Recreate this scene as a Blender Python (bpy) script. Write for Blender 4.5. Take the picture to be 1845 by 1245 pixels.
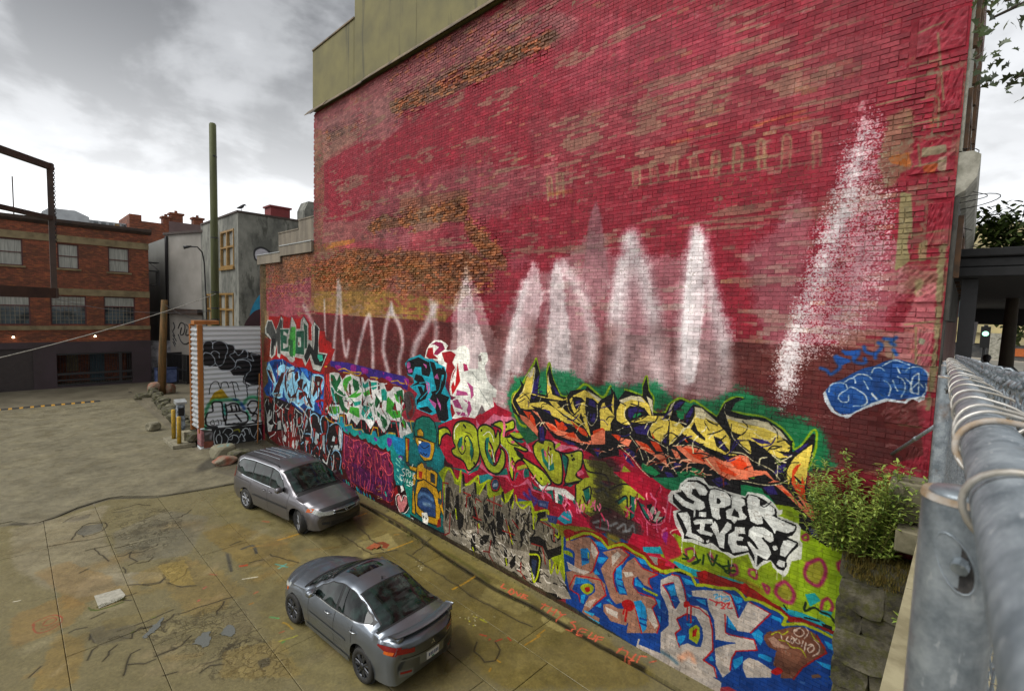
import bpy, math, random
import numpy as np
from mathutils import Vector, Matrix

for o in list(bpy.data.objects): bpy.data.objects.remove(o)
SC = bpy.context.scene
COL = SC.collection
R = math.radians
random.seed(7)
rs = np.random.default_rng(7)

# ---------------------------------------------------------------- camera
cam_d = bpy.data.cameras.new('camera')
cam_d.sensor_width = 36.0
cam_d.lens = 36.0 * 862.963 / 1845.0
cam_d.clip_start = 0.05
cam_d.clip_end = 1500
cam_d.dof.use_dof = True
cam_d.dof.focus_distance = 12.0
cam_d.dof.aperture_fstop = 8.0
CAM = bpy.data.objects.new('camera', cam_d)
COL.objects.link(CAM)
_pitch, _roll, _yaw, CAMZ = .0712198, .0303871, .812209, 6.85
_f = Vector((math.sin(_yaw) * math.cos(_pitch), math.cos(_yaw) * math.cos(_pitch), -math.sin(_pitch)))
_r = Vector((math.cos(_yaw), -math.sin(_yaw), 0))
_u = _r.cross(_f)
_r2 = math.cos(_roll) * _r + math.sin(_roll) * _u
_u2 = -math.sin(_roll) * _r + math.cos(_roll) * _u
CAM.matrix_world = Matrix(((_r2.x, _u2.x, -_f.x, 0), (_r2.y, _u2.y, -_f.y, 0), (_r2.z, _u2.z, -_f.z, CAMZ), (0, 0, 0, 1)))
SC.camera = CAM

# ---------------------------------------------------------------- sky and sun (overcast)
SUN_EL, SUN_AZ = R(52), R(-62)      # azimuth measured from +Y towards +X
W = bpy.data.worlds.new('World'); SC.world = W; W.use_nodes = True
nt = W.node_tree; nt.nodes.clear()
def wn(t, **k):
    n = nt.nodes.new(t)
    for a, b in k.items(): setattr(n, a, b)
    return n
def wmath(op, a, b=None, clamp=False):
    n = wn('ShaderNodeMath', operation=op); n.use_clamp = clamp
    for i, v in enumerate((a, b)):
        if v is None: continue
        if isinstance(v, (int, float)): n.inputs[i].default_value = v
        else: nt.links.new(v, n.inputs[i])
    return n.outputs[0]
out = wn('ShaderNodeOutputWorld'); bg = wn('ShaderNodeBackground'); bg.inputs[1].default_value = 0.1
sky = wn('ShaderNodeTexSky', sky_type='NISHITA'); sky.sun_disc = False
sky.sun_elevation = SUN_EL; sky.sun_rotation = SUN_AZ
tc = wn('ShaderNodeTexCoord'); sep = wn('ShaderNodeSeparateXYZ'); nt.links.new(tc.outputs['Generated'], sep.inputs[0])
zz = wmath('ADD', wmath('MAXIMUM', sep.outputs[2], 0.0), .22)
cmb = wn('ShaderNodeCombineXYZ')
nt.links.new(wmath('DIVIDE', sep.outputs[0], zz), cmb.inputs[0]); nt.links.new(wmath('DIVIDE', sep.outputs[1], zz), cmb.inputs[1])
cmb.inputs[2].default_value = 5.3
def cloud_noise(scale, det, rough, off):
    mp = wn('ShaderNodeMapping'); nt.links.new(cmb.outputs[0], mp.inputs[0]); mp.inputs['Location'].default_value = off
    n = wn('ShaderNodeTexNoise'); nt.links.new(mp.outputs[0], n.inputs[0])
    n.inputs['Scale'].default_value = scale; n.inputs['Detail'].default_value = det; n.inputs['Roughness'].default_value = rough
    n.inputs['Distortion'].default_value = .35
    return n.outputs[0]
c1 = cloud_noise(.55, 7, .52, (27.1, 6.6, 0)); c2 = cloud_noise(1.9, 8, .55, (4.0, 1.0, 2.0))
den = wmath('ADD', wmath('MULTIPLY', c1, .72), wmath('MULTIPLY', c2, .28))
ramp = wn('ShaderNodeValToRGB'); nt.links.new(den, ramp.inputs[0])
cr = ramp.color_ramp; cr.interpolation = 'EASE'
cr.elements[0].position = .43; cr.elements[0].color = (.60, .61, .62, 1)
cr.elements[1].position = .58; cr.elements[1].color = (.042, .044, .048, 1)
e = cr.elements.new(.48); e.color = (.33, .338, .35, 1)
e = cr.elements.new(.53); e.color = (.185, .19, .198, 1)
# overcast brightens towards the horizon
hz = wmath('POWER', wmath('SUBTRACT', 1.0, wmath('MAXIMUM', sep.outputs[2], 0.0)), 4.2)
hzc = wn('ShaderNodeMix', data_type='RGBA'); nt.links.new(wmath('MULTIPLY', hz, .95), hzc.inputs[0])
nt.links.new(ramp.outputs[0], hzc.inputs[6]); hzc.inputs[7].default_value = (1.05, 1.06, 1.07, 1)
scl = wn('ShaderNodeMix', data_type='RGBA', blend_type='MULTIPLY'); scl.inputs[0].default_value = 1
nt.links.new(hzc.outputs[2], scl.inputs[6]); scl.inputs[7].default_value = (12, 12, 12, 1)
mixs = wn('ShaderNodeMix', data_type='RGBA'); mixs.inputs[0].default_value = .965
nt.links.new(sky.outputs[0], mixs.inputs[6]); nt.links.new(scl.outputs[2], mixs.inputs[7])
nt.links.new(mixs.outputs[2], bg.inputs[0]); nt.links.new(bg.outputs[0], out.inputs[0])

sd = bpy.data.lights.new('sun', 'SUN'); sd.energy = 1.5; sd.angle = R(38); sd.color = (1, .97, .93)
SUN = bpy.data.objects.new('sun', sd); COL.objects.link(SUN)
SUN.location = (-20, 20, 40)
_sdir = Vector((math.sin(SUN_AZ) * math.cos(SUN_EL), math.cos(SUN_AZ) * math.cos(SUN_EL), math.sin(SUN_EL)))
SUN.rotation_euler = _sdir.to_track_quat('Z', 'Y').to_euler()

SC.view_settings.view_transform = 'Standard'; SC.view_settings.look = 'None'
SC.view_settings.exposure = 0.84; SC.view_settings.gamma = 1.0
SC.view_settings.use_curve_mapping = False
SC.render.engine = 'CYCLES'
SC.cycles.use_denoising = True
SC.cycles.max_bounces = 6

# ---------------------------------------------------------------- object helpers
def tag(o, label=None, cat=None, group=None, kind=None):
    if label: o['label'] = label
    if cat: o['category'] = cat
    if group: o['group'] = group
    if kind: o['kind'] = kind
    return o
def thing(name, label, cat, loc=(0, 0, 0), rz=0, group=None):
    o = bpy.data.objects.new(name, None); COL.objects.link(o)
    o.location = loc; o.rotation_euler = (0, 0, rz); o.empty_display_size = .2
    return tag(o, label, cat, group)
def dup(o, parent=None):
    c = o.copy(); COL.objects.link(c); c.parent = parent
    for ch in o.children: dup(ch, c)
    return c
class MB:
    """collects shapes, links them as one mesh object"""
    def __init__(s): s.v = []; s.f = []; s.m = []; s.mi = 0
    def add(s, v, f):
        n = len(s.v); s.v += [tuple(map(float, p)) for p in v]; s.f += [tuple(i + n for i in q) for q in f]; s.m += [s.mi] * len(f)
        return s
    def box(s, a, b, bev=0.0, rot=None, c=None):
        x0, y0, z0 = a; x1, y1, z1 = b
        if bev:
            t = bev
            v = []
            for z, i in ((z0, t), (z0 + t, 0), (z1 - t, 0), (z1, t)):
                v += [(x0 + i, y0 + (0 if i else t), z), (x1 - i, y0 + (0 if i else t), z)] if False else []
            # chamfered box: 24 verts
            xs, ys, zs = (x0, x1), (y0, y1), (z0, z1)
            v = []; idx = {}
            for i in (0, 1):
                for j in (0, 1):
                    for k in (0, 1):
                        sx, sy, sz = (t, -t)[i], (t, -t)[j], (t, -t)[k]
                        for ax, p in (('x', (xs[i], ys[j] + sy, zs[k] + sz)), ('y', (xs[i] + sx, ys[j], zs[k] + sz)), ('z', (xs[i] + sx, ys[j] + sy, zs[k]))):
                            idx[i, j, k, ax] = len(v); v.append(p)
            f = []
            for i in (0, 1):
                q = [idx[i, 0, 0, 'x'], idx[i, 1, 0, 'x'], idx[i, 1, 1, 'x'], idx[i, 0, 1, 'x']]; f.append(q if i else q[::-1])
                q = [idx[0, i, 0, 'y'], idx[1, i, 0, 'y'], idx[1, i, 1, 'y'], idx[0, i, 1, 'y']]; f.append(q[::-1] if i else q)
                q = [idx[0, 0, i, 'z'], idx[1, 0, i, 'z'], idx[1, 1, i, 'z'], idx[0, 1, i, 'z']]; f.append(q if i else q[::-1])
            for j in (0, 1):
                for k in (0, 1):
                    q = [idx[0, j, k, 'y'], idx[1, j, k, 'y'], idx[1, j, k, 'z'], idx[0, j, k, 'z']]; f.append(q if (j ^ k) else q[::-1])
                    q = [idx[j, 0, k, 'x'], idx[j, 1, k, 'x'], idx[j, 1, k, 'z'], idx[j, 0, k, 'z']]; f.append(q[::-1] if (j ^ k) else q)
                    q = [idx[j, k, 0, 'x'], idx[j, k, 1, 'x'], idx[j, k, 1, 'y'], idx[j, k, 0, 'y']]; f.append(q if (j ^ k) else q[::-1])
                    for i in (0, 1): pass
            for i in (0, 1):
                for j in (0, 1):
                    for k in (0, 1):
                        q = [idx[i, j, k, 'x'], idx[i, j, k, 'y'], idx[i, j, k, 'z']]; f.append(q if (i ^ j ^ k) else q[::-1])
        else:
            v = [(x0, y0, z0), (x1, y0, z0), (x1, y1, z0), (x0, y1, z0), (x0, y0, z1), (x1, y0, z1), (x1, y1, z1), (x0, y1, z1)]
            f = [(0, 3, 2, 1), (4, 5, 6, 7), (0, 1, 5, 4), (1, 2, 6, 5), (2, 3, 7, 6), (3, 0, 4, 7)]
        if rot is not None:
            c = Vector(c) if c is not None else Vector(((x0 + x1) / 2, (y0 + y1) / 2, (z0 + z1) / 2))
            v = [tuple(rot @ (Vector(p) - c) + c) for p in v]
        return s.add(v, f)
    def prism(s, poly, z0, z1):
        n = len(poly)
        v = [(x, y, z0) for x, y in poly] + [(x, y, z1) for x, y in poly]
        f = [tuple(range(n))[::-1], tuple(range(n, 2 * n))] + [(i, (i + 1) % n, n + (i + 1) % n, n + i) for i in range(n)]
        return s.add(v, f)
    def ext(s, poly3, d):
        """extrude a planar 3-D polygon by the vector d"""
        n = len(poly3); d = Vector(d)
        v = [tuple(p) for p in poly3] + [tuple(Vector(p) + d) for p in poly3]
        f = [tuple(range(n))[::-1], tuple(range(n, 2 * n))] + [(i, (i + 1) % n, n + (i + 1) % n, n + i) for i in range(n)]
        return s.add(v, f)
    def tube(s, path, r, n=8, cap=True, closed=False):
        P = [Vector(p) for p in path]; m = len(P)
        rr = r if isinstance(r, (list, tuple)) else [r] * m
        up = None; v = []
        for i, p in enumerate(P):
            a = P[i - 1] if (i or closed) else p; b = P[(i + 1) % m] if (i < m - 1 or closed) else p
            t = (b - a).normalized()
            if up is None:
                up = Vector((0, 0, 1)) if abs(t.z) < .9 else Vector((1, 0, 0))
            x = t.cross(up).normalized(); y = x.cross(t).normalized(); up = y
            for k in range(n):
                an = 2 * math.pi * k / n
                v.append(tuple(p + (x * math.cos(an) + y * math.sin(an)) * rr[i]))
        f = []
        for i in range(m if closed else m - 1):
            j = (i + 1) % m
            for k in range(n):
                f.append((i * n + k, i * n + (k + 1) % n, j * n + (k + 1) % n, j * n + k))
        if cap and not closed: f += [tuple(range(n))[::-1], tuple(range((m - 1) * n, m * n))]
        return s.add(v, f)
    def grid(s, pts):
        h, w = len(pts), len(pts[0])
        return s.add([p for r in pts for p in r], [(i * w + j, i * w + j + 1, (i + 1) * w + j + 1, (i + 1) * w + j) for i in range(h - 1) for j in range(w - 1)])
    def obj(s, name, mats, parent=None, smooth=False, loc=None):
        me = bpy.data.meshes.new(name); me.from_pydata(s.v, [], s.f)
        mats = mats if isinstance(mats, (list, tuple)) else [mats]
        for m in mats: me.materials.append(m)
        if any(s.m): me.polygons.foreach_set('material_index', s.m)
        if smooth: me.polygons.foreach_set('use_smooth', [True] * len(me.polygons))
        me.update()
        o = bpy.data.objects.new(name, me); COL.objects.link(o)
        if parent: o.parent = parent
        if loc: o.location = loc
        return o
def rock(seed, size, sub=2, rough=.22, sq=.78):
    import bmesh
    g = np.random.default_rng(seed)
    bm = bmesh.new(); bmesh.ops.create_icosphere(bm, subdivisions=sub, radius=1)
    k = g.normal(size=(5, 3)); ph = g.random(5) * 6
    for v in bm.verts:
        c = v.co.normalized()
        d = 1 + rough * sum(math.sin(2.2 * float(np.dot(k[i], c)) + ph[i]) for i in range(5)) / 2.5
        q = Vector([max(-sq, min(sq, v_)) for v_ in c]) / sq
        v.co = Vector((q.x * size[0] / 2, q.y * size[1] / 2, q.z * size[2] / 2)) * d
    me = bpy.data.meshes.new('rock'); bm.to_mesh(me); bm.free()
    return me
def meshobj(name, me, mat, parent=None, loc=(0, 0, 0), rz=0, scale=None):
    if mat and not len(me.materials): me.materials.append(mat)
    o = bpy.data.objects.new(name, me); COL.objects.link(o); o.location = loc; o.rotation_euler = (0, 0, rz)
    if scale: o.scale = scale
    if parent: o.parent = parent
    return o

# ---------------------------------------------------------------- materials
def lin(c):
    c = c.lstrip('#'); v = [int(c[i:i + 2], 16) / 255 for i in (0, 2, 4)]
    return tuple((x / 12.92 if x <= .04045 else ((x + .055) / 1.055) ** 2.4) for x in v) + (1,)
class NT:
    def __init__(s, name):
        s.m = bpy.data.materials.new(name); s.m.use_nodes = True; s.t = s.m.node_tree
        s.b = s.t.nodes['Principled BSDF']
    def n(s, t, **k):
        n = s.t.nodes.new(t)
        for a, b in k.items(): setattr(n, a, b)
        return n
    def l(s, a, b): s.t.links.new(a, b)
    def put(s, sock, v):
        if isinstance(v, (int, float, tuple)): sock.default_value = v
        else: s.l(v, sock)
    def math(s, op, a, b=0.0, clamp=False):
        n = s.n('ShaderNodeMath', operation=op); n.use_clamp = clamp; s.put(n.inputs[0], a); s.put(n.inputs[1], b); return n.outputs[0]
    def mix(s, f, a, b, mode='MIX'):
        n = s.n('ShaderNodeMix', data_type='RGBA', blend_type=mode); s.put(n.inputs[0], f); s.put(n.inputs[6], a); s.put(n.inputs[7], b); return n.outputs[2]
    def pos(s): return s.n('ShaderNodeNewGeometry').outputs['Position']
    def objco(s): return s.n('ShaderNodeTexCoord').outputs['Object']
    def noise(s, co, scale, det=4, rough=.55, stretch=None):
        if stretch:
            mp = s.n('ShaderNodeMapping'); s.l(co, mp.inputs[0]); mp.inputs['Scale'].default_value = stretch; co = mp.outputs[0]
        n = s.n('ShaderNodeTexNoise'); s.l(co, n.inputs[0]); n.inputs['Scale'].default_value = scale; n.inputs['Detail'].default_value = det; n.inputs['Roughness'].default_value = rough
        return n.outputs[0]
    def ramp(s, v, a, b):
        n = s.n('ShaderNodeMapRange'); s.put(n.inputs[0], v); n.inputs[1].default_value = a; n.inputs[2].default_value = b; return n.outputs[0]
    def bump(s, h, st=.3, d=.01):
        n = s.n('ShaderNodeBump'); n.inputs['Strength'].default_value = st; n.inputs['Distance'].default_value = d; s.l(h, n.inputs['Height']); s.l(n.outputs[0], s.b.inputs['Normal'])
def M(name, c, rough=.6, metal=0, var=.25, scale=6, c2=None, bump=0, bscale=None, stretch=None, bd=.01, spec=None):
    k = NT(name); co = k.pos()
    n = k.noise(co, scale, 5, .6, stretch)
    a = lin(c); b = lin(c2) if c2 else tuple(x * (1 - var) for x in a[:3]) + (1,)
    k.l(k.mix(k.ramp(n, .38, .64), a, b), k.b.inputs['Base Color'])
    n2 = k.noise(co, scale * 2.3, 4)
    k.l(k.math('ADD', rough - .1, k.math('MULTIPLY', n2, .2), True), k.b.inputs['Roughness'])
    k.b.inputs['Metallic'].default_value = metal
    if spec is not None: k.b.inputs['Specular IOR Level'].default_value = spec
    if bump: k.bump(k.noise(co, bscale or scale * 4, 5, .65), bump, bd)
    return k.m
# ---------------------------------------------------------------- paint canvas
class Canvas:
    """Spray paint laid on a flat wall: u metres along it, v metres up, sRGB."""
    def __init__(s, u0, v0, w, h, res, base, seed=1, ch=None):
        s.u0, s.v0, s.res = u0, v0, res
        s.W, s.H = int(w * res), int(h * res)
        s.rng = np.random.default_rng(seed)
        s.a = np.empty((s.H, s.W, 3), np.float32); s.a[:] = hx(base)
        s.n1 = s.noise(2); s.n2 = s.noise(9); s.n3 = s.noise(45)
        s.cov = np.zeros((s.H, s.W), np.float32)
        s.vary = 1 + .30 * (s.n3 - .5) + .20 * (s.n2 - .5)
        s.chip = np.zeros((s.H, s.W), np.float32)
        if ch:                                   # one random value per brick
            bl, bh = ch
            r = (np.arange(s.H) / res + v0) // bh
            c = (np.arange(s.W)[None] / res + u0 + (r[:, None] % 2) * bl / 2) // bl
            t = s.rng.random((int(h / bh) + 8, int(w / bl) + 8), dtype=np.float32)
            s.nb = t[(r - r.min()).astype(int)[:, None], (c - c.min()).astype(int)]
        else:
            s.nb = s.n2
        s.vary = s.vary * (1 + .10 * (s.nb - .5))          # no two bricks take the can alike
    def noise(s, cell):
        gh, gw = int(s.H / cell) + 3, int(s.W / cell) + 3
        g = s.rng.random((gh, gw), dtype=np.float32)
        y = np.arange(s.H, dtype=np.float32) / cell; x = np.arange(s.W, dtype=np.float32) / cell
        yi = y.astype(int); xi = x.astype(int); fy = (y - yi)[:, None]; fx = (x - xi)[None]
        g0 = g[yi]; g1 = g[yi + 1]
        a = g0[:, xi] * (1 - fx) + g0[:, xi + 1] * fx; b = g1[:, xi] * (1 - fx) + g1[:, xi + 1] * fx
        return a * (1 - fy) + b * fy
    def px(s, p):
        p = np.asarray(p, float)
        return np.stack([(p[:, 0] - s.u0) * s.res, (p[:, 1] - s.v0) * s.res], 1)
    def box(s, p, m):
        x0, y0 = np.floor(p.min(0) - m).astype(int); x1, y1 = np.ceil(p.max(0) + m).astype(int) + 1
        return max(x0, 0), max(y0, 0), min(x1, s.W), min(y1, s.H)
    def mix(s, b, al, c):
        x0, y0, x1, y1 = b
        t = s.a[y0:y1, x0:x1]; v = s.vary[y0:y1, x0:x1, None]
        t += (hx(c) * v + .035 * (v - 1) - t) * al[..., None]
        k = s.cov[y0:y1, x0:x1]; np.maximum(k, al, out=k)
    def fillmask(s, p, b):
        x0, y0, x1, y1 = b
        X = np.arange(x0, x1) + .5
        m = np.zeros((max(y1 - y0, 0), max(x1 - x0, 0)), bool)
        q = np.roll(p, -1, 0)
        for (ax, ay), (bx, by) in zip(p, q):
            if ay == by: continue
            lo, hi = (ay, by) if ay < by else (by, ay)
            r0 = max(int(np.ceil(lo - .5)), y0); r1 = min(int(np.ceil(hi - .5)), y1)
            if r1 <= r0: continue
            Y = np.arange(r0, r1) + .5
            xc = ax + (Y - ay) * (bx - ax) / (by - ay)
            m[r0 - y0:r1 - y0] ^= X[None] < xc[:, None]
        return m
    def poly(s, c, p, sm=0):
        p = s.px(p)
        if sm: p = smooth(p, True)
        b = s.box(p, 1)
        if b[2] <= b[0] or b[3] <= b[1]: return
        m = s.fillmask(p, b)
        n = s.nb[b[1]:b[3], b[0]:b[2]]; f = s.n1[b[1]:b[3], b[0]:b[2]]
        s.mix(b, m * (.9 + .1 * (f > .18)) * (.97 + .03 * n), c)
    def dist(s, p, b, r):
        x0, y0, x1, y1 = b
        d = np.full((y1 - y0, x1 - x0), 1e6, np.float32)
        for (ax, ay), (bx, by) in zip(p[:-1], p[1:]):
            u0 = max(int(min(ax, bx) - r), x0); u1 = min(int(max(ax, bx) + r) + 2, x1)
            v0 = max(int(min(ay, by) - r), y0); v1 = min(int(max(ay, by) + r) + 2, y1)
            if u1 <= u0 or v1 <= v0: continue
            X = np.arange(u0, u1)[None] + .5; Y = np.arange(v0, v1)[:, None] + .5
            dx, dy = bx - ax, by - ay; L = dx * dx + dy * dy + 1e-9
            t = np.clip(((X - ax) * dx + (Y - ay) * dy) / L, 0, 1)
            e = np.hypot(X - ax - t * dx, Y - ay - t * dy)
            k = d[v0 - y0:v1 - y0, u0 - x0:u1 - x0]; np.minimum(k, e, out=k)
        return d
    def stroke(s, c, w, p, sm=1):
        p = s.px(p); w = max(w * s.res, 1.2)
        if sm and len(p) > 2: p = smooth(p, sm == 2)
        b = s.box(p, w)
        if b[2] <= b[0] or b[3] <= b[1]: return
        d = s.dist(p, b, w * .5 + 1.5)
        f = s.n1[b[1]:b[3], b[0]:b[2]]
        s.mix(b, np.clip(w / 2 - d + .5 + (f - .5) * .9, 0, 1), c)
    def spray(s, c, w, p, al=.8, nz=.3):
        p = s.px(p); w = max(w * s.res, 2)
        if len(p) > 2: p = smooth(p, False)
        b = s.box(p, w)
        if b[2] <= b[0] or b[3] <= b[1]: return
        d = s.dist(p, b, w) / w
        f = s.n1[b[1]:b[3], b[0]:b[2]]; g = s.nb[b[1]:b[3], b[0]:b[2]]
        t = np.clip(1 - d * 1.05, 0, 1)
        t = t * t * (3 - 2 * t)
        s.mix(b, np.clip(al * t * (1 + nz * 1.6 * (.7 * f + .3 * g - .5) * (1.3 - t)), 0, 1), c)
    def blur(s, m, r):
        r = max(int(r), 1)
        for ax in (0, 1):
            for _ in range(2):
                z = np.concatenate([np.repeat(m.take([0], ax), r + 1, ax), m, np.repeat(m.take([-1], ax), r, ax)], ax)
                cs = np.cumsum(z, ax, dtype=np.float64)
                n = m.shape[ax]
                m = ((cs.take(np.arange(2 * r + 1, 2 * r + 1 + n), ax) - cs.take(np.arange(n), ax)) / (2 * r + 1)).astype(np.float32)
        return m
    def cloud(s, c, p, fe=10, al=1, nz=.3):
        p = s.px(p); fe = fe * s.res / 100
        b = s.box(p, fe * 2)
        if b[2] <= b[0] or b[3] <= b[1]: return
        m = s.blur(s.fillmask(p, b).astype(np.float32), fe * .6)
        sl = (slice(b[1], b[3]), slice(b[0], b[2]))
        n = .4 * s.n1[sl] + .35 * s.nb[sl] + .25 * s.n2[sl]
        if fe > 8: n = .6 * n + .4 * s.n3[sl]
        t = np.clip((m + nz * 1.5 * (n - .5) - .28) / .44, 0, 1) * (m > .01)
        s.mix(b, al * t * t * (3 - 2 * t), c)
    def wear(s, am, p):
        p = s.px(p); b = s.box(p, 36)
        if b[2] <= b[0] or b[3] <= b[1]: return
        m = s.blur(s.fillmask(p, b).astype(np.float32), 20); m = np.clip(m + .9 * (s.n3[b[1]:b[3], b[0]:b[2]] - .5) * (m > .02), 0, 1) * am
        k = s.chip[b[1]:b[3], b[0]:b[2]]; np.maximum(k, m, out=k)
    def crack(s, w, p, sm=0, al=.9):
        p = s.px(p); q = [p[0]]
        for a, b in zip(p[:-1], p[1:]):            # jagged in between
            n = max(int(np.hypot(*(b - a)) / 9), 1)
            for i in range(1, n + 1): q.append(a + (b - a) * i / n + (s.rng.normal(0, 1.3, 2) if i < n else 0))
        p = np.array(q); w = max(w * s.res * .5, .8)
        b = s.box(p, w + 4)
        if b[2] <= b[0] or b[3] <= b[1]: return
        d = s.dist(p, b, w + 4); f = s.n1[b[1]:b[3], b[0]:b[2]]
        s.mix(b, al * np.clip(w * (.3 + .6 * f) - d + .9, 0, 1), '2b261a')
        s.mix(b, .22 * np.clip(1 - d / (w + 4), 0, 1), '3c3624')
        k = s.chip[b[1]:b[3], b[0]:b[2]]; np.maximum(k, np.clip(1 - d / (w * .5 + 1.2), 0, 1), out=k)
    def crazed(s, n, w, p, al=.8):
        p = s.px(p); b = s.box(p, 0)
        if b[2] <= b[0] or b[3] <= b[1]: return
        m = s.blur(s.fillmask(p, b).astype(np.float32), 14)
        sl = (slice(b[1], b[3]), slice(b[0], b[2]))
        Y, X = np.mgrid[b[1]:b[3], b[0]:b[2]].astype(np.float32)
        X = X + 26 * (s.n2[sl] - .5) + 8 * (s.n1[sl] - .5); Y = Y + 26 * (s.n2[sl][::-1] - .5)
        d1 = np.full(X.shape, 1e9, np.float32); d2 = d1.copy(); who = np.zeros(X.shape, np.int32)
        for i in range(n):
            x, y = b[0] + s.rng.random() * (b[2] - b[0]), b[1] + s.rng.random() * (b[3] - b[1])
            d = np.hypot(X - x, Y - y)
            near = d < d1; who[near] = i
            d2 = np.where(near, d1, np.minimum(d2, d)); d1 = np.minimum(d1, d)
        e = (d2 - d1) * .5
        c = np.clip(.9 * w - e + .4 + 1.8 * (s.n2[sl] - .5), 0, 1) * np.clip(m * 1.6 - .25, 0, 1)
        tone = (s.rng.random(n).astype(np.float32)[who] - .5) * .16 * np.clip(m * 1.5 - .2, 0, 1)
        s.a[sl] *= (1 + tone)[..., None]
        s.mix(b, al * c, '2f2a1c')
        k = s.chip[sl]; np.maximum(k, c * .9, out=k)
    def speckle(s, c, p, al, thr):
        # stippled spray: dots that thin out towards the edge
        p = s.px(p); b = s.box(p, 30)
        if b[2] <= b[0] or b[3] <= b[1]: return
        m = s.blur(s.fillmask(p, b).astype(np.float32), 20)
        sl = (slice(b[1], b[3]), slice(b[0], b[2]))
        n = s.noise(1.25)[sl]; g = s.n2[sl]
        t = np.clip((m * 1.15 - (.12 + .86 * thr * (.75 * n + .25 * g) * 1.35)) / .10, 0, 1)
        s.mix(b, al * t, c)
    def scribble(s, n, cols, w0, w1, ln, ang, p):
        q = s.px(p); b = s.box(q, 0); m = s.fillmask(q, b)
        if m.size == 0: return
        for _ in range(n):
            for _ in range(30):
                i, j = int(s.rng.integers(m.shape[0])), int(s.rng.integers(m.shape[1]))
                if m[i, j]: break
            a = np.radians(ang + s.rng.normal(0, 24)); c = np.array([b[0] + j, b[1] + i]) / s.res + [s.u0, s.v0]
            d = np.array([np.cos(a), np.sin(a)]); e = np.array([-d[1], d[0]]); L = ln * s.rng.uniform(.4, 1.2)
            s.stroke(cols[int(s.rng.integers(len(cols)))], s.rng.uniform(w0, w1), np.array([c - d * L / 2, c + e * L * s.rng.normal(0, .16), c + d * L / 2 + e * L * s.rng.normal(0, .12)]))
    def aniso(s, cx, cy):
        g = s.rng.random((int(s.H / cy) + 3, int(s.W / cx) + 3), dtype=np.float32)
        y = np.arange(s.H, dtype=np.float32) / cy; x = np.arange(s.W, dtype=np.float32) / cx
        yi = y.astype(int); xi = x.astype(int); fy = (y - yi)[:, None]; fx = (x - xi)[None]
        g0 = g[yi]; g1 = g[yi + 1]
        return (g0[:, xi] * (1 - fx) + g0[:, xi + 1] * fx) * (1 - fy) + (g1[:, xi] * (1 - fx) + g1[:, xi + 1] * fx) * fy
    def weather(s):
        # old paint: faded drifts, bare courses, single bricks that took the paint differently
        big = s.noise(160); mid = s.noise(60); row = s.aniso(70, 7.3); row2 = s.aniso(220, 15)
        drip = s.aniso(14, 130)
        t = np.clip((.42 * big + .2 * mid + .2 * row + .25 * s.nb - .50) / .16, 0, 1)[..., None]
        s.a += (s.a * .3 + hx('8c5b5e') * .7 - s.a) * (t * .34)
        t = np.clip((.38 * row2 + .30 * row + .30 * mid + .16 * s.nb - .66) / .05, 0, 1)[..., None]
        s.a += (hx('877160') - s.a) * (t * .7)
        t = np.clip((.4 * big[::-1] + .3 * row + .4 * s.nb - .68) / .15, 0, 1)[..., None]
        s.a += (hx('73192c') - s.a) * (t * .5)
        t = np.clip((s.nb - .965) / .03, 0, 1)[..., None] * (s.n1[..., None] > .25)
        s.a += (hx('8d6a4a') - s.a) * (t * .55)
        s.a *= (1 + .10 * (drip - .5) + .16 * (s.nb - .5) + .10 * (s.n1 - .5))[..., None]
        ch = s.chip * (.45 + .55 * s.nb)                      # spalled faces show clay and mortar
        t = np.clip((ch + .5 * (s.n2 - .5) - .38) / .2, 0, 1)[..., None]
        clay = hx('94603a') * (.66 + .62 * s.nb[..., None])
        s.a += (clay - s.a) * (t * (.18 + .5 * (s.nb[..., None] > .45)))
    def grime(s):
        # runs, scuffs and missed spots over everything
        drip = s.aniso(5, 120); big = s.noise(150)
        s.a *= (1 + .10 * (drip - .5) + .10 * (big - .5) + .10 * (s.n1 - .5))[..., None]
        t = np.clip((.5 * s.n1 + .3 * s.nb + .35 * s.n2 - .80) / .08, 0, 1)[..., None]
        s.a += (s.a * .45 + hx('4a3d36') * .55 - s.a) * (t * .6)
        t = np.clip((.4 * s.n1[::-1] + .4 * s.n2[:, ::-1] + .3 * s.nb - .82) / .05, 0, 1)[..., None]
        s.a += (s.a * .6 + .3 - s.a) * (t * .5)
    def run(s, text, k=.005):
        f = lambda t: np.cumsum([[float(v) for v in q.split(',')] for q in t.split()], 0) * k   # first point, then steps
        for ln in text.strip().split('\n'):
            o = ln.split('|')
            if o[0] == 'P': s.poly(o[1], f(o[3]), int(o[2]))
            elif o[0] == 'S': s.stroke(o[1], float(o[2]) * k, f(o[4]), int(o[3]))
            elif o[0] == 'A': s.spray(o[1], float(o[2]) * k, f(o[5]), float(o[3]), float(o[4]))
            elif o[0] == 'N': s.cloud(o[1], f(o[5]), float(o[2]), float(o[3]), float(o[4]))
            elif o[0] == 'C': s.wear(float(o[1]), f(o[2]))
            elif o[0] == 'K': s.crack(float(o[1]) * k, f(o[3]), int(o[2]))
            elif o[0] == 'V': s.crazed(int(o[1]), float(o[2]), f(o[4]), float(o[3]))
            elif o[0] == 'D': s.speckle(o[1], f(o[4]), float(o[2]), float(o[3]))
            elif o[0] == 'X': s.weather()
            elif o[0] == 'T': s.scribble(int(o[1]), o[2].split(), float(o[3]) * k, float(o[4]) * k, float(o[5]) * k, float(o[6]), f(o[7]))
def hx(c):
    c = PAL.get(c, c).lstrip('#')
    return np.array([int(c[i:i + 2], 16) / 255 for i in (0, 2, 4)], np.float32)
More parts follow.
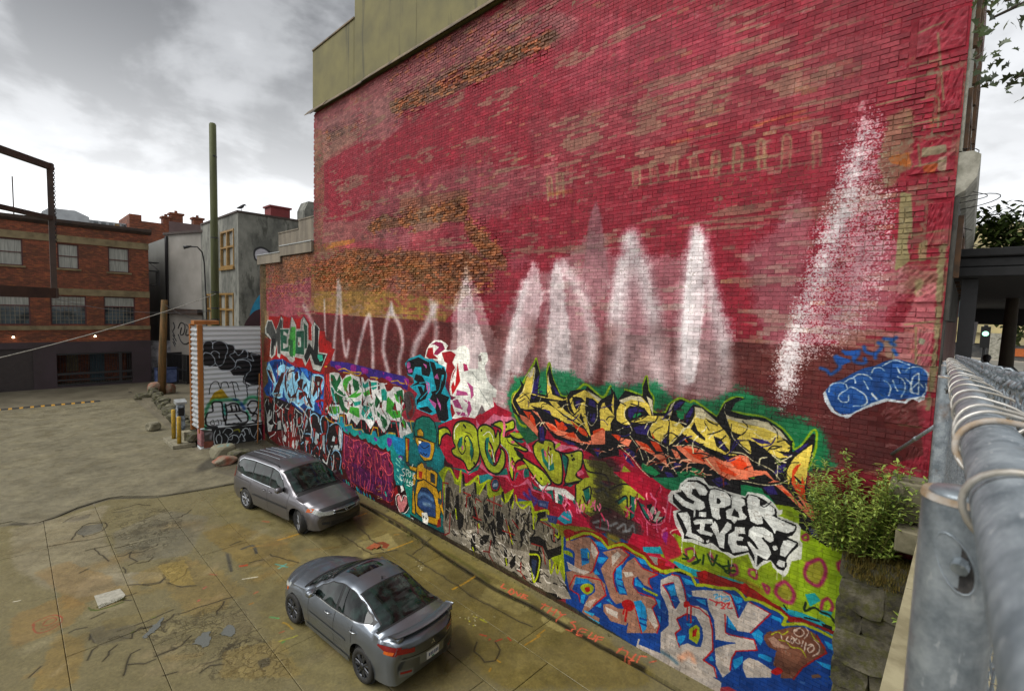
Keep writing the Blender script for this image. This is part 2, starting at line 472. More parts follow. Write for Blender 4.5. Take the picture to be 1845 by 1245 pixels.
PAL = dict(k='141417', w='bfc4c8', W='d3d8d8', y='b9a33c', Y='c9b957', pu='2b2163', gn='17764a', sal='c9775c', or_='c0431a')
def smooth(p, closed, n=6):
    q = np.vstack([p[-1:], p, p[:2]]) if closed else np.vstack([p[:1] * 2 - p[1:2], p, p[-1:] * 2 - p[-2:-1]])
    t = np.linspace(0, 1, n, endpoint=False)[:, None]
    out = []
    for i in range(len(q) - 3):
        a, b, c, d = q[i:i + 4]
        out.append(.5 * (2 * b + (c - a) * t + (2 * a - 5 * b + 4 * c - d) * t * t + (3 * b - a - 3 * c + d) * t ** 3))
    if not closed: out.append(p[-1:])
    return np.vstack(out)

# ---- what is painted on the long wall, in 5 mm steps along it and up it
WALL_ART = """
N|#8a5f60|25|0.8|0.5|3926,2882 -1101,4 -850,17 -559,-194 -154,-124 536,10 657,-15 797,38 623,14
N|#8d6465|22|0.8|0.6|3875,2805 -1053,-59 -224,-212 218,-69 598,84 440,-72
N|#8f5b62|40|0.6|0.8|2809,2163 -861,-3 -531,-125 -188,-104 539,-81 555,-34 546,-25 295,177
N|#a04457|60|0.22|0.6|1805,2758 -1108,-334 -335,-138 141,-170 502,81 559,122
N|#a85266|45|0.28|0.8|1207,2609 -566,-207 63,-191 351,-1 345,139
N|#8f585c|30|0.34|0.9|1634,2298 -1005,-91 -354,0 -161,-59 99,-100 253,-11 414,4 673,45
N|#8c6a64|20|0.7|0.6|3873,2042 -931,-79 -270,-151 568,-41 632,4
N|#7d5a45|10|0.8|0.6|3915,2793 -138,-54 -50,-413 45,-534 141,8
N|#86705f|12|0.6|0.6|3915,2706 -662,-38 -156,-141 583,-40 234,-87
N|#96646c|14|0.7|0.5|4962,1785 -986,87 -104,-74 51,-474 1049,-130
N|#7e5a3c|14|0.9|0.75|5140,1794 -1216,74 -1254,-120 -696,-67 -217,-112 124,-25 327,-55 1028,-29 739,139 992,-81
N|#8b6a3d|12|0.8|0.7|3976,1690 -1547,-31 -462,-173 234,-205 589,12 1185,30
N|#93793f|5|0.85|0.35|3913,1484 -1119,-7 -588,-52 -29,-121 613,-7 1122,19
N|#a04a55|16|0.8|0.6|3583,1822 -780,36 -867,-18 -175,-158 454,14
N|#7f5a3f|5|0.9|0.6|3087,1922 -214,70 -198,-58 -237,41 -163,-11 -197,35 -71,-33 28,-116 400,35 368,2 246,1
N|#7f5a3f|5|0.9|0.6|2036,1865 -102,-55 -131,-97 -103,-90 9,-56 89,18 132,108 117,98
N|#806243|8|0.6|0.8|2678,2057 -646,-28 -47,-43 452,-28 238,-13
N|#6f5b43|8|0.75|0.75|2821,2694 -363,-17 -491,0 -522,-29 -34,-56 386,-24 549,-2 441,49
N|#a7782f|6|0.7|0.7|3773,1857 -532,1 0,-28 483,-28
C|1.0|3913,1733 -673,26 -1266,-78 -238,-127 229,-113 830,54 1118,12
C|1.0|3087,1922 -214,70 -435,-17 -407,24 -51,-155 455,41 614,3
C|1.0|2050,1867 -159,-61 -191,-183 9,-61 131,39 207,190
C|0.8|2821,2711 -853,-6 -554,-52 -20,-90 484,3 812,-9
C|0.6|3777,2739 -602,-44 -1,-68 507,-22
C|0.5|5110,1792 -1197,76 0,-361 1057,-205
C|0.5|2895,3030 -919,-113 -560,-208 -2,-56 555,81 854,47
C|0.35|197,2179 -147,-12 8,-821 -17,-242 82,-15
A|#8a8263|9.5|0.7924246073453074|0.9|1450,1886 10,97 -23,4 -3,-17 -12,-73
N|#8d6a58|5|0.5|0.9|1478,2001 -42,0 -13,-59 23,-47
A|#8a8263|13.6|0.7123806067742933|0.9|1396,1890 6,98 -22,8 -11,-17 -8,-86
N|#8d6a58|5|0.5|0.9|1418,2006 -48,-1 -12,-63 29,-50
A|#8a8263|9.8|0.753054228433113|0.9|1012,1894 2,55 -17,9 -11,-8 -4,-62
N|#8d6a58|5|0.5|0.9|1027,1965 -40,-1 -10,-45 26,-32
A|#8a8263|9.7|0.5938842595772649|0.9|933,1881 9,72 -16,4 -14,-16 -10,-53
N|#8d6a58|5|0.5|0.9|954,1969 -40,-2 -10,-45 27,-34
A|#8a8263|8.5|0.6330052226652491|0.9|861,1899 -6,53 -14,15 -11,-12 2,-64
N|#8d6a58|5|0.5|0.9|867,1967 -36,-1 -9,-45 23,-32
A|#8a8263|7.6|0.5083503276992738|0.9|773,1875 7,73 -14,4 -12,-10 -9,-68
N|#8d6a58|5|0.5|0.9|791,1962 -36,-1 -9,-49 24,-38
A|#8a8263|11.8|0.7360678940710546|0.9|700,1882 -1,60 -13,11 -10,-10 -2,-67
N|#8d6a58|5|0.5|0.9|710,1956 -33,-1 -9,-46 22,-34
A|#8a8263|9.8|0.8173077774641464|0.9|627,1875 -1,77 -12,12 -16,-24 0,-60
N|#8d6a58|5|0.5|0.9|636,1965 -36,-2 -9,-48 25,-36
A|#8a8263|10.7|0.836665328264379|0.9|543,1866 7,88 -12,6 -7,-14 -7,-76
N|#8d6a58|5|0.5|0.9|559,1967 -26,0 -9,-54 15,-44
A|#8a8263|7.5|0.6856245006432058|0.9|474,1856 1,94 -11,12 -12,-20 -2,-84
N|#8d6a58|5|0.5|0.9|484,1963 -31,-2 -9,-57 20,-47
A|#8a8263|8.9|0.6238734717040506|0.9|384,1842 5,98 -10,8 -9,-18 -5,-82
N|#8d6a58|5|0.5|0.9|397,1952 -25,-1 -8,-56 14,-48
A|#85785f|7.7|0.6|0.9|1013,1886 -635,-25
A|#85785f|8.5|0.6|0.9|990,1911 -324,-12
A|#85785f|7.2|0.6|0.9|666,1907 -240,-3
A|#85785f|7.8|0.6|0.9|873,1912 -384,-13
A|#a8763f|10.4|0.5|1.2|564,2012 -67,7 -79,6
A|#a8763f|17.0|0.5|1.2|1444,1915 -127,-6
A|#a8763f|12.1|0.5|1.2|795,2052 -62,-1 -39,-5
A|#a8763f|10.1|0.5|1.2|464,2002 -55,-2
A|#a8763f|12.8|0.5|1.2|857,2022 -64,-4
A|#857058|19.6|0.7|0.9|2571,2643 -112,98 -85,-139
A|#857058|17.9|0.7|0.9|2295,2615 -22,100 -99,-7 -18,-88
A|#857058|16.6|0.7|0.9|2076,2625 -42,88 -70,-107
A|#857058|15.1|0.7|0.9|1838,2594 -16,90 -79,-14 -22,-73 78,20
A|#857058|14.2|0.7|0.9|1665,2605 -14,77 -89,-16
A|#8f4a55|6.6|0.30792687058922946|0.8|2094,2792 -196,-5
A|#a7647a|4.9|0.5146720032699253|0.8|965,2239 -195,-4
A|#8f4a55|16.6|0.31025587269341953|0.8|1897,2643 -93,-3
A|#8f4a55|5.2|0.5507902409652521|0.8|751,2203 -69,-2
A|#a7647a|7.7|0.43496099016577433|0.8|538,1680 -133,-1
A|#9c5a68|5.1|0.6738353455599632|0.8|1450,2419 -105,-2
A|#9c5a68|5.4|0.652926895951516|0.8|327,1878 -52,-1
A|#8b6a60|3.9|0.4805489574710148|0.8|355,1912 -64,-1
A|#a7647a|5.9|0.5505402982159613|0.8|2101,2599 -320,-8
A|#9c5a68|6.7|0.569511524425666|0.8|1863,2201 -198,-3
A|#8d7b68|12.6|0.4423323018429408|0.8|3154,1840 -442,-3
A|#9c5a68|3.2|0.3246440968160703|0.8|536,2094 -92,-2
A|#8f4a55|7.0|0.673832300834476|0.8|2100,1951 -271,-3
A|#a7647a|15.4|0.681895039336938|0.8|1841,2795 -161,-4
A|#9c5a68|4.7|0.36116385094892806|0.8|527,1596 -28,0
A|#7e2438|8.3|0.4173641014627505|0.8|697,1690 -149,-1
A|#8d7b68|14.5|0.3635618636945105|0.8|2316,2415 -128,-2
A|#9c5a68|9.1|0.4450897067701377|0.8|902,2157 -106,-3
A|#8d7b68|15.1|0.3454472931007728|0.8|1840,2712 -325,-9
A|#8f4a55|18.7|0.5184920176585543|0.8|3194,2138 -426,-5
A|#8b6a60|5.5|0.6987623018304145|0.8|881,2188 -39,-1
A|#8d7b68|5.8|0.31474767392594066|0.8|731,2246 -58,-2
A|#8f4a55|8.5|0.3126601428890406|0.8|1338,2386 -229,-5
A|#8f4a55|10.6|0.40467489702016635|0.8|1998,2590 -131,-4
N|#a4586c|26.854861518648494|0.55|0.8|1724,1612 -84,51 -83,-29 6,-48 99,-14
N|#a4586c|50.07770544780426|0.55|0.8|192,1885 -47,45 -51,-36 1,-49 58,-7
N|#a84a60|22.752483260818845|0.55|0.8|1157,2422 -48,22 -50,-33 3,-32 58,6
N|#7f2136|27.728947545064276|0.55|0.8|271,1519 -29,32 -32,-16 1,-30 36,-10
N|#a84a60|46.66711638146319|0.55|0.8|473,1752 -59,53 -61,-36 3,-52 70,-11
N|#861f38|46.12373300362112|0.55|0.8|2354,1765 -196,93 -184,-65 14,-90 222,-21
N|#861f38|17.345470497019114|0.55|0.8|224,1496 -17,21 -20,-10 1,-19 22,-6
N|#a84a60|16.16394119586103|0.55|0.8|183,1703 -16,17 -17,-10 1,-17 19,-4
N|#a4586c|40.82072072856123|0.55|0.8|2907,1525 -226,105 -208,-55 17,-92 253,-35
N|#7f2136|32.797220329497414|0.55|0.8|335,1703 -37,36 -39,-23 2,-35 44,-8
N|#a4586c|23.05424198211226|0.55|0.8|522,1526 -31,31 -33,-16 1,-27 38,-10
N|#861f38|38.556356646913095|0.55|0.8|2372,2719 -163,37 -155,-87 12,-70 186,25
N|#93606a|45.40560134568029|0.55|0.8|3031,1802 -261,103 -238,-75 20,-101 289,-23
N|#a84a60|22.386110153878466|0.55|0.8|958,1590 -43,34 -44,-19 2,-31 52,-10
X|wall
N|#582827|2.5|0.86|0.25|3975,1296 -1185,5 -875,-6 -613,-2 -464,-3 -301,-3 -181,8 -143,-3 -104,-42 -46,-244 126,-80 418,-6 760,46 823,-25 1385,-174 443,181
A|#c6c2cb|61.4|0.5|0.5|4109,1360 -95,-79 -82,-68
A|#c6c2cb|32.8|0.7|0.5|3728,1408 -6,-119 -14,-153
A|#c6c2cb|48.0|0.75|0.5|3505,1556 -2,-187 42,-199 25,-219
A|#c6c2cb|46.4|0.75|0.5|3470,1515 -28,-242 -27,-161 -51,-109 -35,99
A|#c6c2cb|44.4|0.75|0.5|3219,952 -67,177 -108,180 -53,-170 -8,-186
A|#c6c2cb|48.5|0.75|0.5|2760,1359 50,-79 42,-176 -28,-84 -35,-83
A|#c6c2cb|42.7|0.7|0.5|2760,1359 -103,-115 -33,-109 39,-121 -14,-76
A|#c6c2cb|37.8|0.7|0.5|2760,1394 -14,-70
A|#c6c2cb|59.7|0.75|0.5|2289,1387 81,-111 107,-131 32,-96 -14,-93
A|#c6c2cb|48.7|0.6|0.5|2332,1412 -57,-151 7,-102
N|#a58f96|36|0.55|0.7|1729,1371 -200,164 -165,71 -200,153 -90,-168 -100,39 -186,-53 -58,77 -113,-259 -47,-153 44,-203 256,2 316,26 247,-111 291,-189 94,250 -33,237
N|#93707a|10|0.7|0.5|1221,1765 -38,101 -33,-108 -55,-281 106,-95 37,145
N|#a3868e|30|0.5|0.6|569,1529 24,95 -119,27 -55,152 -46,-7 16,-467 93,-80
N|#d8d7e0|20|0.45|0.9|2028,1657 -88,-171 -111,-175 -171,-218 29,-261 373,94 75,182 -2,254 -53,141
N|#d8d7e0|16|0.6|0.6|2027,1609 -52,-153 -78,-178 -98,-200 12,-238 193,124 72,149 7,219 -23,155
N|#d8d7e0|22|0.6|0.8|1519,1624 -57,-195 47,-187 90,-199 118,44 -68,258 -78,178
N|#c6c2cb|26|0.3|0.9|1399,1658 -146,-130 -80,-145 -50,-141 48,-173 232,-29 57,126 -8,211 -19,155
N|#d8d7e0|18|0.7|0.6|1398,1638 -57,-133 -34,-175 -26,-149 25,-129 81,-10 36,127 1,183 -6,154
A|#d8d7e0|53.7|0.5|0.7|1347,1580 -114,-150 -62,-191 4,-146
N|#c6c2cb|28|0.3|0.9|1023,1700 -87,-115 -81,-195 -59,-252 74,-97 177,44 62,252 -25,186
A|#d8d7e0|73.1|0.7|0.7|1016,1666 21,-189 14,-230 2,-163
A|#d8d7e0|73.0|0.75|0.7|1012,1677 -68,-157 -64,-217 -41,-192
N|#c6c2cb|26|0.3|0.9|746,1746 -40,-94 -66,-179 -50,-155 -27,-192 73,-50 146,21 30,209 -23,209 -24,142
N|#d8d7e0|14|0.8|0.6|745,1726 -28,-93 -18,-160 7,-161 10,-186 41,-26 20,208 -6,186 -13,142
A|#d8d7e0|50.9|0.65|0.7|725,1634 -58,-201 -56,-195 -20,-116
A|#d8d7e0|45.9|0.7|0.4|748,1676 13,-284 11,-294
A|#d8d7e0|44.7|0.6|0.5|1048,1590 37,-298 3,-212
A|#d8d7e0|52.2|0.6|0.5|1582,1509 64,-247 68,-261
A|#582827|86.4|0.5|0.5|1085,1292 21,-120 9,-96
A|#6a3f42|87.9|0.45|0.6|862,1304 -42,-126 -16,-84
A|#582827|103.0|0.55|0.5|1745,1285 15,-145 10,-59
A|#5a2b2a|82.6|0.8|0.4|552,1243 2,-116 4,-78
A|#5a2b2a|92.1|0.4|0.5|1518,1295 -20,-65
D|#d8d7e0|0.6|1.45|263,2071 -49,-84 -35,-161 -20,-172 4,-155 30,-128 102,-106 148,-104 -24,274 -29,157 -36,133 -46,175
D|#d8d7e0|0.8|1.05|263,2032 -28,-70 8,-139 23,-141 40,-137 36,-119 30,-114 6,-161 24,-113 51,19 -4,195 -32,147 -41,158 -44,166 -32,150
N|#d8d7e0|22|0.9|0.8|284,1782 -20,-36 27,-111 36,-98 30,-102 32,-106 9,-163 19,-103 21,15 -6,176 -32,145 -37,140 -41,132
N|#d8d7e0|16|0.6|1.0|266,2001 -18,-44 7,-132 26,-125 33,-29 -23,177
N|#a88b96|24|0.42|1.0|263,1633 -106,-41 8,-251 162,-26
N|#7d785a|8|0.6|0.8|207,1955 -48,18 -17,-79 6,-89 45,-53 30,67
N|#7d785a|3|0.95|0.3|165,1740 -23,-11 -11,-77 9,-61 -10,-47 32,-29 0,109
N|#8c8a72|2|0.9|0.3|127,1849 -51,1 -2,-22 51,-4
N|#9a9784|2|0.8|0.3|91,1817 -20,0 1,-40 18,6
N|#b06a2d|3|0.8|0.7|199,1838 -49,7 -2,-40 42,14
N|#b06a2d|3|0.7|0.7|119,1800 -29,4 2,-26 28,5
N|#7d785a|3|0.8|0.4|115,1589 -19,14 0,-60 16,0
N|#7d785a|5|0.8|0.4|117,1498 -24,-8 11,-54 13,16
N|#a8767c|6|0.6|0.6|106,1467 -38,22 -5,-143 78,12 -21,47
N|#a5727a|6|0.6|0.7|165,1341 -96,11 -4,-128 41,-21 41,59
N|#77785a|4|0.85|0.6|74,1586 -18,-1 -3,-299 6,-154 9,-2 -4,216
N|#86786a|4|0.7|0.6|177,1332 -32,-6 0,-48 20,-14
A|#7d785a|5.3|0.8|0.5|136,1803 -60,4
A|#7d785a|5.3|0.8|0.5|134,1614 -68,9
A|#7d785a|5.3|0.8|0.5|130,1544 -64,9
A|#7d785a|5.4|0.8|0.5|129,1366 -69,13
A|#7d785a|5.4|0.8|0.5|134,1860 -8,-59
A|#7d785a|5.5|0.8|0.5|142,1729 -11,-123
A|#7d785a|5.4|0.8|0.5|105,1359 -8,-108
A|#7d785a|5.4|0.8|0.5|99,1282 -34,3
A|#7d785a|5.5|0.8|0.5|122,1081 -48,1
A|#7d785a|5.3|0.8|0.5|114,2148 -24,-179
A|#7d785a|5.3|0.8|0.5|136,1982 -34,-4 -6,-80
A|#7d785a|5.4|0.8|0.5|155,2163 -51,10
A|#7d785a|5.4|0.8|0.5|167,2079 -58,-1
A|#7d785a|5.5|0.8|0.5|213,2048 -106,-2
A|#7d785a|5.7|0.8|0.5|235,1993 -74,3
A|#7d785a|5.4|0.8|0.5|179,1918 -81,3
A|#7d785a|5.6|0.8|0.5|148,1278 -9,-95
N|#7c8d78|2|0.8|0.3|97,1332 -16,-5 4,-16 11,5
N|#471f1f|16|0.4|0.6|317,1159 -238,1 -11,-155 121,-79 116,42
N|#5f5638|4|0.9|0.6|5140,1794 -149,-8 -87,-1794 119,-25 101,1110
N|#8c7b58|4|0.6|0.7|5029,1301 -116,2 -22,-430 87,-7
P|#3a1420|0|4987,311 -1595,180 -815,40 -398,50 -458,99 -499,-96 5,-524 467,-59 746,-14 946,-15 1607,-27
P|#0d5f62|0|2775,604 -592,108 -21,-664 466,-49
P|#8f1230|0|2183,712 -947,173 -429,-140 -83,-281 488,-83 859,28
P|#131317|0|932,850 -327,30 -279,-43 -53,-127 142,7 180,3 188,-12
P|#829a18|0|818,519 -279,218 -121,36 -107,68 -83,-116 -10,-172 -6,-212 183,58 282,-3
P|#0f3f86|0|1305,348 -264,93 -384,-36 -417,30 -21,-181 454,-296 290,27 294,35
P|#a8a29e|0|889,47 -206,84 -128,-81 12,-136 193,-7 148,34
P|#931310|0|4907,1252 -233,0 -64,21 -183,-25 -202,0 -109,27 -132,-52 -26,-27 -124,-6 -25,-26 -95,0 -12,-64 -103,-20 -1,-42 -55,-1 77,-106 46,-26 82,-95 184,-21 184,-4 196,80 302,-28 248,2 103,70 -39,199
P|#6a2a18|0|5016,1038 -123,-6 -32,-127 70,-98 125,-12 -3,174
P|#9da3a3|0|5014,1130 -63,82 -120,4 -99,-92 -74,79 -48,61 -54,-27 8,-86 -152,7 -44,109 -94,-73 -7,-35 -83,4 -14,76 -54,36 -93,-71 0,-124 -65,-7 7,117 -57,47 -99,-56 24,-116 -12,-76 -155,2 130,-162 136,5 65,95 86,-82 60,58 168,2 -14,-28 44,-22 73,-1 60,31 140,25 32,-47 56,14 7,114 43,-105 92,-44 52,19 -37,165 156,36
P|#3d4040|0|4982,1125 -54,78 -89,3 -108,-116 -108,145 -41,-17 1,-69 44,-16 -1,-228 65,1 15,125 46,-70 30,27 1,-90 61,-37 24,30 -20,144 75,44 49,7
P|#1c1c1e|0|4859,1047 -118,-6 34,-66 68,-56 17,-1 -35,80
P|#17503f|0|4627,1142 -200,6 23,-46 99,25 8,-37 -84,-8 8,-73 85,6 -8,-55 -137,35 15,-50 177,-8
P|#3a8a3a|0|4375,1172 -93,4 1,-236 28,-33 59,25 -16,74 74,18 -15,80
P|#225a33|0|4443,1060 -103,-6 0,-155 59,7 45,45
P|#17503f|0|4268,1141 -159,8 0,-207 174,-2
P|#9da3a3|0|4237,1087 -67,4 0,-84 67,-5
P|#5e1a18|0|4226,1044 -21,4 0,-32 21,-1
P|#174a3a|0|4116,1218 -67,-26 0,-188 53,-4
P|#17191a|0|3902,1215 -71,-35 8,-204 -102,3 -36,-2 71,-99 135,3 70,84 85,-87 47,47 -99,128 -90,-56 -19,80
P|#2d9a86|0|3845,970 -85,2 -12,-42 60,-17 37,30
S|#141417|9.0|0|4610,1264 16,-54 106,-98
S|#141417|8.4|0|4368,1264 22,-45 8,-84
S|#141417|7.9|0|4116,1272 33,-44 5,-69
S|#141417|7.5|0|3908,1237 31,-46 0,-178
S|#141417|9.7|0|5014,1130 1,-59 -122,-39
S|#141417|8.8|0|4564,1154 7,89 39,22
S|#141417|7.8|0|4023,1210 93,68
S|#141417|7.4|0|3821,1169 87,70
S|#141417|7.3|0|3666,991 130,-162 136,5
S|#9da3a3|8.7|0|4627,1142 -207,7 30,-65 23,-14
S|#9da3a3|8.0|0|4282,1141 -180,14 1,-201
S|#9da3a3|8.7|0|4614,931 -185,9 -16,61
P|#14478c|0|4966,794 -189,51 -210,19 -284,-46 -167,17 -184,-31 -196,11 -13,-70 12,-99 11,-90 36,-83 228,-39 162,-5 215,50 231,2 372,-16 71,58 -127,83
P|#0f2d63|0|4777,825 -210,26 -107,-39 155,-34 197,-27
P|#2b6fc0|0|4227,806 -164,23 -79,-42 52,-29 135,42
P|#1d64ae|0|3807,613 -60,31 -1,-121 61,-43
P|#8c2a97|0|3844,580 -61,26 -7,-60 62,-4
P|#372a80|0|4618,487 -186,9 -15,-47 170,11
P|#7fb4d2|0|4914,799 -68,-39 -67,-83 -49,-59 -98,76 113,38 -98,61 -80,27 -137,-17 -104,23 -14,-71 -85,39 -28,-55 -56,59 -94,-53 -52,-17 39,-51 -78,107 -126,25 -84,-17 -1,-77 72,-76 100,-65 -13,-77 39,-29 172,58 111,-47 129,22 75,-29 91,48 31,83 32,-92 146,-34 117,28 -85,70 187,102 34,56
P|#a4aeb2|0|4863,752 -67,-64 -41,-66 59,-1 101,93
P|#a4aeb2|0|4712,749 -81,2 17,-46 48,-6
P|#a4aeb2|0|4430,791 -74,14 15,-87 90,-53
P|#a4aeb2|0|3945,774 -38,-1 12,-131 39,-28 26,19
P|#3b1512|0|4968,728 -88,-4 -116,-123 100,40
P|#3b1512|0|4730,606 -130,129 -63,14 32,-79 64,-71 17,-53 165,-36
P|#3b1512|0|4522,719 -92,72 46,-141 -45,-6 30,-41 -74,-63 -103,51 -28,-44 176,-26 75,63 31,59
P|#3b1512|0|4283,782 -56,1 0,-54 57,-42 28,38
P|#3b1512|0|4171,730 -55,1 42,-99 97,46 0,12
P|#3b1512|0|4116,684 -67,32 14,-36 81,-52
P|#3b1512|0|3894,786 -110,12 -1,-82 61,-30 75,-78 26,8 -38,89
P|#96a3a8|0|3851,741 -37,4 6,-28 31,-4
P|#3b1512|0|4227,599 -138,31 -79,-35 -78,-85 52,-3 105,88 96,-50 57,-8
P|#8d1812|0|4199,579 -34,5 7,-36 34,-6
P|#6f6f72|0|4815,503 -197,35 16,-34 131,-19
P|#6f6f72|0|4256,505 -84,19 56,-36
P|#a4aeb2|0|4144,558 -81,-6 -79,-39 65,-5
P|#9aa6aa|0|4402,519 -132,26 43,-37 104,-22
S|#7fb4d2|12.8|1|4506,777 47,-124 -30,-96 -91,-73
S|#7fb4d2|12.2|1|4312,803 29,-75 30,-76
S|#7fb4d2|12.0|1|4255,690 -28,-67 0,-78
S|#7fb4d2|11.6|1|4116,737 28,-91
S|#7fb4d2|11.4|1|3997,722 39,-50 53,-31
S|#7fb4d2|11.2|1|3958,682 39,-62
S|#7fb4d2|11.2|1|3932,515 -25,50 51,49 78,35
S|#97cbe4|10.5|1|4914,799 -135,-122 -49,-65
S|#97cbe4|10.4|1|4849,505 -117,-28 -146,34
S|#97cbe4|9.4|1|4117,526 111,-47 129,22 75,-29
S|#97cbe4|8.3|1|3920,794 -172,-2 -1,-77 72,-76 100,-65 39,17
P|#1a1316|0|5026,432 -244,50 -439,-9 -199,-34 -81,55 -131,-8 -150,-8 -119,20 -69,-52 -111,26 -97,-55 -4,-333 164,-15 235,24 255,-21 193,-8 206,-16 270,-60 221,38 106,66
P|#591010|0|4960,107 -371,85 -185,24 -232,10 29,-150 234,-34 253,-38 185,40
P|#7c1912|0|4902,457 -86,6 35,-57 69,9
P|#7c1912|0|4387,453 -73,6 29,-78 60,2
P|#7c1912|0|4766,412 -66,17 17,-61 50,-8
P|#7c1912|0|4587,390 -47,26 0,-56 48,-2
P|#7c1912|0|4249,361 -63,35 0,-65 56,-11
P|#7c1912|0|4144,315 -68,118 -27,5 54,-162
P|#7c1912|0|3983,432 -38,1 12,-65 26,0
P|#7c1912|0|3734,437 -48,8 0,-87 35,-7
P|#7c1912|0|3537,430 -55,16 21,-148 44,-9 -43,84
P|#7c1912|0|3932,344 -51,-2 25,-73 38,-8
P|#7c1912|0|4090,231 -107,22 -26,-52 79,-17
P|#a9b0b4|0|4975,265 -71,73 -69,-9 18,-69 88,-56 -53,-17 -86,23 70,-86 70,-14 34,88
P|#141417|0|4886,334 -34,-1 18,-56 35,-6
P|#a9b0b4|0|4717,330 -82,33 -15,-42 65,-25
P|#a9b0b4|0|4702,255 -82,27 1,-83 82,-22
P|#a9b0b4|0|4557,249 -93,55 -30,-94 108,-21
P|#a9b0b4|0|4418,288 -89,65 -43,-89 0,-73 73,-15
P|#a9b0b4|0|4542,164 -46,-16 15,-54 63,12
P|#a9b0b4|0|4345,154 -88,12 -28,-36 87,-62 59,24
P|#8fa3b0|0|4063,389 -27,10 13,-101 68,-37 -14,50
P|#93a4ae|0|3844,451 -62,-12 12,-52 37,21
P|#9fb0ba|0|3881,319 -63,-10 37,-109 51,23
P|#8fa3b0|0|3757,322 -36,18 -12,-152 -36,-36 72,39
P|#b6c4cc|0|3570,348 -33,-3 11,-40 45,-4
P|#aab6bd|0|3472,442 -44,-33 9,-128 55,-28 -33,44 22,27
P|#a9b5bd|0|3615,258 -145,37 -11,-40 110,-30
P|#a0aab0|0|4076,204 -66,9 53,-53 54,6
S|#a9b0b4|9.9|1|4972,434 55,-69 -52,-100 -16,-104
S|#a9b0b4|9.8|1|4937,432 -17,-50
S|#a9b0b4|9.5|1|4816,457 -33,-41 18,-107
S|#a9b0b4|10.4|1|4766,432 34,-71 -66,-15 -115,64
S|#a9b0b4|9.3|1|4683,451 33,-37 -65,-16
S|#a9b0b4|9.1|1|4571,443 48,-39 -63,-15
S|#a9b0b4|8.8|1|4462,460 47,-39 -107,-1
S|#a9b0b4|9.4|1|4299,449 15,-57 -14,-34
S|#a9b0b4|9.2|1|4299,449 -71,-18 -84,-21 28,-88 56,-23
S|#a9b0b4|8.6|1|4736,164 51,-50 121,-57 -69,-19
S|#a9b0b4|8.1|1|4605,228 -31,-135 -47,-53
S|#a9b0b4|7.9|1|4449,207 -14,-147
S|#a9b0b4|8.3|1|4687,102 -49,-35
S|#a9b0b4|8.3|1|4228,299 -42,-76 -14,-45
S|#7ba6c6|11.5|1|4144,303 -81,173 -79,2 -1,-115 -51,-65 25,-167 53,-58
S|#7ba6c6|10.9|1|3983,437 -77,31 -100,-28 -24,-68 -25,-45 49,-10
S|#7ba6c6|10.5|1|3782,439 -24,32 -71,7 -36,-70 35,-94 -13,-85 -70,-66 -23,-103
S|#7ba6c6|10.0|1|3628,413 -57,32 -66,18 -66,-25 -22,-69 20,-104
S|#7ba6c6|11.8|1|4187,139 -70,39 -54,-35 13,-51
S|#7ba6c6|11.1|1|3805,166 50,34 51,-23
S|#7ba6c6|10.1|1|3592,193 -45,42 -67,5 -43,-43 20,-90
S|#7ba6c6|11.5|1|4117,255 -134,21 -39,-38
S|#7ba6c6|11.0|1|3805,143 12,-48
A|#7b1a14|12.1|0.9|0.2|3899,13 -15,-4
A|#96231a|10.9|0.9|0.2|3510,181 -13,-5
A|#7b1a14|12.8|0.9|0.2|4119,10 -17,-4
A|#96231a|11.6|0.9|0.2|3739,156 -14,-4
A|#a02a18|12.8|0.9|0.2|4113,100 -16,-5
A|#96231a|10.8|0.9|0.2|3483,185 -14,-4
A|#96231a|11.1|0.9|0.2|3591,182 -14,-4
A|#7b1a14|11.2|0.9|0.2|3609,92 -14,-4
A|#a02a18|12.6|0.9|0.2|4072,103 -16,-4
A|#7b1a14|11.1|0.9|0.2|3584,175 -14,-4
A|#7b1a14|11.9|0.9|0.2|3839,58 -15,-4
A|#96231a|12.8|0.9|0.2|4094,-34 -17,-4
A|#7b1a14|11.5|0.9|0.2|3688,60 -14,-4
A|#96231a|11.9|0.9|0.2|3834,45 -15,-4
A|#a02a18|12.0|0.9|0.2|3870,141 -15,-4
A|#7b1a14|12.5|0.9|0.2|4031,48 -16,-4
A|#96231a|12.3|0.9|0.2|3951,-13 -16,-5
A|#7b1a14|12.2|0.9|0.2|3912,68 -15,-4
A|#a02a18|11.1|0.9|0.2|3591,136 -14,-4
A|#7b1a14|12.7|0.9|0.2|4087,78 -16,-5
A|#a02a18|12.1|0.9|0.2|3880,39 -15,-4
A|#7b1a14|12.8|0.9|0.2|4144,98 -17,-5
A|#a02a18|11.7|0.9|0.2|3750,48 -14,-4
A|#7b1a14|12.2|0.9|0.2|3917,13 -16,-4
A|#96231a|11.5|0.9|0.2|3704,134 -14,-4
A|#a02a18|12.3|0.9|0.2|3956,49 -16,-5
A|#a02a18|12.1|0.9|0.2|3892,91 -15,-4
A|#96231a|12.6|0.9|0.2|4035,-7 -16,-4
A|#96231a|12.2|0.9|0.2|3931,-3 -15,-4
A|#a02a18|11.6|0.9|0.2|3729,143 -14,-4
A|#7b1a14|11.5|0.9|0.2|3682,66 -14,-5
A|#7b1a14|11.4|0.9|0.2|3677,159 -14,-4
A|#a02a18|11.0|0.9|0.2|3530,151 -14,-5
A|#7b1a14|10.8|0.9|0.2|3489,126 -14,-5
A|#96231a|11.1|0.9|0.2|3577,84 -13,-4
A|#a02a18|12.5|0.9|0.2|4007,-30 -16,-4
P|#3a2384|0|3620,938 -287,11 -374,-9 -373,-7 -33,-33 7,-55 131,24 266,1 408,-11 207,-1 48,46
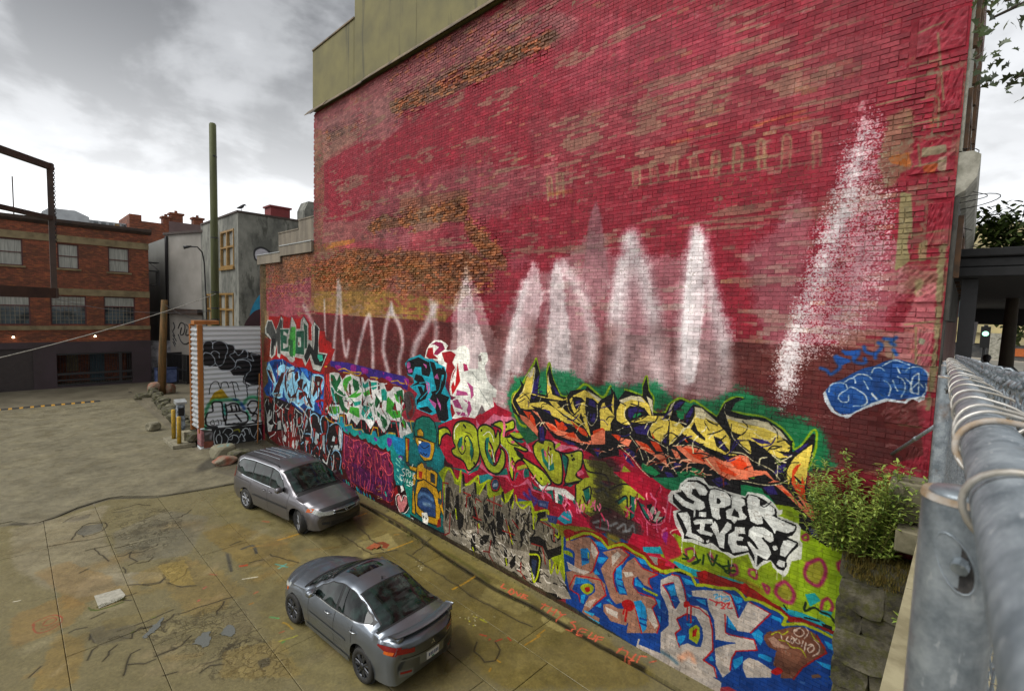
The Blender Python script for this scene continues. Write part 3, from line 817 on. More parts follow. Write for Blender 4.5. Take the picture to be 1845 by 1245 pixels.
P|#8c1f86|1|3290,937 -74,2 10,-43 63,-2
P|#8c1f86|1|3144,931 -90,-1 0,-31 69,-2
P|#8c1f86|1|2857,931 -22,-2 9,-16
P|#8c1f86|1|2812,907 -69,-1 16,-26 53,3
P|#8c1f86|1|2594,919 -48,1 7,-33 40,-1
P|#8c1f86|1|3537,912 -93,-2 23,-29 58,5
P|#0f7f93|0|3718,709 -50,-5 -1,-127 -192,-47 -428,-40 -364,62 -198,-7 -1,-66 197,-44 175,-12 504,-5 137,46 220,47
P|#6c1610|0|3719,882 -147,15 -94,-29 -325,10 -60,17 -59,-24 -105,2 -63,23 -89,-14 -52,-22 -100,8 -25,-29 -11,-82 185,-9 278,29 425,8 167,-20 23,-176 25,-62 25,31
S|#b28d1c|9.9|1|3490,878 -91,21 -67,-9 -75,-3 -114,10 41,-25 94,2 132,-4
S|#b28d1c|8.9|1|3015,878 -95,6 19,-12
S|#b28d1c|8.1|1|2751,881 -76,14 -34,-10 -48,1
S|#b28d1c|7.9|1|2585,906 -16,-21
S|#b28d1c|11.0|1|3681,886 38,-6
P|#b23438|0|3694,822 -50,11 -14,-238 37,-6 26,112
S|#141417|6.8|0|3669,830 11,-128 -19,-112
P|#141417|0|3717,523 -75,41 -190,-19 -124,10 -149,10 -217,18 -66,-23 -220,50 -42,-48 -137,-10 120,-15 48,-67 35,78 87,-17 70,-58 55,3 58,70 37,-79 79,0 21,22 144,-18 22,29 54,-27 56,6 12,64 80,-13 22,-61 96,-11
S|#b28d1c|9.1|0|3468,475 -5,51 -74,16 -12,-78 -104,30 -22,-33 -52,7 -72,17 -41,-34 -79,6 -37,74 -56,5 -20,-71 -64,13 -61,52 -73,10 -14,-69 -59,3 -47,57 -91,19
S|#b28d1c|7.8|0|2488,659 35,-2 -21,-69
S|#b28d1c|11.0|0|3717,476 -75,-21 -86,-2
S|#b4464a|8.6|0|3361,544 -9,-59
S|#b4464a|8.3|0|3231,545 -9,-57
S|#b4464a|8.1|0|3138,551 -9,-56
S|#b4464a|7.9|0|3068,559 -9,-56
S|#b4464a|7.8|0|3028,545 -9,-55
S|#b4464a|7.6|0|2953,640 -8,-54
S|#b4464a|7.5|0|2910,597 -8,-53
S|#b4464a|7.4|0|2868,565 -8,-53
S|#b4464a|7.3|0|2814,570 -8,-52
S|#b4464a|7.1|0|2745,627 -8,-52
S|#b4464a|9.2|0|3599,508 -10,-61
S|#b4464a|9.1|0|3533,525 -10,-60
S|#b4464a|13.9|0|2685,618 -27,-61 -18,-58
P|#bfc4c8|0|3632,840 -60,12 -94,5 -58,-48 -55,45 -76,14 -116,-8 -60,7 -21,-34 -49,32 -29,-7 -94,7 -19,-13 -63,8 -37,-53 -43,10 -42,35 -75,5 -41,-18 -10,-73 23,-31 7,-62 -49,-29 -65,-52 -1,-33 87,-8 24,-52 34,59 -6,73 101,-9 42,-66 44,-38 64,32 38,43 28,-35 47,-50 80,52 60,-6 51,-51 86,32 31,-54 45,74 102,-12 35,-57 71,-1 98,35 25,30 -50,37 -72,17 49,107 12,67
P|#0d5c33|0|3620,830 -60,1 -48,-39 -46,56 -23,-47 57,-63 -81,-22 -56,-14 56,-30 -35,-61 -66,-22 32,-27 79,9 47,48 82,10 12,43 -47,29 84,51
P|#118a80|0|3613,729 -54,1 -13,-100 30,-4
P|#3f9632|0|3667,566 -192,31 -12,-43 70,-35 72,-1
P|#3f9632|0|3398,828 -109,29 -11,-25 53,-28 22,-57 -34,-28 67,12 34,45
P|#0d5c33|0|3267,843 -84,-16 -21,-55 72,-25 33,49
P|#118a80|0|3122,835 -30,-17 -49,27 -10,-35 58,-23 31,12
P|#3f9632|0|3111,753 -79,37 -20,-33 78,-26
P|#118a80|0|3014,843 -85,11 -1,-40 47,-21 29,11
P|#118a80|0|2873,811 -45,11 -27,-20 -1,-58 63,-5
P|#3f9632|0|3385,666 -66,15 -65,4 -103,47 -20,24 82,-22 -41,37
P|#3f9632|0|3297,625 -127,10 -11,-72 51,2 108,13
P|#118a80|0|3109,666 -98,0 57,-66 20,-35 51,33
P|#118a80|0|3254,664 -114,28 10,-28 83,-29
P|#118a80|0|3001,642 -39,-59 116,-11
P|#0d5c33|0|3060,694 -68,0 9,-27 49,8
P|#0d5c33|0|2937,763 -56,-32 35,-50 47,-7
P|#3f9632|0|2783,775 -78,-36 33,-53 -101,17 -9,-41 91,-26 88,38 -7,79
P|#0d5c33|0|2690,822 -74,24 -18,-72 40,-34 43,50
P|#3f9632|0|2715,809 -34,-9 -35,-52 42,13
P|#0d5c33|0|2925,655 -128,-43 -9,-32 43,-38 20,66 64,8
P|#3f9632|0|2619,649 -48,-5 6,-48 41,6
P|#5a1d1e|0|3320,789 -21,3 -12,-74 27,-4
S|#141417|4.6|0|3320,789 -21,3 -12,-74 27,-4 6,75
P|#5a1d1e|0|3131,761 -21,-64 9,-43 21,17
S|#141417|4.4|0|3131,761 -21,-64 9,-43 21,17 -9,90
P|#5a1d1e|0|3034,856 -20,-13 -21,-83 20,2
S|#141417|4.2|0|3034,856 -20,-13 -21,-83 20,2 21,94
P|#5a1d1e|0|2915,850 -23,-7 -1,-54 18,8
S|#141417|4.1|0|2915,850 -23,-7 -1,-54 18,8 6,53
P|#5a1d1e|0|2890,720 -28,4 0,-34 27,-9
S|#141417|4.0|0|2890,720 -28,4 0,-34 27,-9 1,39
P|#5a1d1e|0|2725,698 -24,56 -22,-54 25,-4
S|#141417|3.8|0|2725,698 -24,56 -22,-54 25,-4 21,2
P|#5a1d1e|0|3582,608 -118,18 11,-13 95,-15
S|#141417|4.9|0|3582,608 -118,18 11,-13 95,-15 12,10
P|#5a1d1e|0|3297,636 -43,28 10,-34
S|#141417|4.6|0|3297,636 -43,28 10,-34 33,6
P|#5a1d1e|0|3173,860 -30,-2 -11,-56 20,-2
S|#141417|4.4|0|3173,860 -30,-2 -11,-56 20,-2 21,60
S|#bfc4c8|9.4|1|3631,778 -108,-77 -193,-16 -200,29
S|#bfc4c8|9.4|1|3289,868 120,-52 91,-100
S|#bfc4c8|8.8|1|3173,860 -42,-104 18,-139
S|#bfc4c8|8.6|1|3110,707 -99,-36 77,-75 0,-36
S|#bfc4c8|8.4|1|2964,739 -11,-89 56,-76
S|#bfc4c8|8.3|1|3091,782 -78,26 -211,52
S|#bfc4c8|8.2|1|2965,769 -83,41
S|#bfc4c8|8.0|1|2926,675 -101,-4 -71,-51
S|#bfc4c8|7.8|1|2801,807 -79,-52
S|#bfc4c8|7.9|1|2809,742 7,-69 -45,-41
P|#7c1c16|0|3607,803 -24,-3 6,-23 12,1
P|#7c1c16|0|3061,766 -14,-1 4,-13 10,1
P|#7c1c16|0|2648,804 -33,-14 6,-57 18,35
P|#7c1c16|0|2627,634 -33,-18 0,-18 24,14
P|#0e8f8d|0|3399,437 -125,24 -182,3 -186,11 -125,47 -91,14 -46,-82 -17,-92 56,-141 46,56 18,124 174,5 127,4 132,4 141,-5 88,7
P|#0d7fae|0|2765,517 -184,12 -2,-110 93,-9 31,31
P|#6c2a97|1|3379,441 -39,-2 10,-16
P|#6c2a97|1|3172,462 -27,-4 9,-20
P|#6c2a97|1|2955,465 -41,-9 16,-21 25,12
P|#6c2a97|1|2788,491 -46,5 -9,-32 30,-32 24,20
P|#6c2a97|1|2650,402 -43,2 6,-30 37,3
P|#4c0f12|0|3409,421 -88,-17 -10,31 -66,-34 -64,36 -37,-34 -79,30 -35,-38 -25,24 -34,-24 -49,28 -66,-38 -54,42 -16,-35 -38,26 -9,-66 -31,-27 -11,-125 27,-154 190,-31 216,19 284,8 22,153
P|#6b1c47|0|3393,395 -73,5 -75,-9 -83,13 -89,-4 -102,-10 -115,-9 -94,17 -16,-57 -31,-18 -10,-108 30,-17 -24,-44 44,-100 39,-3 71,1 91,5 77,0 115,-4 120,4 48,7 100,106
P|#531b4f|0|3270,205 -165,3 -121,-14 -116,-5 -140,11 27,-137 111,-7 167,1 115,0 120,5
S|#c0535a|6.9|1|3388,391 -11,-182 -97,-6
S|#c0535a|6.3|1|3389,396 -78,-4 -67,-15 -82,22 -27,-31 -62,32 -52,-12 -25,-12 -75,8 -33,-24 -40,5 -55,26 -39,-13
S|#c0535a|6.8|1|3320,357 9,-41 -48,-3 -38,-25 0,-29 56,-13
S|#c0535a|6.6|1|3189,352 -10,-59 -2,-103
S|#c0535a|6.7|1|3245,382 -1,-61
S|#c0535a|6.5|1|3135,377 -1,-73 8,-40
S|#c0535a|6.3|1|3090,355 8,-43 -18,-60 -53,-24 -42,29 9,52 44,26 9,30 -34,21
S|#c0535a|6.1|1|2936,336 7,-69 -17,-49 7,-83
S|#c0535a|6.0|1|2872,368 -10,-81 7,-46 -24,-20
S|#c0535a|5.8|1|2808,357 7,-58 -25,-55 -46,4 -30,33 9,41 46,23
S|#c0535a|6.0|1|2886,255 7,-29 -25,-33 -31,39 9,33 32,-4
S|#c0535a|6.8|1|3291,315 9,-21 -38,-1
S|#c0535a|7.1|1|3406,172 10,-31 -30,-13 -10,32 20,10
S|#c0535a|6.8|1|3278,55 -66,-11 0,-14
S|#c0535a|6.5|1|3140,144 -10,-82 -97,-5
S|#c0535a|6.3|1|3001,216 -1,-81 16,-68
S|#c0535a|6.7|1|3204,155 -10,-73
S|#c0535a|6.8|1|3251,172 9,-50 -20,-43
S|#c0535a|5.9|1|2805,223 -9,-50 30,-70 -31,-13
S|#c0535a|5.8|1|2728,200 -24,-27 22,-41 23,11 24,36
S|#c0535a|5.9|1|2787,88 -1,-34 -46,5
S|#c0535a|6.2|1|2932,91 -9,-25
S|#c0535a|6.9|1|3328,191 9,-31
S|#c0535a|6.3|1|3033,57 -68,6
P|#0f1618|0|3339,353 -19,-6 9,-16
P|#0f1618|0|3198,345 -14,-16 9,-16
P|#0f1618|0|3046,324 -26,-3 9,-16 17,5
P|#0f1618|0|2937,340 -17,-14 16,-17
P|#0f1618|0|2816,351 -16,-10 15,-12
P|#0f1618|0|3124,259 -18,-14 8,-48 18,5
P|#0f1618|0|3013,417 -13,-29 8,-46
P|#0f1618|0|2877,244 -24,6 -8,-42 24,-6
P|#0f1618|0|2761,329 -19,1 3,-31 15,5
P|#0f1618|0|3027,219 -42,20 -1,-27
S|#1b9dab|17.4|0|3193,35 -13,-20
S|#0f6f96|17.3|0|3166,29 -13,-20
S|#1c3c86|17.1|0|3134,24 -13,-20
S|#27a8b4|16.9|0|3094,26 -13,-19
S|#1a6b9c|16.7|0|3050,30 -13,-20
S|#2fb7ae|16.5|0|3007,28 -13,-19
S|#163d86|16.3|0|2956,21 -13,-19
S|#2a9c9c|18.2|0|3355,44 -14,-21
S|#2fa7a4|18.0|0|3316,35 -14,-21
S|#22387c|18.4|0|3394,38 -14,-21
S|#1f8080|18.6|0|3435,101 -14,-21
S|#2ba59c|16.2|0|2947,10 -12,-19
S|#7a2c18|17.0|0|3102,0 -13,-19
S|#7a3018|16.7|0|3032,-7 -13,-19
S|#2fb0a8|15.4|0|2803,110 -11,-19
S|#b9b2a4|5.5|0|2890,44 -13,4
S|#a9842a|5.4|0|2874,137 -29,6
S|#7a2018|5.4|0|2874,135 -25,10
S|#7a2018|5.5|0|2911,114 -30,10
S|#a9842a|5.5|0|2900,56 -19,4
S|#7a2018|5.5|0|2908,43 -25,6
S|#b9b2a4|5.5|0|2901,38 -11,9
S|#a9842a|5.5|0|2867,44 -23,9
S|#9a2018|5.5|0|2919,120 -24,7
S|#9a2018|5.5|0|2890,152 -10,7
S|#a9842a|5.5|0|2921,102 -9,6
S|#a9842a|5.5|0|2881,137 -10,6
S|#9a2018|5.5|0|2873,85 -26,6
S|#b9b2a4|5.5|0|2868,57 -21,4
S|#7a2018|5.5|0|2882,94 -12,-1
S|#9a2018|5.5|0|2897,150 -12,-1
S|#a9842a|5.5|0|2894,92 -29,11
S|#b9b2a4|5.5|0|2901,105 -14,2
S|#b9b2a4|5.5|0|2905,58 -12,-1
S|#b9b2a4|5.4|0|2877,135 -19,3
S|#7a2018|5.5|0|2912,51 -16,9
S|#7a2018|5.5|0|2894,136 -23,1
S|#7a2018|5.5|0|2906,75 -23,13
S|#a9842a|5.5|0|2888,129 -27,8
P|#6f1512|0|2725,106 -29,18 -2,-70 45,-14
P|#2a0a0c|0|2701,185 -87,53 -62,-54 -47,28 -3,-98 46,-71 111,-14 28,72
P|#7f1216|0|2701,163 -38,32 -14,-61 38,-18
P|#6b1014|0|2564,173 -60,32 11,-46 36,-3
P|#b9797e|0|2661,109 -12,25 -37,11 -13,-39 -24,43 -24,7 -7,-41 41,-70 49,-23
P|#d3d8d8|0|2626,206 -25,14 -19,-31 30,-23
S|#d3d8d8|5.8|1|2667,63 7,56 -37,26 -26,-36 -24,43 -36,4
S|#d3d8d8|5.7|1|2660,58 -51,-35 -61,34 -34,53
P|#0f8189|0|2597,27 -96,31 -71,-33 141,-26
P|#0d6c70|0|2501,533 -91,19 -14,-105 55,-55 82,-6 -3,113
P|#0d6f78|0|2291,564 -124,-12 8,-79 28,-58 94,2 -9,62
P|#0e7a70|0|2557,381 -61,-41 -17,-219 -37,-72 58,-5 77,175
P|#11868e|0|2609,538 -118,52 -1,-62 70,-22
P|#0f7e86|0|2693,391 -112,-16 20,-162 75,-14
S|#8fd0c4|5.7|0|2637,264 -18,-9
S|#8fd0c4|5.8|0|2681,347 -18,-8
S|#8fd0c4|5.8|0|2669,372 -18,-8
S|#8fd0c4|5.7|0|2632,392 -18,-9
S|#8fd0c4|5.8|0|2667,311 -18,-9
S|#8fd0c4|5.7|0|2629,246 -17,-9
S|#8fd0c4|5.8|0|2677,380 -18,-8
S|#8fd0c4|5.8|0|2654,256 -18,-9
S|#8fd0c4|5.7|0|2647,388 -18,-9
S|#8fd0c4|5.7|0|2647,339 -17,-9
S|#8fd0c4|5.7|0|2652,370 -17,-8
S|#8fd0c4|5.8|0|2667,305 -17,-8
S|#8fd0c4|5.7|0|2633,262 -17,-9
S|#8fd0c4|5.7|0|2639,385 -17,-9
S|#8fd0c4|5.8|0|2673,343 -18,-9
S|#8fd0c4|5.7|0|2630,252 -18,-8
S|#8fd0c4|5.7|0|2632,396 -18,-8
S|#8fd0c4|5.7|0|2647,359 -18,-8
S|#8fd0c4|5.8|0|2670,266 -18,-8
S|#8fd0c4|5.8|0|2663,227 -17,-8
P|#0f6d62|0|2473,569 13,49 -27,60 -66,32 -66,5 -53,-23 -28,-60 8,-67 69,5 77,4
S|#141417|7.7|0|2473,569 13,49 -27,60 -66,32 -66,5 -53,-23 -28,-60 8,-67 69,5 77,4 73,-5
P|#b08a18|0|2445,575 1,37 -33,17 -29,-18 -6,-26
S|#141417|5.2|0|2445,575 1,37 -33,17 -29,-18 -6,-26 67,-10
P|#0c4b48|0|2270,568 -103,-10 -29,7 19,-20 91,-5
P|#b58f17|0|2467,564 -67,7 -130,-3 -1,-45 24,-65 75,-25 45,23 19,50 29,28
S|#141417|6.1|0|2467,564 -67,7 -130,-3 -1,-45 24,-65 75,-25 45,23 19,50 29,28 6,30
P|#1d5fa8|1|2434,513 -35,34 -76,10 -17,-29 14,-57 54,-12 51,15
S|#141417|5.2|1|2410,522 -34,-10 -33,14 -21,15
S|#141417|6.1|1|2408,478 -22,-9 -11,13 -17,-10 -16,14
P|#efe9d8|1|2427,552 -22,1 5,-18 20,-1
P|#141417|0|2439,559 -62,0 11,-9 45,0
P|#b58f17|0|2575,538 -44,2 8,-155 24,-6
S|#141417|6.5|0|2575,538 -44,2 8,-155 24,-6 12,159
P|#a02a12|0|2555,535 -24,4 6,-77 12,-2
P|#3d4044|0|2569,378 -36,8 -13,-32 30,7
S|#141417|4.6|0|2569,378 -36,8 -13,-32 30,7 19,17
P|#b58f17|0|2526,367 -87,8 11,-30 70,-4
S|#141417|5.5|0|2526,367 -87,8 11,-30 70,-4 6,26
P|#b58f17|0|2440,388 -45,32 -55,-20 -75,-1 -32,-12 8,-94 63,2 66,9 79,-7
S|#141417|6.9|0|2440,388 -45,32 -55,-20 -75,-1 -32,-12 8,-94 63,2 66,9 79,-7 -9,91
P|#3d4044|0|2384,416 -33,14 -11,-24 -59,9 26,-27 65,4
P|#9a2a14|0|2427,357 -44,5 9,-50 29,6
P|#2a3340|0|2301,376 -37,-3 -7,-51 43,1
S|#141417|4.2|0|2301,376 -37,-3 -7,-51 43,1 1,53
S|#141417|5.2|1|2345,392 4,-42 -6,-32
P|#b58f17|0|2437,286 -67,32 -129,-18 -33,-43 -13,-82 18,-104 117,-13 113,25 20,99
S|#141417|7.8|0|2437,286 -67,32 -129,-18 -33,-43 -13,-82 18,-104 117,-13 113,25 20,99 -26,104
P|#22406f|0|2433,135 -4,71 -38,55 -55,12 -65,-28 -23,-53 -3,-79 75,-11 90,20
S|#141417|6.1|0|2433,135 -4,71 -38,55 -55,12 -65,-28 -23,-53 -3,-79 75,-11 90,20 23,13
A|#5d86b4|22.8|0.8|0.6|2423,193 -55,37 -88,-15
A|#3d5f96|22.7|0.8|0.6|2411,163 -67,26 -86,-13
A|#2c4a86|22.6|0.8|0.6|2399,146 -78,-4 -64,-6
A|#162a4c|22.8|0.8|0.6|2390,244 -55,9
A|#86a6c4|22.7|0.8|0.6|2366,163 -65,13
P|#b58f17|0|2484,315 -29,21 -1,-41 18,-88 -17,-93 -1,-48 35,3 -2,148
S|#141417|5.5|0|2484,315 -29,21 -1,-41 18,-88 -17,-93 -1,-48 35,3 -2,148 -3,98
P|#b58f17|0|2219,280 -20,19 -7,-64 -27,-69 -1,-26 42,52
S|#141417|5.0|0|2219,280 -20,19 -7,-64 -27,-69 -1,-26 42,52 13,88
P|#2d3a44|0|2482,253 -25,7 -1,-41 27,-8
P|#2d3a44|0|2229,244 -42,-1 9,-35 26,-1
P|#d3d8d8|0|2386,101 -55,18 -17,-35 15,-59 39,7 12,37
P|#141417|0|2375,85 -17,2 5,-19
P|#141417|0|2347,87 -17,-2 11,-17
P|#8a2412|0|2224,107 -30,23 -2,-52 41,-21
P|#14161a|0|2512,54 -138,-10 -183,1 -2,-75 171,3 139,29
S|#bfc4c8|5.6|1|2500,30 -24,1 11,-25 18,4
S|#bfc4c8|5.9|1|2222,28 -26,2 10,-23 15,5
S|#d3d8d8|5.7|1|2574,334 30,-11 -7,-16 -24,-8 18,-16 24,-2
S|#d3d8d8|5.6|1|2554,289 7,41 -30,1 18,-26
S|#d3d8d8|5.5|1|2514,328 17,-11 -6,-23 -18,15 7,19
S|#d3d8d8|5.5|1|2484,329 5,-36
S|#d3d8d8|5.4|1|2467,330 17,-18 -22,-19
S|#d3d8d8|5.7|1|2628,284 -1,-35 -25,-1
S|#d3d8d8|5.7|1|2588,266 -8,-22
S|#d3d8d8|5.6|1|2566,269 -15,-21 -9,24
S|#d3d8d8|5.5|1|2512,273 11,-25 -23,0
S|#d3d8d8|5.5|1|2530,257 -18,3
S|#d3d8d8|5.5|1|2483,274 17,-12 -18,-6 18,-15
S|#d3d8d8|5.6|1|2553,233 -36,0
S|#d3d8d8|5.4|1|2497,367 -11,17
P|#4a4244|1|2596,821 -79,22 -50,-61 27,-89 58,-27 32,75
P|#6d1c1c|0|2536,818 -49,-27 7,-92 28,-28 31,29 -48,42
P|#d3d8d8|0|2383,1070 -17,51 -26,34 -51,30 -60,4 -42,-13 -25,-14 16,-27 -88,7 -31,23 -45,10 -35,-19 -12,-44 12,-65 -80,8 3,68 -20,23 -49,2 -8,-42 26,-36 -31,-73 -68,-38 5,-38 26,-4 -23,-68 26,-37 41,-3 37,57 12,-46 48,-67 75,11 109,-19 52,95 90,221
P|#86254f|0|2323,1156 -52,22 -59,-4 -26,-34 33,-18 41,-25 35,3 -17,22 -33,24 43,13
P|#94101c|0|2369,1082 -21,51 -43,9 -10,-42 -44,-23 87,-8
P|#8f1622|0|2218,1116 -81,17 -48,-16 30,-49 -33,-32 45,-87 13,-75 51,45 -28,140 25,8
P|#6e1c44|0|2196,940 -41,16 -27,-80 -48,-3 31,-20 41,-1
P|#aa0f14|0|2072,1073 -27,-103 67,-91 14,49 -19,34 -17,-29
S|#d3d8d8|6.4|1|2068,1073 -27,-103 75,-92 18,44 -18,80 -37,50
P|#9a2b5a|0|2025,1072 -30,-2 -16,-33 37,-9
P|#a34a80|0|2015,983 -76,-30 -9,-48 21,-23 9,48 32,46
P|#a34a80|0|2074,915 -84,1 -16,-17 107,-16
P|#a34a80|0|2018,872 -60,-6 -16,-42 28,-45 16,38 -14,32
P|#a34a80|0|2111,848 -47,17 -48,-53 70,4
P|#a34a80|0|2078,791 -78,8 -30,-20 91,-5
P|#8b1220|0|2151,826 -40,1 -26,-47 23,-30 33,20
P|#7c7478|0|1902,1123 -21,7 -8,-24 21,-16
P|#6f6469|0|1864,866 -37,-42 48,-52 29,19
S|#9aa0a0|4.7|1|1949,1031 -52,-38 -7,5
S|#9aa0a0|4.6|1|1888,950 -44,-42 -63,-57
S|#d3d8d8|5.7|0|2016,812 45,-59 47,-3
S|#d3d8d8|5.5|1|1973,879 28,-60 -16,-42
P|#b3123a|0|1776,899 -68,-46 12,-30 40,12
P|#a01530|0|1911,790 -42,26 -37,-42 48,-38 44,2
P|#1ca0b8|0|2591,1017 -39,33 -123,38 -56,-22 -70,6 -53,-22 -67,-14 -19,-50 15,-64 -51,-56 -2,-72 -18,-49 15,-34 82,-5 53,44 43,-18 156,13 21,59 -28,37 87,34 -47,28 10,33 59,10
P|#101216|0|2571,1031 -124,39 -110,-23 -19,-46 16,-40 73,3 11,48 65,-7 27,-53 49,0 21,38
P|#101216|0|2472,962 -65,-4 -38,-39 -37,-39 34,-60 73,-33 18,-26 1,40 -72,60 -8,40 46,5 104,-30 -76,38 38,12
P|#101216|0|2346,1057 -61,-5 -19,-35 -67,17 -26,-28 6,-69 40,-68 68,-26 27,28 -52,18 28,72 19,51
P|#101216|0|2451,886 -37,5 -28,-30 27,-26
P|#101216|0|2305,856 -94,19 -75,-10 23,-35 -19,-91 32,-22 59,-5 54,88 45,15
P|#101216|0|2438,753 -91,26 -54,-24 26,-15 100,5
P|#b05c9c|1|2566,1025 -29,3 -6,-27 34,-15
P|#b05c9c|0|2565,980 -49,11 -10,-22 44,-10
P|#b05c9c|0|2400,1036 -37,-7 0,-22
P|#b05c9c|0|2286,961 -29,30 -18,-35
P|#b05c9c|0|2369,930 -36,-7 -10,-42 17,-30 19,36
P|#b05c9c|0|2339,830 -79,-21 7,-33 36,21
P|#b05c9c|0|2257,847 -40,-37 -1,-37 26,33
S|#1ca0b8|6.2|1|2337,1064 -19,-63 25,-57
S|#1ca0b8|6.4|1|2433,911 -73,9 -19,-41 80,-67
S|#1ca0b8|5.4|1|2214,970 15,-66 33,-36
S|#1ca0b8|6.0|1|2266,1017 -16,28 -35,-23
P|#1ca0b8|0|2214,986 -21,2 8,-38 12,9
P|#9c1232|0|2235,681 -50,25 -57,26 -117,42 -104,8 -89,59 -66,39 -117,-22 -81,-45 -83,-37 -83,4 -79,-8 -108,3 -14,-62 5,-122 -5,-99 185,-59 143,21 189,58 258,-63 85,24 97,8 87,87
P|#b96b86|0|1907,777 -37,-33 -100,86 -53,-5 -83,14 -104,-43 3,-63 -37,-46 -31,82 -120,3 -16,-9 -128,10 -2,-30 69,17 60,-30 162,-46 47,7 4,89 91,-9 -5,47 63,-16 118,-41 90,-37
P|#b95f7c|0|1863,554 -65,-47 -145,23 -27,-44 -49,14 -35,28 -23,24 -36,-26 -12,-19 -112,-7 -33,-24 -38,66 -71,0 -21,-35 51,26 49,-23 10,-20 42,-8 28,22 112,-6 30,27 89,-43 58,36 133,-21 85,18 71,-64 16,21
P|#8a0e28|0|1499,486 -130,-2 -182,8 268,-85
P|#7b1228|0|1956,491 -73,33 -85,-22 69,-33
P|#1d7d86|0|1874,472 -76,30 -41,-9 25,-50 69,-29
P|#274a86|0|1580,434 -66,6 5,-33 60,-5
P|#3f4f80|0|1446,465 -66,11 9,-33 56,-4
A|#2b3c96|18.5|0.8|0.5|1505,497 -13,-27 -35,-12 22,-29
A|#2b3c96|18.8|0.8|0.5|1539,469 -48,-22
P|#11685f|0|2103,459 -141,0 -93,79 -5,41 -8,-28 26,-51 80,-46 23,25
P|#11685f|0|1828,563 -84,-57 -91,29 14,34 38,-29
P|#11685f|0|1787,760 -32,39 12,-35 40,-22
P|#11685f|0|1674,726 -55,43 -12,-2 42,-36 -62,4 -48,-4 7,30 -10,-25 32,-20
P|#11685f|0|1608,510 -10,49 -47,30 -8,-43 -35,18 7,34 48,-3
P|#11685f|0|1496,549 -19,-22 -73,-10 -43,21 -13,-56 -21,6 7,41 -117,9 -30,-46 59,29 42,21 7,-57 63,-2 13,31 111,-6
P|#11685f|0|1317,720 -41,5 -2,-49 18,-43
P|#11685f|0|1300,589 -41,-1 -28,20 28,-28
P|#9fb026|1|2234,659 -50,21 -42,-3 -25,-32 41,3 41,-30 15,-46 17,-4
S|#141417|11.4|2|2234,659 -50,21 -42,-3 -25,-32 41,3 41,-30 15,-46 17,-4 3,91
P|#95a428|1|2101,638 -7,59 -38,38 -68,17 -68,-12 -38,-47 -13,-76 15,-68 42,-50 37,-20 39,42 87,15 17,28 -31,22 17,23
S|#141417|10.7|2|2101,638 -7,59 -38,38 -68,17 -68,-12 -38,-47 -13,-76 15,-68 42,-50 37,-20 39,42 87,15 17,28 -31,22 17,23 9,29
P|#11685f|0|2041,645 -26,16 6,-58 22,-15 13,18
P|#b96b86|0|2021,609 -16,-2 3,-26 12,2
S|#141417|6.9|1|2041,640 14,-44 -36,-38 -30,32 10,44 -7,27 -22,9 -39,-37 -9,-48 13,-43
P|#11685f|0|1969,665 -30,-24 -17,-46 13,-53 16,36 -5,52
S|#d3d8d8|5.8|1|2084,631 2,52 -38,43
S|#141417|4.3|1|1993,691 -38,-3 -23,-20
P|#95a62a|1|1890,691 -6,41 -35,26 -41,3 -42,-16 -14,-35 -19,41 -15,-62 30,-64 5,-49 20,0 -4,63 29,37 27,-1 -2,-58 -36,-49 -41,-5 -37,71 8,27 -34,-17 -2,-69 50,-56 68,2 43,43 30,52
S|#141417|9.8|2|1890,691 -6,41 -35,26 -41,3 -42,-16 -14,-35 -19,41 -15,-62 30,-64 5,-49 20,0 -4,63 29,37 27,-1 -2,-58 -36,-49 -41,-5 -37,71 8,27 -34,-17 -2,-69 50,-56 68,2 43,43 30,52 18,75
P|#11685f|0|1826,690 -27,10 4,-68 -30,-51 -14,-26 41,14 23,58
P|#95a428|0|1805,675 -29,-37 5,-40 25,33
S|#d3d8d8|4.6|1|1847,700 -40,28 -28,-14 -15,-30
S|#d3d8d8|4.6|1|1776,638 -23,-62
P|#9fb026|1|1781,771 -33,20 -32,11 -39,-2 -49,22 -8,-39 55,-29 -1,-28 -127,53 4,-32 48,-15 50,8 -63,-32 -61,-14 23,-14 67,3 -56,-33 -123,-32 -63,-44 21,-23 38,-11 65,45 61,47 48,-30 15,-87 28,58 9,73 53,35 8,45 -5,34
S|#141417|9.0|2|1781,771 -33,20 -32,11 -39,-2 -49,22 -8,-39 55,-29 -1,-28 -127,53 4,-32 48,-15 50,8 -63,-32 -61,-14 23,-14 67,3 -56,-33 -123,-32 -63,-44 21,-23 38,-11 65,45 61,47 48,-30 15,-87 28,58 9,73 53,35 8,45 -5,34 67,11
S|#141417|5.4|1|1662,751 5,-38 -32,-16 -50,2
P|#c2607c|0|1642,714 -25,5 -1,-13 19,-4
P|#8fa02a|0|1650,754 -97,19 4,-23 73,-11
S|#d3d8d8|3.8|1|1711,681 -53,-35 -16,-71
S|#d3d8d8|3.5|1|1496,567 -64,-31 -54,28
P|#141417|0|1609,684 -61,-22 10,-30 38,19
P|#9aa02e|0|1593,592 -59,28 -12,-15 70,-31
P|#d3d8d8|0|1473,555 -46,-18 -49,14 -89,12 -52,-19 -1,-24 93,10 -2,-46 15,-1 8,58 81,-23
P|#97a02a|1|1492,719 -28,32 -49,15 -49,-2 -12,-32 -27,-10 -18,-55 1,-81 47,-12 51,42 52,40 24,29
S|#141417|8.3|2|1492,719 -28,32 -49,15 -49,-2 -12,-32 -27,-10 -18,-55 1,-81 47,-12 51,42 52,40 24,29 8,34
P|#11685f|0|1440,713 -16,12 -8,-50 -34,-26 -20,22 -7,-33 32,-16 40,38
S|#d3d8d8|4.4|0|1391,716 -4,-86
S|#d3d8d8|3.8|0|1372,707 0,-47
P|#c2607c|0|1424,717 -14,-6 -7,-28 14,5
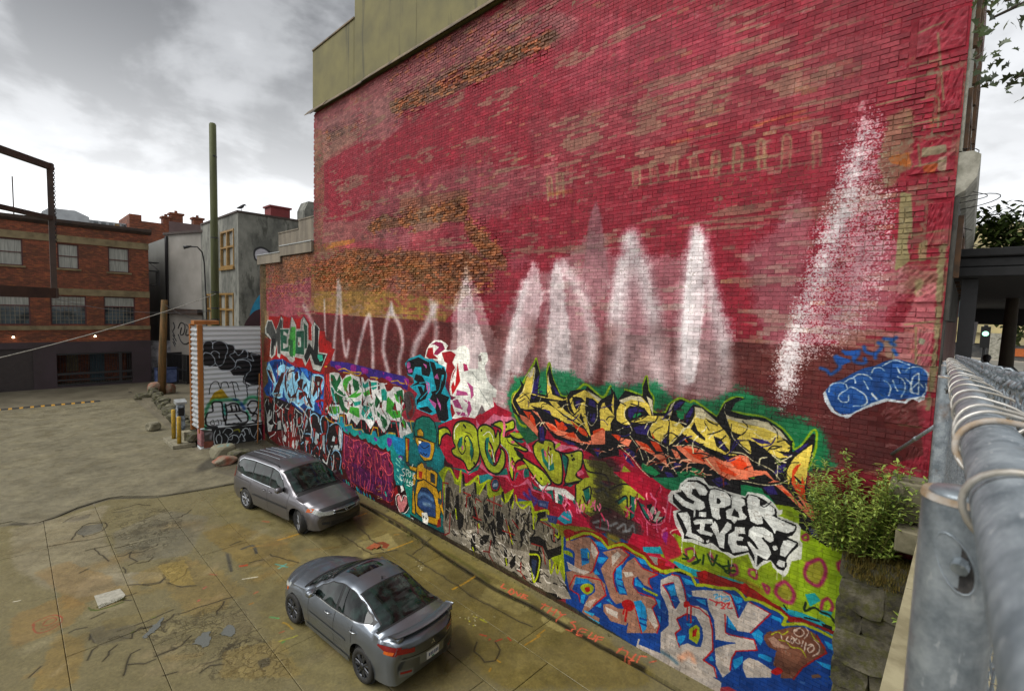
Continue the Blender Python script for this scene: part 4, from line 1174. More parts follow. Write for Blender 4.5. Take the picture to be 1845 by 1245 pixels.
S|#141417|4.7|1|1366,759 -7,-28 -9,19 -26,23
P|#8fa02a|0|1359,731 -9,28 -20,12 -6,-11
P|#8f9a30|1|1327,726 -45,6 -64,27 -19,-16 6,-58 27,-44 -38,-10 37,-19 59,-20 -7,65 -2,54
S|#141417|7.7|2|1327,726 -45,6 -64,27 -19,-16 6,-58 27,-44 -38,-10 37,-19 59,-20 -7,65 -2,54 46,15
S|#141417|13.7|0|2006,726 -2,-2
S|#141417|13.7|0|1994,718 -2,-2
S|#141417|13.0|0|1862,726 -1,-2
S|#141417|12.7|0|1792,629 -1,-2
S|#141417|12.0|0|1676,781 -1,-2
S|#141417|11.9|0|1629,625 -2,-3
S|#141417|11.8|0|1619,613 -2,-2
S|#141417|13.7|0|1991,640 -1,-2
S|#141417|13.4|0|1913,532 -2,-2
S|#141417|10.0|0|1259,727 -1,-2
S|#141417|10.0|0|1246,716 -1,-3
S|#141417|10.0|0|1255,709 -1,-2
S|#141417|11.0|0|1434,575 -1,-3
S|#141417|10.6|0|1383,730 -1,-2
S|#d16f8f|16.5|1|1704,827 -15,-48 4,-48
P|#d57b96|0|1723,824 -64,11 12,-25 38,-7
P|#8f9a2c|0|1198,726 -115,15 -23,-20 -63,28 -71,-38 -55,-46 24,-38 62,26 100,10 97,-20 25,34
P|#98a22e|0|1232,595 -46,47 -77,27 -32,-37 -111,56 -67,6 33,-122 25,-45 94,21 95,-70 73,18
P|#11685f|0|1191,586 -31,22 -11,-57 23,-14
P|#11685f|0|1024,589 -48,33 -16,-46 15,34 34,-36
P|#11685f|0|956,628 -21,0 -1,-81 16,-18
P|#11685f|0|921,613 -27,-4 -29,-52 27,10
P|#11685f|0|1245,529 -59,-44 -1,-20 50,32
P|#11685f|0|1299,584 -74,27 39,-32
P|#8a0e28|0|875,725 -88,-1 11,-32 -28,-68 32,-70 50,-5 -48,40 60,54
P|#c7678a|0|879,693 -31,3 -32,-3 31,-15
P|#c2607c|0|1227,658 -24,20 -16,-16 31,-22
P|#b4385c|0|1045,724 -55,33 18,-55 29,-8
P|#b85070|0|994,693 -53,33 -62,-39 -15,-44 19,6 43,50 54,-9
P|#9aa39a|0|874,591 -24,32 -8,-22 24,-38
P|#9aa39a|0|842,595 -24,20 22,-62 13,8
P|#9aa39a|0|829,581 -19,6 5,-20 19,-12
P|#14181a|0|882,613 -26,14 17,-54
P|#14181a|0|843,613 -12,4 16,-54 12,-4
S|#141417|7.1|1|1198,726 -26,-47 -92,4 -24,-33
S|#141417|6.3|1|926,705 -55,-40 5,-26
S|#141417|6.6|1|1055,625 -63,43 -68,0 -41,-31
S|#141417|7.4|1|1191,586 -39,24 -2,-52 22,-27 18,28
S|#141417|6.7|1|1023,582 -47,40 -9,-48
S|#141417|6.6|1|956,628 -6,-99
S|#141417|6.3|1|921,619 -36,-56 -45,-10 -36,36
S|#141417|7.5|1|1232,595 -13,-99 -50,-26
S|#141417|7.1|1|1132,509 -59,32 -30,-10
S|#141417|7.7|1|1298,577 -82,36
S|#c7678a|4.4|1|926,705 -60,-14 -9,-46 -58,-48 10,-33 55,-25 42,42
S|#c7678a|3.8|1|878,541 -6,-48
S|#c7678a|3.0|1|802,661 -20,-41 9,-50
A|#2a4a8a|11.2|0.7|0.8|1100,645 -45,-7
A|#2a4a8a|11.2|0.7|0.8|1076,612 -15,-15
A|#2a4a8a|11.4|0.7|0.8|1121,599 -37,24
N|#241f1c|30|0.8|0.8|1167,754 -105,18 -66,-29 -4,-75 25,-71 -30,-42 -71,-27 10,-66 68,-25 148,-26 42,41 -66,88 34,70 -43,59 55,25
N|#33302c|20|0.7|0.7|1146,478 -229,62 -31,-77 181,-38
A|#6b7178|9.9|0.8|0.7|1129,457 -59,32 -23,-18 -35,25
A|#6b7178|10.0|0.8|0.7|1113,442 -67,10
A|#6b7178|9.5|0.8|0.7|1010,470 -33,31 -9,-29
A|#6b7178|9.3|0.8|0.7|955,483 -19,26 -10,-47
A|#6b7178|9.4|0.8|0.7|982,467 -34,18
P|#7e8f12|0|2226,397 -60,54 -49,5 -69,-57 -26,63 -31,-79 -95,81 -28,-40 -74,49 -73,8 -49,-54 -59,45 -3,-66 -121,42 -23,-47 -79,36 -3,-62 -70,13 -27,-42 -5,-106 -19,-8 7,-116 54,81 64,-25 770,10 25,174
P|#6f6a60|0|2164,380 -28,59 -40,-22 -20,-45 -48,1 -25,81 -21,-74 -79,52 -20,-73 -73,98 -12,-91 -103,54 -25,-49 -58,84 -17,-50 -100,14 -25,-95 -44,90 -27,8 -42,-59 -51,-4 -10,-78 68,-62 -94,-103 -40,-55 86,-33 133,-5 191,-2 283,-17 230,36 22,58 -15,161
P|#908c82|0|2155,92 -136,20 -160,68 -117,-1 -97,-28 -146,32 -86,-53 -109,44 -74,-113 99,-39 121,6 190,-2 283,-16 220,21
P|#151311|0|2152,326 -39,11 6,-117 -39,-14 -16,94 -28,21 -13,-97 -38,-12 7,-65 36,-38 32,91 28,-22 23,95 17,-95 28,-61
P|#151311|0|1953,333 -28,-23 6,-87 19,18
P|#151311|0|1916,289 -27,2 -20,-78 35,0
P|#151311|0|1830,321 -33,22 -11,-73 23,-49 19,41
P|#151311|0|1731,317 -32,10 -32,-13 14,-61 -33,-35 62,-22 18,41
P|#151311|0|1919,135 -27,-3 -12,-81 25,-47 21,67
P|#151311|0|1857,120 -33,36 -50,18 15,-41 57,-57
P|#151311|0|1784,218 -39,59 -19,-86 13,-75 19,63
P|#151311|0|1668,142 -23,-3 -11,-64 22,-32
P|#151311|0|1627,78 -43,62 -2,-56 28,-34
P|#151311|0|1502,259 -68,30 -41,-12 -15,-37 -26,15 -55,36 -2,-41 55,-37 19,-18 36,45 82,-8
P|#151311|0|1492,197 -62,18 -21,-30 14,-124 41,-23 24,62
P|#151311|0|1644,299 -33,-45 -24,-37 45,-5
P|#151311|0|1560,261 -28,42 -16,-38 27,-54
P|#151311|0|1853,19 -42,22 -59,-13 -34,-39 82,-4
P|#151311|0|1593,361 -29,-2 11,-93 15,17
P|#151311|0|1446,402 -47,20 -1,-26 39,-23 19,-55
P|#151311|0|1382,31 -65,17 -39,-11 89,-37
P|#151311|0|1324,343 -24,19 4,-43 18,-17
P|#151311|0|1804,306 -42,-11 15,-40
P|#151311|0|2012,446 -18,4 -12,-70 23,6
P|#151311|0|1912,424 -18,4 -11,-63 18,1
P|#151311|0|1850,411 -32,38 -10,-44
P|#151311|0|1641,413 -29,37 -2,-44 21,-35
P|#151311|0|1696,431 -16,10 -10,-54 24,-1
T|150|151311 151311 26221e 8f8b82|4.1|9.0|48.3|82|2152,326 -170,48 -176,-10 -120,19 -192,20 -176,-58 71,-152 212,-3 141,-5 117,7 287,-71
T|60|a8a69e b8b6b0 151311|2.7|4.8|41.0|70|2152,326 -346,38 -312,39 -176,-58 71,-152 353,-8 404,-64
T|130|c9c7c2 bdbab4 151311 2a2622|3.4|6.8|40.7|20|2155,92 -136,20 -160,68 -214,-29 -232,-21 -109,44 -67,-105 213,-41 190,-2 283,-16
S|#9fae12|11.1|1|2183,343 -18,69 -48,38 -40,-46 -38,-3 -17,61
S|#9fae12|10.8|1|2021,425 6,-89
S|#9fae12|10.2|1|1982,392 -44,18 -60,59 -10,-45 -74,43
S|#9fae12|10.0|1|1866,370 -48,79
S|#9fae12|9.3|1|1672,421 -17,-29 -42,74
S|#9fae12|9.2|1|1610,406 6,-36
S|#9fae12|8.8|1|1597,443 -17,-39 -37,-11 -48,42 -15,-28 -11,-93
S|#9fae12|8.4|1|1466,396 -79,35 -2,-41 39,-18
S|#9fae12|8.1|1|1313,378 4,-53 19,3
S|#9fae12|8.8|1|1491,175 -62,13 3,-87 25,-55 17,59
S|#9fae12|8.2|1|1363,193 -10,-60 -23,62 -15,-46 -22,71 -21,-53
S|#9fae12|10.5|1|1907,53 -19,-36
S|#9fae12|9.5|1|1651,91 -9,-31
S|#9fae12|9.3|1|1642,266 -33,-79
S|#9fae12|11.0|1|2061,225 -11,-53
S|#9fae12|10.3|1|1864,202 -5,-16
S|#9fae12|9.5|1|1694,397 -8,-9
P|#24304a|0|1476,159 -34,3 9,-91 22,23
S|#7d1d18|8.1|0|2183,349 -50,8
S|#7d1d18|8.2|0|2183,349 -4,-148
S|#7d1d18|8.1|0|2108,185 6,-118 39,-27
S|#7d1d18|7.6|0|1995,345 -60,-1 32,-15 2,-63
S|#7d1d18|7.3|0|1891,339 -43,-5
S|#7d1d18|7.4|0|1898,288 -29,-63 44,4 -69,4
S|#7d1d18|7.4|0|1873,200 -6,-47
S|#7d1d18|6.9|0|1750,398 0,-105
S|#7d1d18|6.9|0|1806,358 -113,0
S|#7d1d18|6.7|0|1659,294 -26,-59 -16,-28
S|#7d1d18|6.7|0|1680,230 -84,7
S|#7d1d18|6.5|0|1614,309 -46,-29
S|#7d1d18|7.1|0|1765,147 13,-82 -59,-47
S|#7d1d18|7.2|0|1820,67 -50,13
S|#7d1d18|6.5|0|1546,110 -2,-50 -53,-39
S|#7d1d18|6.6|0|1566,62 -22,-2
S|#7d1d18|5.9|0|1430,364 -86,-7 -3,-62
S|#7d1d18|6.1|0|1480,234 -69,9 -23,-76
S|#7d1d18|7.4|0|1891,339 3,-28
P|#24405e|1|1777,449 -15,33 -32,9 -17,-25 14,-32 32,-9
S|#8a1a1c|9.0|2|1777,449 -15,33 -32,9 -17,-25 14,-32 32,-9 18,24
S|#141417|4.1|1|1781,448 -15,37 -38,11 -21,-28 16,-38 40,-11 18,29
P|#7f8fa0|0|1764,452 -35,21 -1,-19 32,-15
P|#39457a|0|1448,460 -66,10 5,-33 60,-3
P|#5d6c92|0|1438,453 -43,7 2,-14 40,-4
P|#2e3c6c|0|1392,409 -70,12 11,-40 45,-4
P|#1a90a8|0|1327,409 -35,47 -45,19 -3,-59 39,-18
P|#c06a86|0|1304,437 -50,-9 6,-7 43,6
P|#a01034|0|1041,707 -163,42 -139,-29 -10,-170 -26,-78 38,-102 165,1 77,-6 -46,112 -97,12 -41,103
N|#a3123c|6|0.8|0.3|1281,515 -63,-7 -94,-96 -139,-12 -149,22 -135,8 17,-73 239,18 255,6
P|#6d6a18|0|1339,377 -185,50 -247,-33 -75,-40 99,7 220,3 153,-29
P|#829a18|0|826,459 -64,79 -98,-18 -120,-7 -142,-1 -87,146 11,170 -61,-9 -37,-94 -7,-120 -2,-159 1,-182 48,140 162,17 187,0 170,-37
P|#8aa81a|0|386,783 -60,54 -100,-155 -7,-236 115,19 14,219
N|#7a8a16|8|0.7|0.4|790,439 -190,31 -169,-30 -70,-45 158,7 223,-22
N|#a3163a|8|0.9|0.3|841,511 -80,17 -37,-64 65,-47
N|#8e2a96|6|0.8|0.4|818,519 -34,23 8,-70
A|#8f1f5c|10.2|0.95|0.3|318,593 -33,26 -17,-33 16,-52 31,5 9,24 -6,30
A|#8f1f5c|10.9|0.95|0.3|400,483 -23,24 -27,-27 6,-35 28,-3 18,16 -2,25
A|#8f1f5c|8.4|0.95|0.3|270,490 -14,14 -13,-20 10,-26 18,2 -1,30
A|#8f1f5c|7.7|0.95|0.3|488,505 -21,3 -2,-27 22,5 1,19
A|#8f1f5c|10.0|0.95|0.3|552,489 -18,12 -7,-26 22,-15 3,29
A|#8f1f5c|8.7|0.95|0.3|715,490 -27,14 -10,-26 24,-27 13,39
A|#8f1f5c|12.5|0.95|0.3|622,508 -11,-21 11,21
A|#8f1f5c|9.4|0.95|0.3|442,471 -18,-4 4,-21 14,25
A|#8f1f5c|6.8|0.95|0.3|338,676 -12,11 -4,-16 13,-5 3,10
A|#8f1f5c|9.7|0.95|0.3|238,625 -11,9 -5,-30 12,3 4,18
N|#9c2a78|5|0.2|0.9|323,600 -41,25 -17,-38 14,-52 35,-2
N|#93306a|5|0.2|0.9|404,488 -29,23 -28,-29 9,-42 31,-3
P|#1d96a0|0|319,490 -26,16 -17,-18 26,-31
P|#1d96a0|0|271,460 -29,7 5,-20 30,0
S|#1a2a1a|6.8|1|315,464 1,-28 -24,22 -21,-5 -22,0 -16,-18
P|#1f93a8|0|387,418 -32,3 -40,6 -46,-2 -38,-18 6,-21 60,6 56,3 25,4
S|#11251a|5.4|1|376,427 -10,-11
S|#1c1c1c|5.2|1|314,414 -38,7
P|#101420|0|269,418 -30,3 2,-15 21,-3
P|#1a90a4|0|756,430 -77,-2 -120,18 -65,7 17,-24 86,-12 102,-17 66,4
P|#a21b3c|0|861,435 -106,-16 -56,-27 -159,41 -6,-22 122,-23 130,-26 96,19
P|#141013|0|755,413 -45,-9 -12,-21 52,-4
P|#141013|0|607,421 -52,10 2,-18 47,-7
P|#80807a|0|871,408 -59,11 9,-49 36,9
P|#8a1214|0|824,415 -35,2 9,-44 24,4
P|#1d90a6|0|890,436 -75,28 -13,-25 82,-24
S|#1d3a14|7.5|1|720,470 -18,-10 22,-9
S|#1d3a14|7.3|1|679,486 -15,-24 21,-15 -28,26
S|#1d3a14|7.2|1|646,495 2,-35
S|#1d3a14|7.1|1|632,504 -20,-34 -13,43
S|#1d3a14|7.0|1|621,493 -50,-21 18,11
S|#1d3a14|6.9|1|581,478 -38,19
S|#1d3a14|6.8|1|559,507 -6,-42 15,2 -33,13
N|#12734a|26|0.9|0.8|1635,1011 -126,75 -168,26 -155,-45 -165,21 -147,18 -94,-52 -144,18 -73,54 -159,-61 -80,-30 -33,-47 -7,-104 77,16 251,100 256,-3 499,-31 260,-152 44,107
N|#145f3e|5|0.9|0.3|1632,927 -77,-44 -96,-120 70,-42 78,68
P|#136b49|0|914,751 -69,40 -124,-12 -104,-24 57,-59 131,6
P|#15764e|0|534,794 -88,9 -28,-39 49,-35 63,10
S|#7d9a14|13.4|1|1489,1146 54,-83 50,-78 41,-32 4,-56 -52,-81 -43,-10
S|#7d9a14|11.0|1|1489,1146 -20,-67 2,-94 -56,-1 5,109 -14,40 -19,-65 -56,-76 -41,5 -48,32 -46,30 -85,-43 -37,51
P|#141417|0|1644,896 -4,47 -36,27 -22,35 13,34 -31,-28 -21,56 -44,48 -7,29 -29,-68 10,-96 -53,-1 0,106 -14,39 -25,-64 -45,-73 -36,1 -19,31 -48,15 -33,2 -9,17 -80,-45 -43,29 6,30 -21,-24 -23,-34 -12,-225 97,-38 57,18 88,13 103,8 45,33 18,-77 31,3 11,54 106,38 57,26
P|#c9b957|0|1543,1058 -44,49 12,-111 14,-72 -90,23 -76,-22 -43,-26 -71,-20 -60,-33 -10,-22 20,16 59,21 82,17 74,0 80,25 57,-13 36,3 32,35 -35,32
P|#c9b957|0|1417,1081 -16,-49 -18,-44 -63,-11 10,-10 21,1 -44,-43 -71,-29 -45,-24 59,14 77,27 43,18 33,25 13,45
P|#b8b4a0|0|1501,1106 42,-48 -18,-11 -17,19
P|#b0a98a|0|1414,1086 -9,-41 -15,-24 22,10
P|#c9b957|0|1284,978 -23,24 -57,32 -9,-3 -76,-28 13,-18 24,16 37,3 2,-52 -17,-69 -17,-52 30,41 27,60 9,-26 -21,-20 40,25 22,29
P|#b7b39c|0|1192,1035 -77,-28 13,-13 38,21
P|#c9b957|0|1110,989 -39,21 -14,-21 -7,32 -1,-61 -20,19 -6,-105 90,5 9,77
P|#2b2163|0|1496,1038 -30,33 10,-92 37,-5 -7,45
P|#2b2163|0|1385,1030 -22,-10 -27,-33 26,4
P|#2b2163|0|1439,912 -43,-2 -12,-19 38,2
P|#2b2163|0|1245,980 -33,13 26,-49 12,-1
P|#2b2163|0|1183,997 -32,-3 -6,-19 42,2
P|#2b2163|0|1170,924 -27,13 3,-36 19,0
P|#2b2163|0|1521,960 -35,1 11,-15
P|#2b2163|0|1602,903 -19,-15 5,-14
P|#141417|0|1270,996 -48,3 -25,-16 33,-13 13,-34 16,21
P|#141417|0|1193,1000 -57,-27 -3,-50 17,-43 29,19
P|#141417|0|1361,958 -52,4 19,-28
P|#2b2163|0|1252,975 -31,16 8,-29 14,-14
P|#2b2163|0|1174,995 -28,-12 -4,-19 40,9
P|#2b2163|0|1171,932 -30,9 3,-44 21,4
P|#c9775c|0|1588,860 -43,-6 -59,-20 -24,-35 5,-23 47,26 60,34
P|#c0431a|0|1564,882 -52,0 -25,-31 -13,-41 42,32
P|#c9775c|0|1512,895 -40,-6 -53,-60 24,30
P|#c9775c|0|1431,853 -54,-3 -54,-23 -80,3 -21,-20 -66,6 4,-17 61,-5 122,8 49,20
P|#c0431a|0|1415,849 -49,-10 -22,-17 42,1
P|#c0431a|0|1367,877 -32,-15 -15,11 -32,-27 15,-15 41,0
P|#c0431a|0|1275,889 -31,-19 -48,-10 -21,-24 19,-8 50,26
P|#c0431a|0|1302,818 -49,18 -16,-25 44,-1
P|#c0431a|0|1153,860 -49,25 -27,-18 71,-26
P|#c9775c|0|1161,838 -57,39 -54,-16 -27,13 -1,-30 79,-32 54,-12
P|#141417|0|1243,830 -49,2 -29,-26 47,-2
P|#2b2163|0|1316,790 -66,-2 -10,-10 40,-5
P|#2b2163|0|1458,830 -28,-3 -11,-67 30,-6
P|#2b2163|0|1150,785 -41,9 11,-41
P|#141417|0|1521,973 -128,-3 -63,1 20,-11 142,-13
S|#c9b957|4.8|1|1516,974 -80,-6 -106,3 -30,9
P|#141417|0|1519,916 -74,-5 -67,-23 -52,-8 52,-9 54,7 46,19
S|#d6d2b4|3.5|1|1554,1052 -56,50 13,-114 10,-19
S|#c9b957|4.0|1|1300,984 -18,-55 -56,-31 -30,-26 -30,-34
S|#141417|3.0|1|1193,1000 2,-48 -17,-69
S|#d2ceb0|3.0|1|1136,977 -3,-54 26,-40 25,23 -3,32
S|#141417|3.7|1|1301,1016 -12,-39 19,-27 41,-19
S|#c9b957|4.7|1|1634,939 -18,25 23,-49 -45,-56
S|#e0b49a|2.9|1|1472,889 -30,-38 -34,-33
S|#141417|2.4|1|1071,1010 -12,-59 -9,-14
S|#141417|2.4|1|1046,938 20,-26 -15,-32
S|#141417|2.8|1|1029,994 18,-33 -2,-45
S|#7d9a14|7.9|1|1006,1063 -45,-5 -36,-6 -2,44 -13,33 -11,-52 -23,-29 -1,-53 -48,1 -16,34 -41,31 -42,-8 -17,6 -79,-43
P|#141417|0|1098,1008 -46,41 -11,-40 -39,51 -77,-12 0,37 -15,44 -11,-55 -23,-36 -1,-50 -52,9 -19,38 -38,24 -19,-5 17,-30 20,-24 -34,-32 -5,35 -28,45 -36,-7 -49,-31 -13,-215 48,9 47,9 26,-28 26,-29 110,-29 83,69 85,19 41,-48
P|#17764a|0|960,966 -31,13 14,-21 20,-7
P|#17764a|0|781,1014 -32,-1 2,-38 25,16
P|#c9b957|0|1039,968 -19,41 -48,33 -48,-1 -32,-27 -14,-48 20,18 16,19 64,-3 23,-26 -5,-29 -30,-24 41,-4 30,13
P|#b8b49c|0|1029,1015 -53,26 -44,3 -24,-22 63,5 49,-26
P|#b8b49c|0|907,1051 -26,-14 -7,-63 18,40
P|#c9b957|0|974,934 -69,38 -75,10 -23,-17 5,-43 27,-44 38,17 10,27 -11,23 43,-8
P|#c9b957|0|1096,985 -27,-22 -23,-19 20,-34 -6,-30 31,-6
P|#c9b957|0|1056,1041 -5,-98 15,43
P|#2b2163|0|985,984 -31,16 -41,-11 43,-15 15,-28 13,9
P|#2b2163|0|957,912 -31,16 -39,8 10,-42 47,-2
P|#17764a|0|964,958 -12,13 -31,6 26,-20
P|#c9b957|0|808,992 -13,23 12,-43 -46,-6 -19,-17 40,-42 20,-32 2,41
P|#b8b49c|0|816,991 -13,40 -16,17 12,-30 2,-31
P|#2b2163|0|793,1030 -24,20 -17,0 19,-24 17,-16
P|#2b2163|0|745,996 -25,42 -4,-16 21,-51
P|#2b2163|0|732,945 -26,18 -11,-18
P|#2b2163|0|828,883 -14,21 -1,-28
P|#c9b957|0|711,1002 -1,37 -23,-2 -56,-47 -6,-103 54,15 48,16 28,12 33,-45 14,-10 -60,71 -19,27
P|#b8b49c|0|712,1039 -28,-2 -48,-35 9,-8 60,6
P|#141417|0|710,982 -15,-30 -27,-21 -21,-16 40,12 35,26
P|#141417|0|640,950 -12,-8 -2,-29
P|#141417|0|748,924 -42,-11 -81,-26 -1,-13 64,12 38,12
P|#c9775c|0|950,865 -44,-5 -48,-33 -36,12 -17,-42 -16,-17 53,29 47,18 32,8
P|#c0431a|0|938,860 -43,-2 -36,-28 34,0
P|#c0431a|0|884,875 -38,-2 -20,-31 26,-3
P|#c0431a|0|1059,865 -46,6 7,-28
P|#c9775c|0|1012,860 -50,-1 15,-30 42,10
P|#c9775c|0|787,875 -62,13 -54,-5 -27,-30 11,-19 60,-5 35,16 23,29
P|#c0431a|0|752,879 -48,0 -34,-15 -11,-24 44,9
P|#c9775c|0|794,863 -24,-37 -59,-3 40,29
P|#141417|0|776,870 -21,-12 -40,-25 38,1
P|#c9775c|0|669,850 -48,-34 1,32 33,39
P|#2b2163|0|777,811 -32,1 23,-23 11,0
P|#2b2163|0|845,784 -26,2 6,-19
P|#2b2163|0|814,766 -25,3 -16,-13 29,-8
P|#2b2163|0|993,826 -45,-12 -6,-29 34,22
P|#2b2163|0|1001,802 -35,-22 -26,-31 42,19
P|#17764a|0|910,778 -39,-4 -39,-19 21,-17 47,6 15,15
P|#17764a|0|768,778 -55,18 -6,15 -34,-5 -20,-18 103,-28
P|#c0431a|0|748,921 -22,-23 14,4
P|#c0431a|0|878,909 -16,-18 7,-6
S|#d3cfae|3.1|1|998,990 2,-38 -35,-46 7,-20
S|#d3cfae|2.9|1|873,946 17,-32 -1,-25 -43,-16 -38,-13
S|#d3cfae|2.9|1|811,915 21,-29 3,-15
S|#d3cfae|2.7|1|696,1018 27,-45 45,-56 34,-42
S|#d3cfae|2.8|1|809,866 -11,-53 -31,-42
S|#d3cfae|3.1|1|971,875 -42,-42 -23,-46
S|#d3cfae|2.7|1|787,875 -82,18 -61,-23 -22,-38
S|#d3cfae|3.0|1|901,828 -17,-25 3,-19
S|#d3cfae|3.1|1|1023,827 -64,-38 -43,-38 -40,-22
S|#141417|3.2|1|1046,944 -22,-26 -51,-13 -9,-21
S|#141417|2.8|1|807,972 -2,-49 4,-50
S|#141417|3.0|1|966,928 -47,16 -42,8
S|#141417|2.9|1|873,820 -29,10 -34,4
S|#141417|2.6|1|671,990 -22,-39
S|#141417|3.1|1|973,908 -26,-28 -55,8
S|#141417|3.2|1|1089,836 -65,2 -41,31
S|#141417|2.6|1|669,850 -27,-23
S|#7d9a14|7.5|1|674,1040 -44,-24 -23,51 -28,25 -32,3
S|#7d9a14|6.6|1|584,1043 -57,-1 -55,-2 -53,-26 -34,-36 -4,-24 -21,15 -26,51 -13,-1 0,-58 17,-67
P|#141417|0|674,1036 -44,-22 -26,57 -39,25 -28,-2 31,-18 14,-32 -45,-8 -65,2 -53,-28 -32,-36 -4,-31 -23,23 -29,48 -8,-2 3,-66 12,-52 -1,-49 -41,-57 -9,-47 28,-10 63,32 44,-7 21,23 76,16 56,-15 85,32
P|#b8b49c|0|602,1071 3,-39 -19,-8 -47,-3 -37,7 -44,-3 -33,-19 -31,-33 10,5 66,22 72,9 50,-5 14,47
P|#c9b957|0|672,1009 -39,-9 -36,-32 -19,-23 0,-50 -36,-3 47,-7 76,14
P|#b8b49c|0|673,1029 -28,-19 -24,-19 27,6 24,8
P|#c9b957|0|593,1015 -44,-7 -79,-4 -46,-16 -34,-29 12,-13 38,-8 -46,-15 25,-10 46,15 57,29 -17,-38 -42,-34 27,11 51,30 34,39
P|#c9b957|0|522,968 -10,2 -64,-5 -8,-17 -32,0 -18,4 5,-12 45,-6
P|#2b2163|0|512,963 -51,3 -14,-12 40,-5
P|#141417|0|518,954 -21,-3 -31,-16 -34,-25 -45,-3 16,-51 24,-17 35,31 45,26 3,37
P|#141417|0|579,972 -36,-5 13,-17 -22,-22 -29,-16 21,2 37,30
P|#2b2163|0|421,888 -22,12 5,-30 31,-15
P|#2b2163|0|377,948 -34,35 -3,-6 28,-34
P|#2b2163|0|635,937 -17,-4 -35,-27 10,-11 27,18
P|#141417|0|637,944 -27,-6 -31,-35 10,-11 35,16
P|#2b2163|0|625,931 -15,0 -22,-27 13,-3
P|#c9b957|0|376,927 -45,52 -1,-13 8,-72 2,-49 38,25 10,-39 9,41 -10,31
P|#c0431a|0|379,884 -8,16 -14,11 18,-47 -23,-26 -1,32 -7,-19 -6,-48 -7,-12 31,19 18,31
P|#c9775c|0|664,879 -39,-11 -30,-8 -49,35 -28,2 -23,-43 -40,7 -22,-24 -19,-2 32,-12 67,-7 63,-17 38,13 48,24
P|#c0431a|0|628,860 -34,-15 -45,-20 6,-9 49,7
P|#c0431a|0|573,862 -31,26 -22,-17 -5,-22 35,-5
P|#c9775c|0|429,820 -22,6 -46,-37 -44,-35 -30,-12 22,-9 38,29 46,36
P|#c0431a|0|413,817 -20,-9 -23,-18 23,8
P|#c9775c|0|362,807 -31,-19 -30,-2 -9,-45 40,25
P|#141417|0|418,801 -26,-7 -20,-22 25,-1
P|#2b2163|0|464,803 -32,16 -14,-28 25,-8
P|#2b2163|0|635,783 -33,20 -27,-20 32,-20
P|#2b2163|0|607,881 -30,-1 3,-16
P|#17764a|0|519,795 -52,3 -11,-19 47,-2
P|#141417|0|513,823 -53,25 -27,-14 25,-18 48,-6
P|#5d8e1e|0|510,824 -20,6 3,-7
S|#cfcaa6|2.5|1|571,900 -39,2 -36,-18 -54,-16 -28,-26
S|#cfcaa6|2.4|1|440,934 -16,-40 0,-51
S|#cfcaa6|2.4|1|530,807 -72,5 -44,16 -24,21
S|#cfcaa6|2.6|1|579,972 -16,-28 -52,-38
S|#cfcaa6|2.7|1|614,812 33,32 16,16
S|#141417|2.6|1|543,1016 -19,-19 19,-30 33,5
S|#141417|2.4|1|458,1025 -24,-25 -5,-24
S|#141417|2.4|1|465,925 -28,-34 -8,-20
S|#141417|2.3|1|363,913 24,-10 10,-31 -14,-21 18,-16
S|#141417|2.5|1|496,880 -1,-26
S|#141417|2.7|1|671,985 -17,-24
S|#141417|2.6|1|577,999 4,-55
T|90|k k 2b2163 d3cfae|2.5|5.0|59.5|-28|1596,988 -226,56 -300,-33 -248,-6 -191,-9 -198,18 -67,-42 9,-112 170,-25 270,40 303,-17 309,-34 185,77
T|60|e0b49a k 7c2a10|2.3|4.1|45.8|-30|1572,852 -400,-54 -359,56 -268,-19 -124,-25 178,-30 257,-3 344,-10
P|#141417|0|352,747 -63,-25 -32,-33 13,-23 79,36
P|#2b2163|0|326,709 -31,2 -9,-21 27,-4
T|70|c7678a b4385c 6a0c22 e08aa2|3.3|8.3|38.8|75|2182,679 -867,-122 -520,-30 -15,138 98,84 164,-284 235,-28 440,155
T|40|1b1413 8a1512 3b1512 8fb9d0|9.0|19.5|165.0|80|4949,814 -1279,-14 -97,-231 401,-89 938,-46
T|60|1a1316 a9b0b4 7c1912|9.6|22.2|177.9|85|4956,400 -982,80 -513,-132 15,-357 1229,98
T|50|k 0d5c33 w 7c1c16|5.5|11.0|88.4|70|3651,802 -1067,0 -5,-217 994,-83
T|60|c0535a 3d1030 8a3a6a|5.6|12.3|78.5|80|3390,384 -688,-29 7,-268 634,-59
P|#c7cccd|0|797,674 -13,25 -28,12 -6,26 -26,28 -33,15 -27,0 -20,-21 -26,3 -53,-7 -48,1 -7,18 -48,5 -32,-18 -20,-22 -10,7 1,-16 10,-9 -58,-8 -8,-9 0,-42 -8,-9 -1,-53 27,-17 8,-43 9,-19 14,7 22,12 7,20 29,-28 10,-19 14,3 20,40 52,-36 31,11 44,-3 33,-2 34,1 40,-11 6,26 22,28 9,25 5,27 -21,13 26,13 19,9
P|#101012|0|777,684 -18,15 -14,8 -2,25 -26,28 -37,9 -30,-11 -10,-11 -19,10 -28,0 -29,-11 -47,4 -8,15 -23,4 -28,-7 -40,-22 -4,-26 -56,-6 -3,-14 11,-25 15,-11 -34,-6 2,-15 23,-36 7,-21 -4,-17 9,-22 19,2 20,20 22,-9 10,-13 10,-17 13,17 16,23 45,-31 22,5 21,-5 30,16 13,2 18,-14 41,6 40,-14 1,20 32,56 1,14 -17,16 33,21
P|#c9cfd2|0|731,704 18,16 -22,30 -37,10 -31,-8 -14,-17 6,-15 23,-6 14,19 13,-3 3,-21 -28,-9 -20,-8 -5,-19 19,-16 17,-2 -2,-26 7,-6 1,27 42,4 33,22 4,13 -10,6 -33,-18 -34,-4 -3,12 28,8
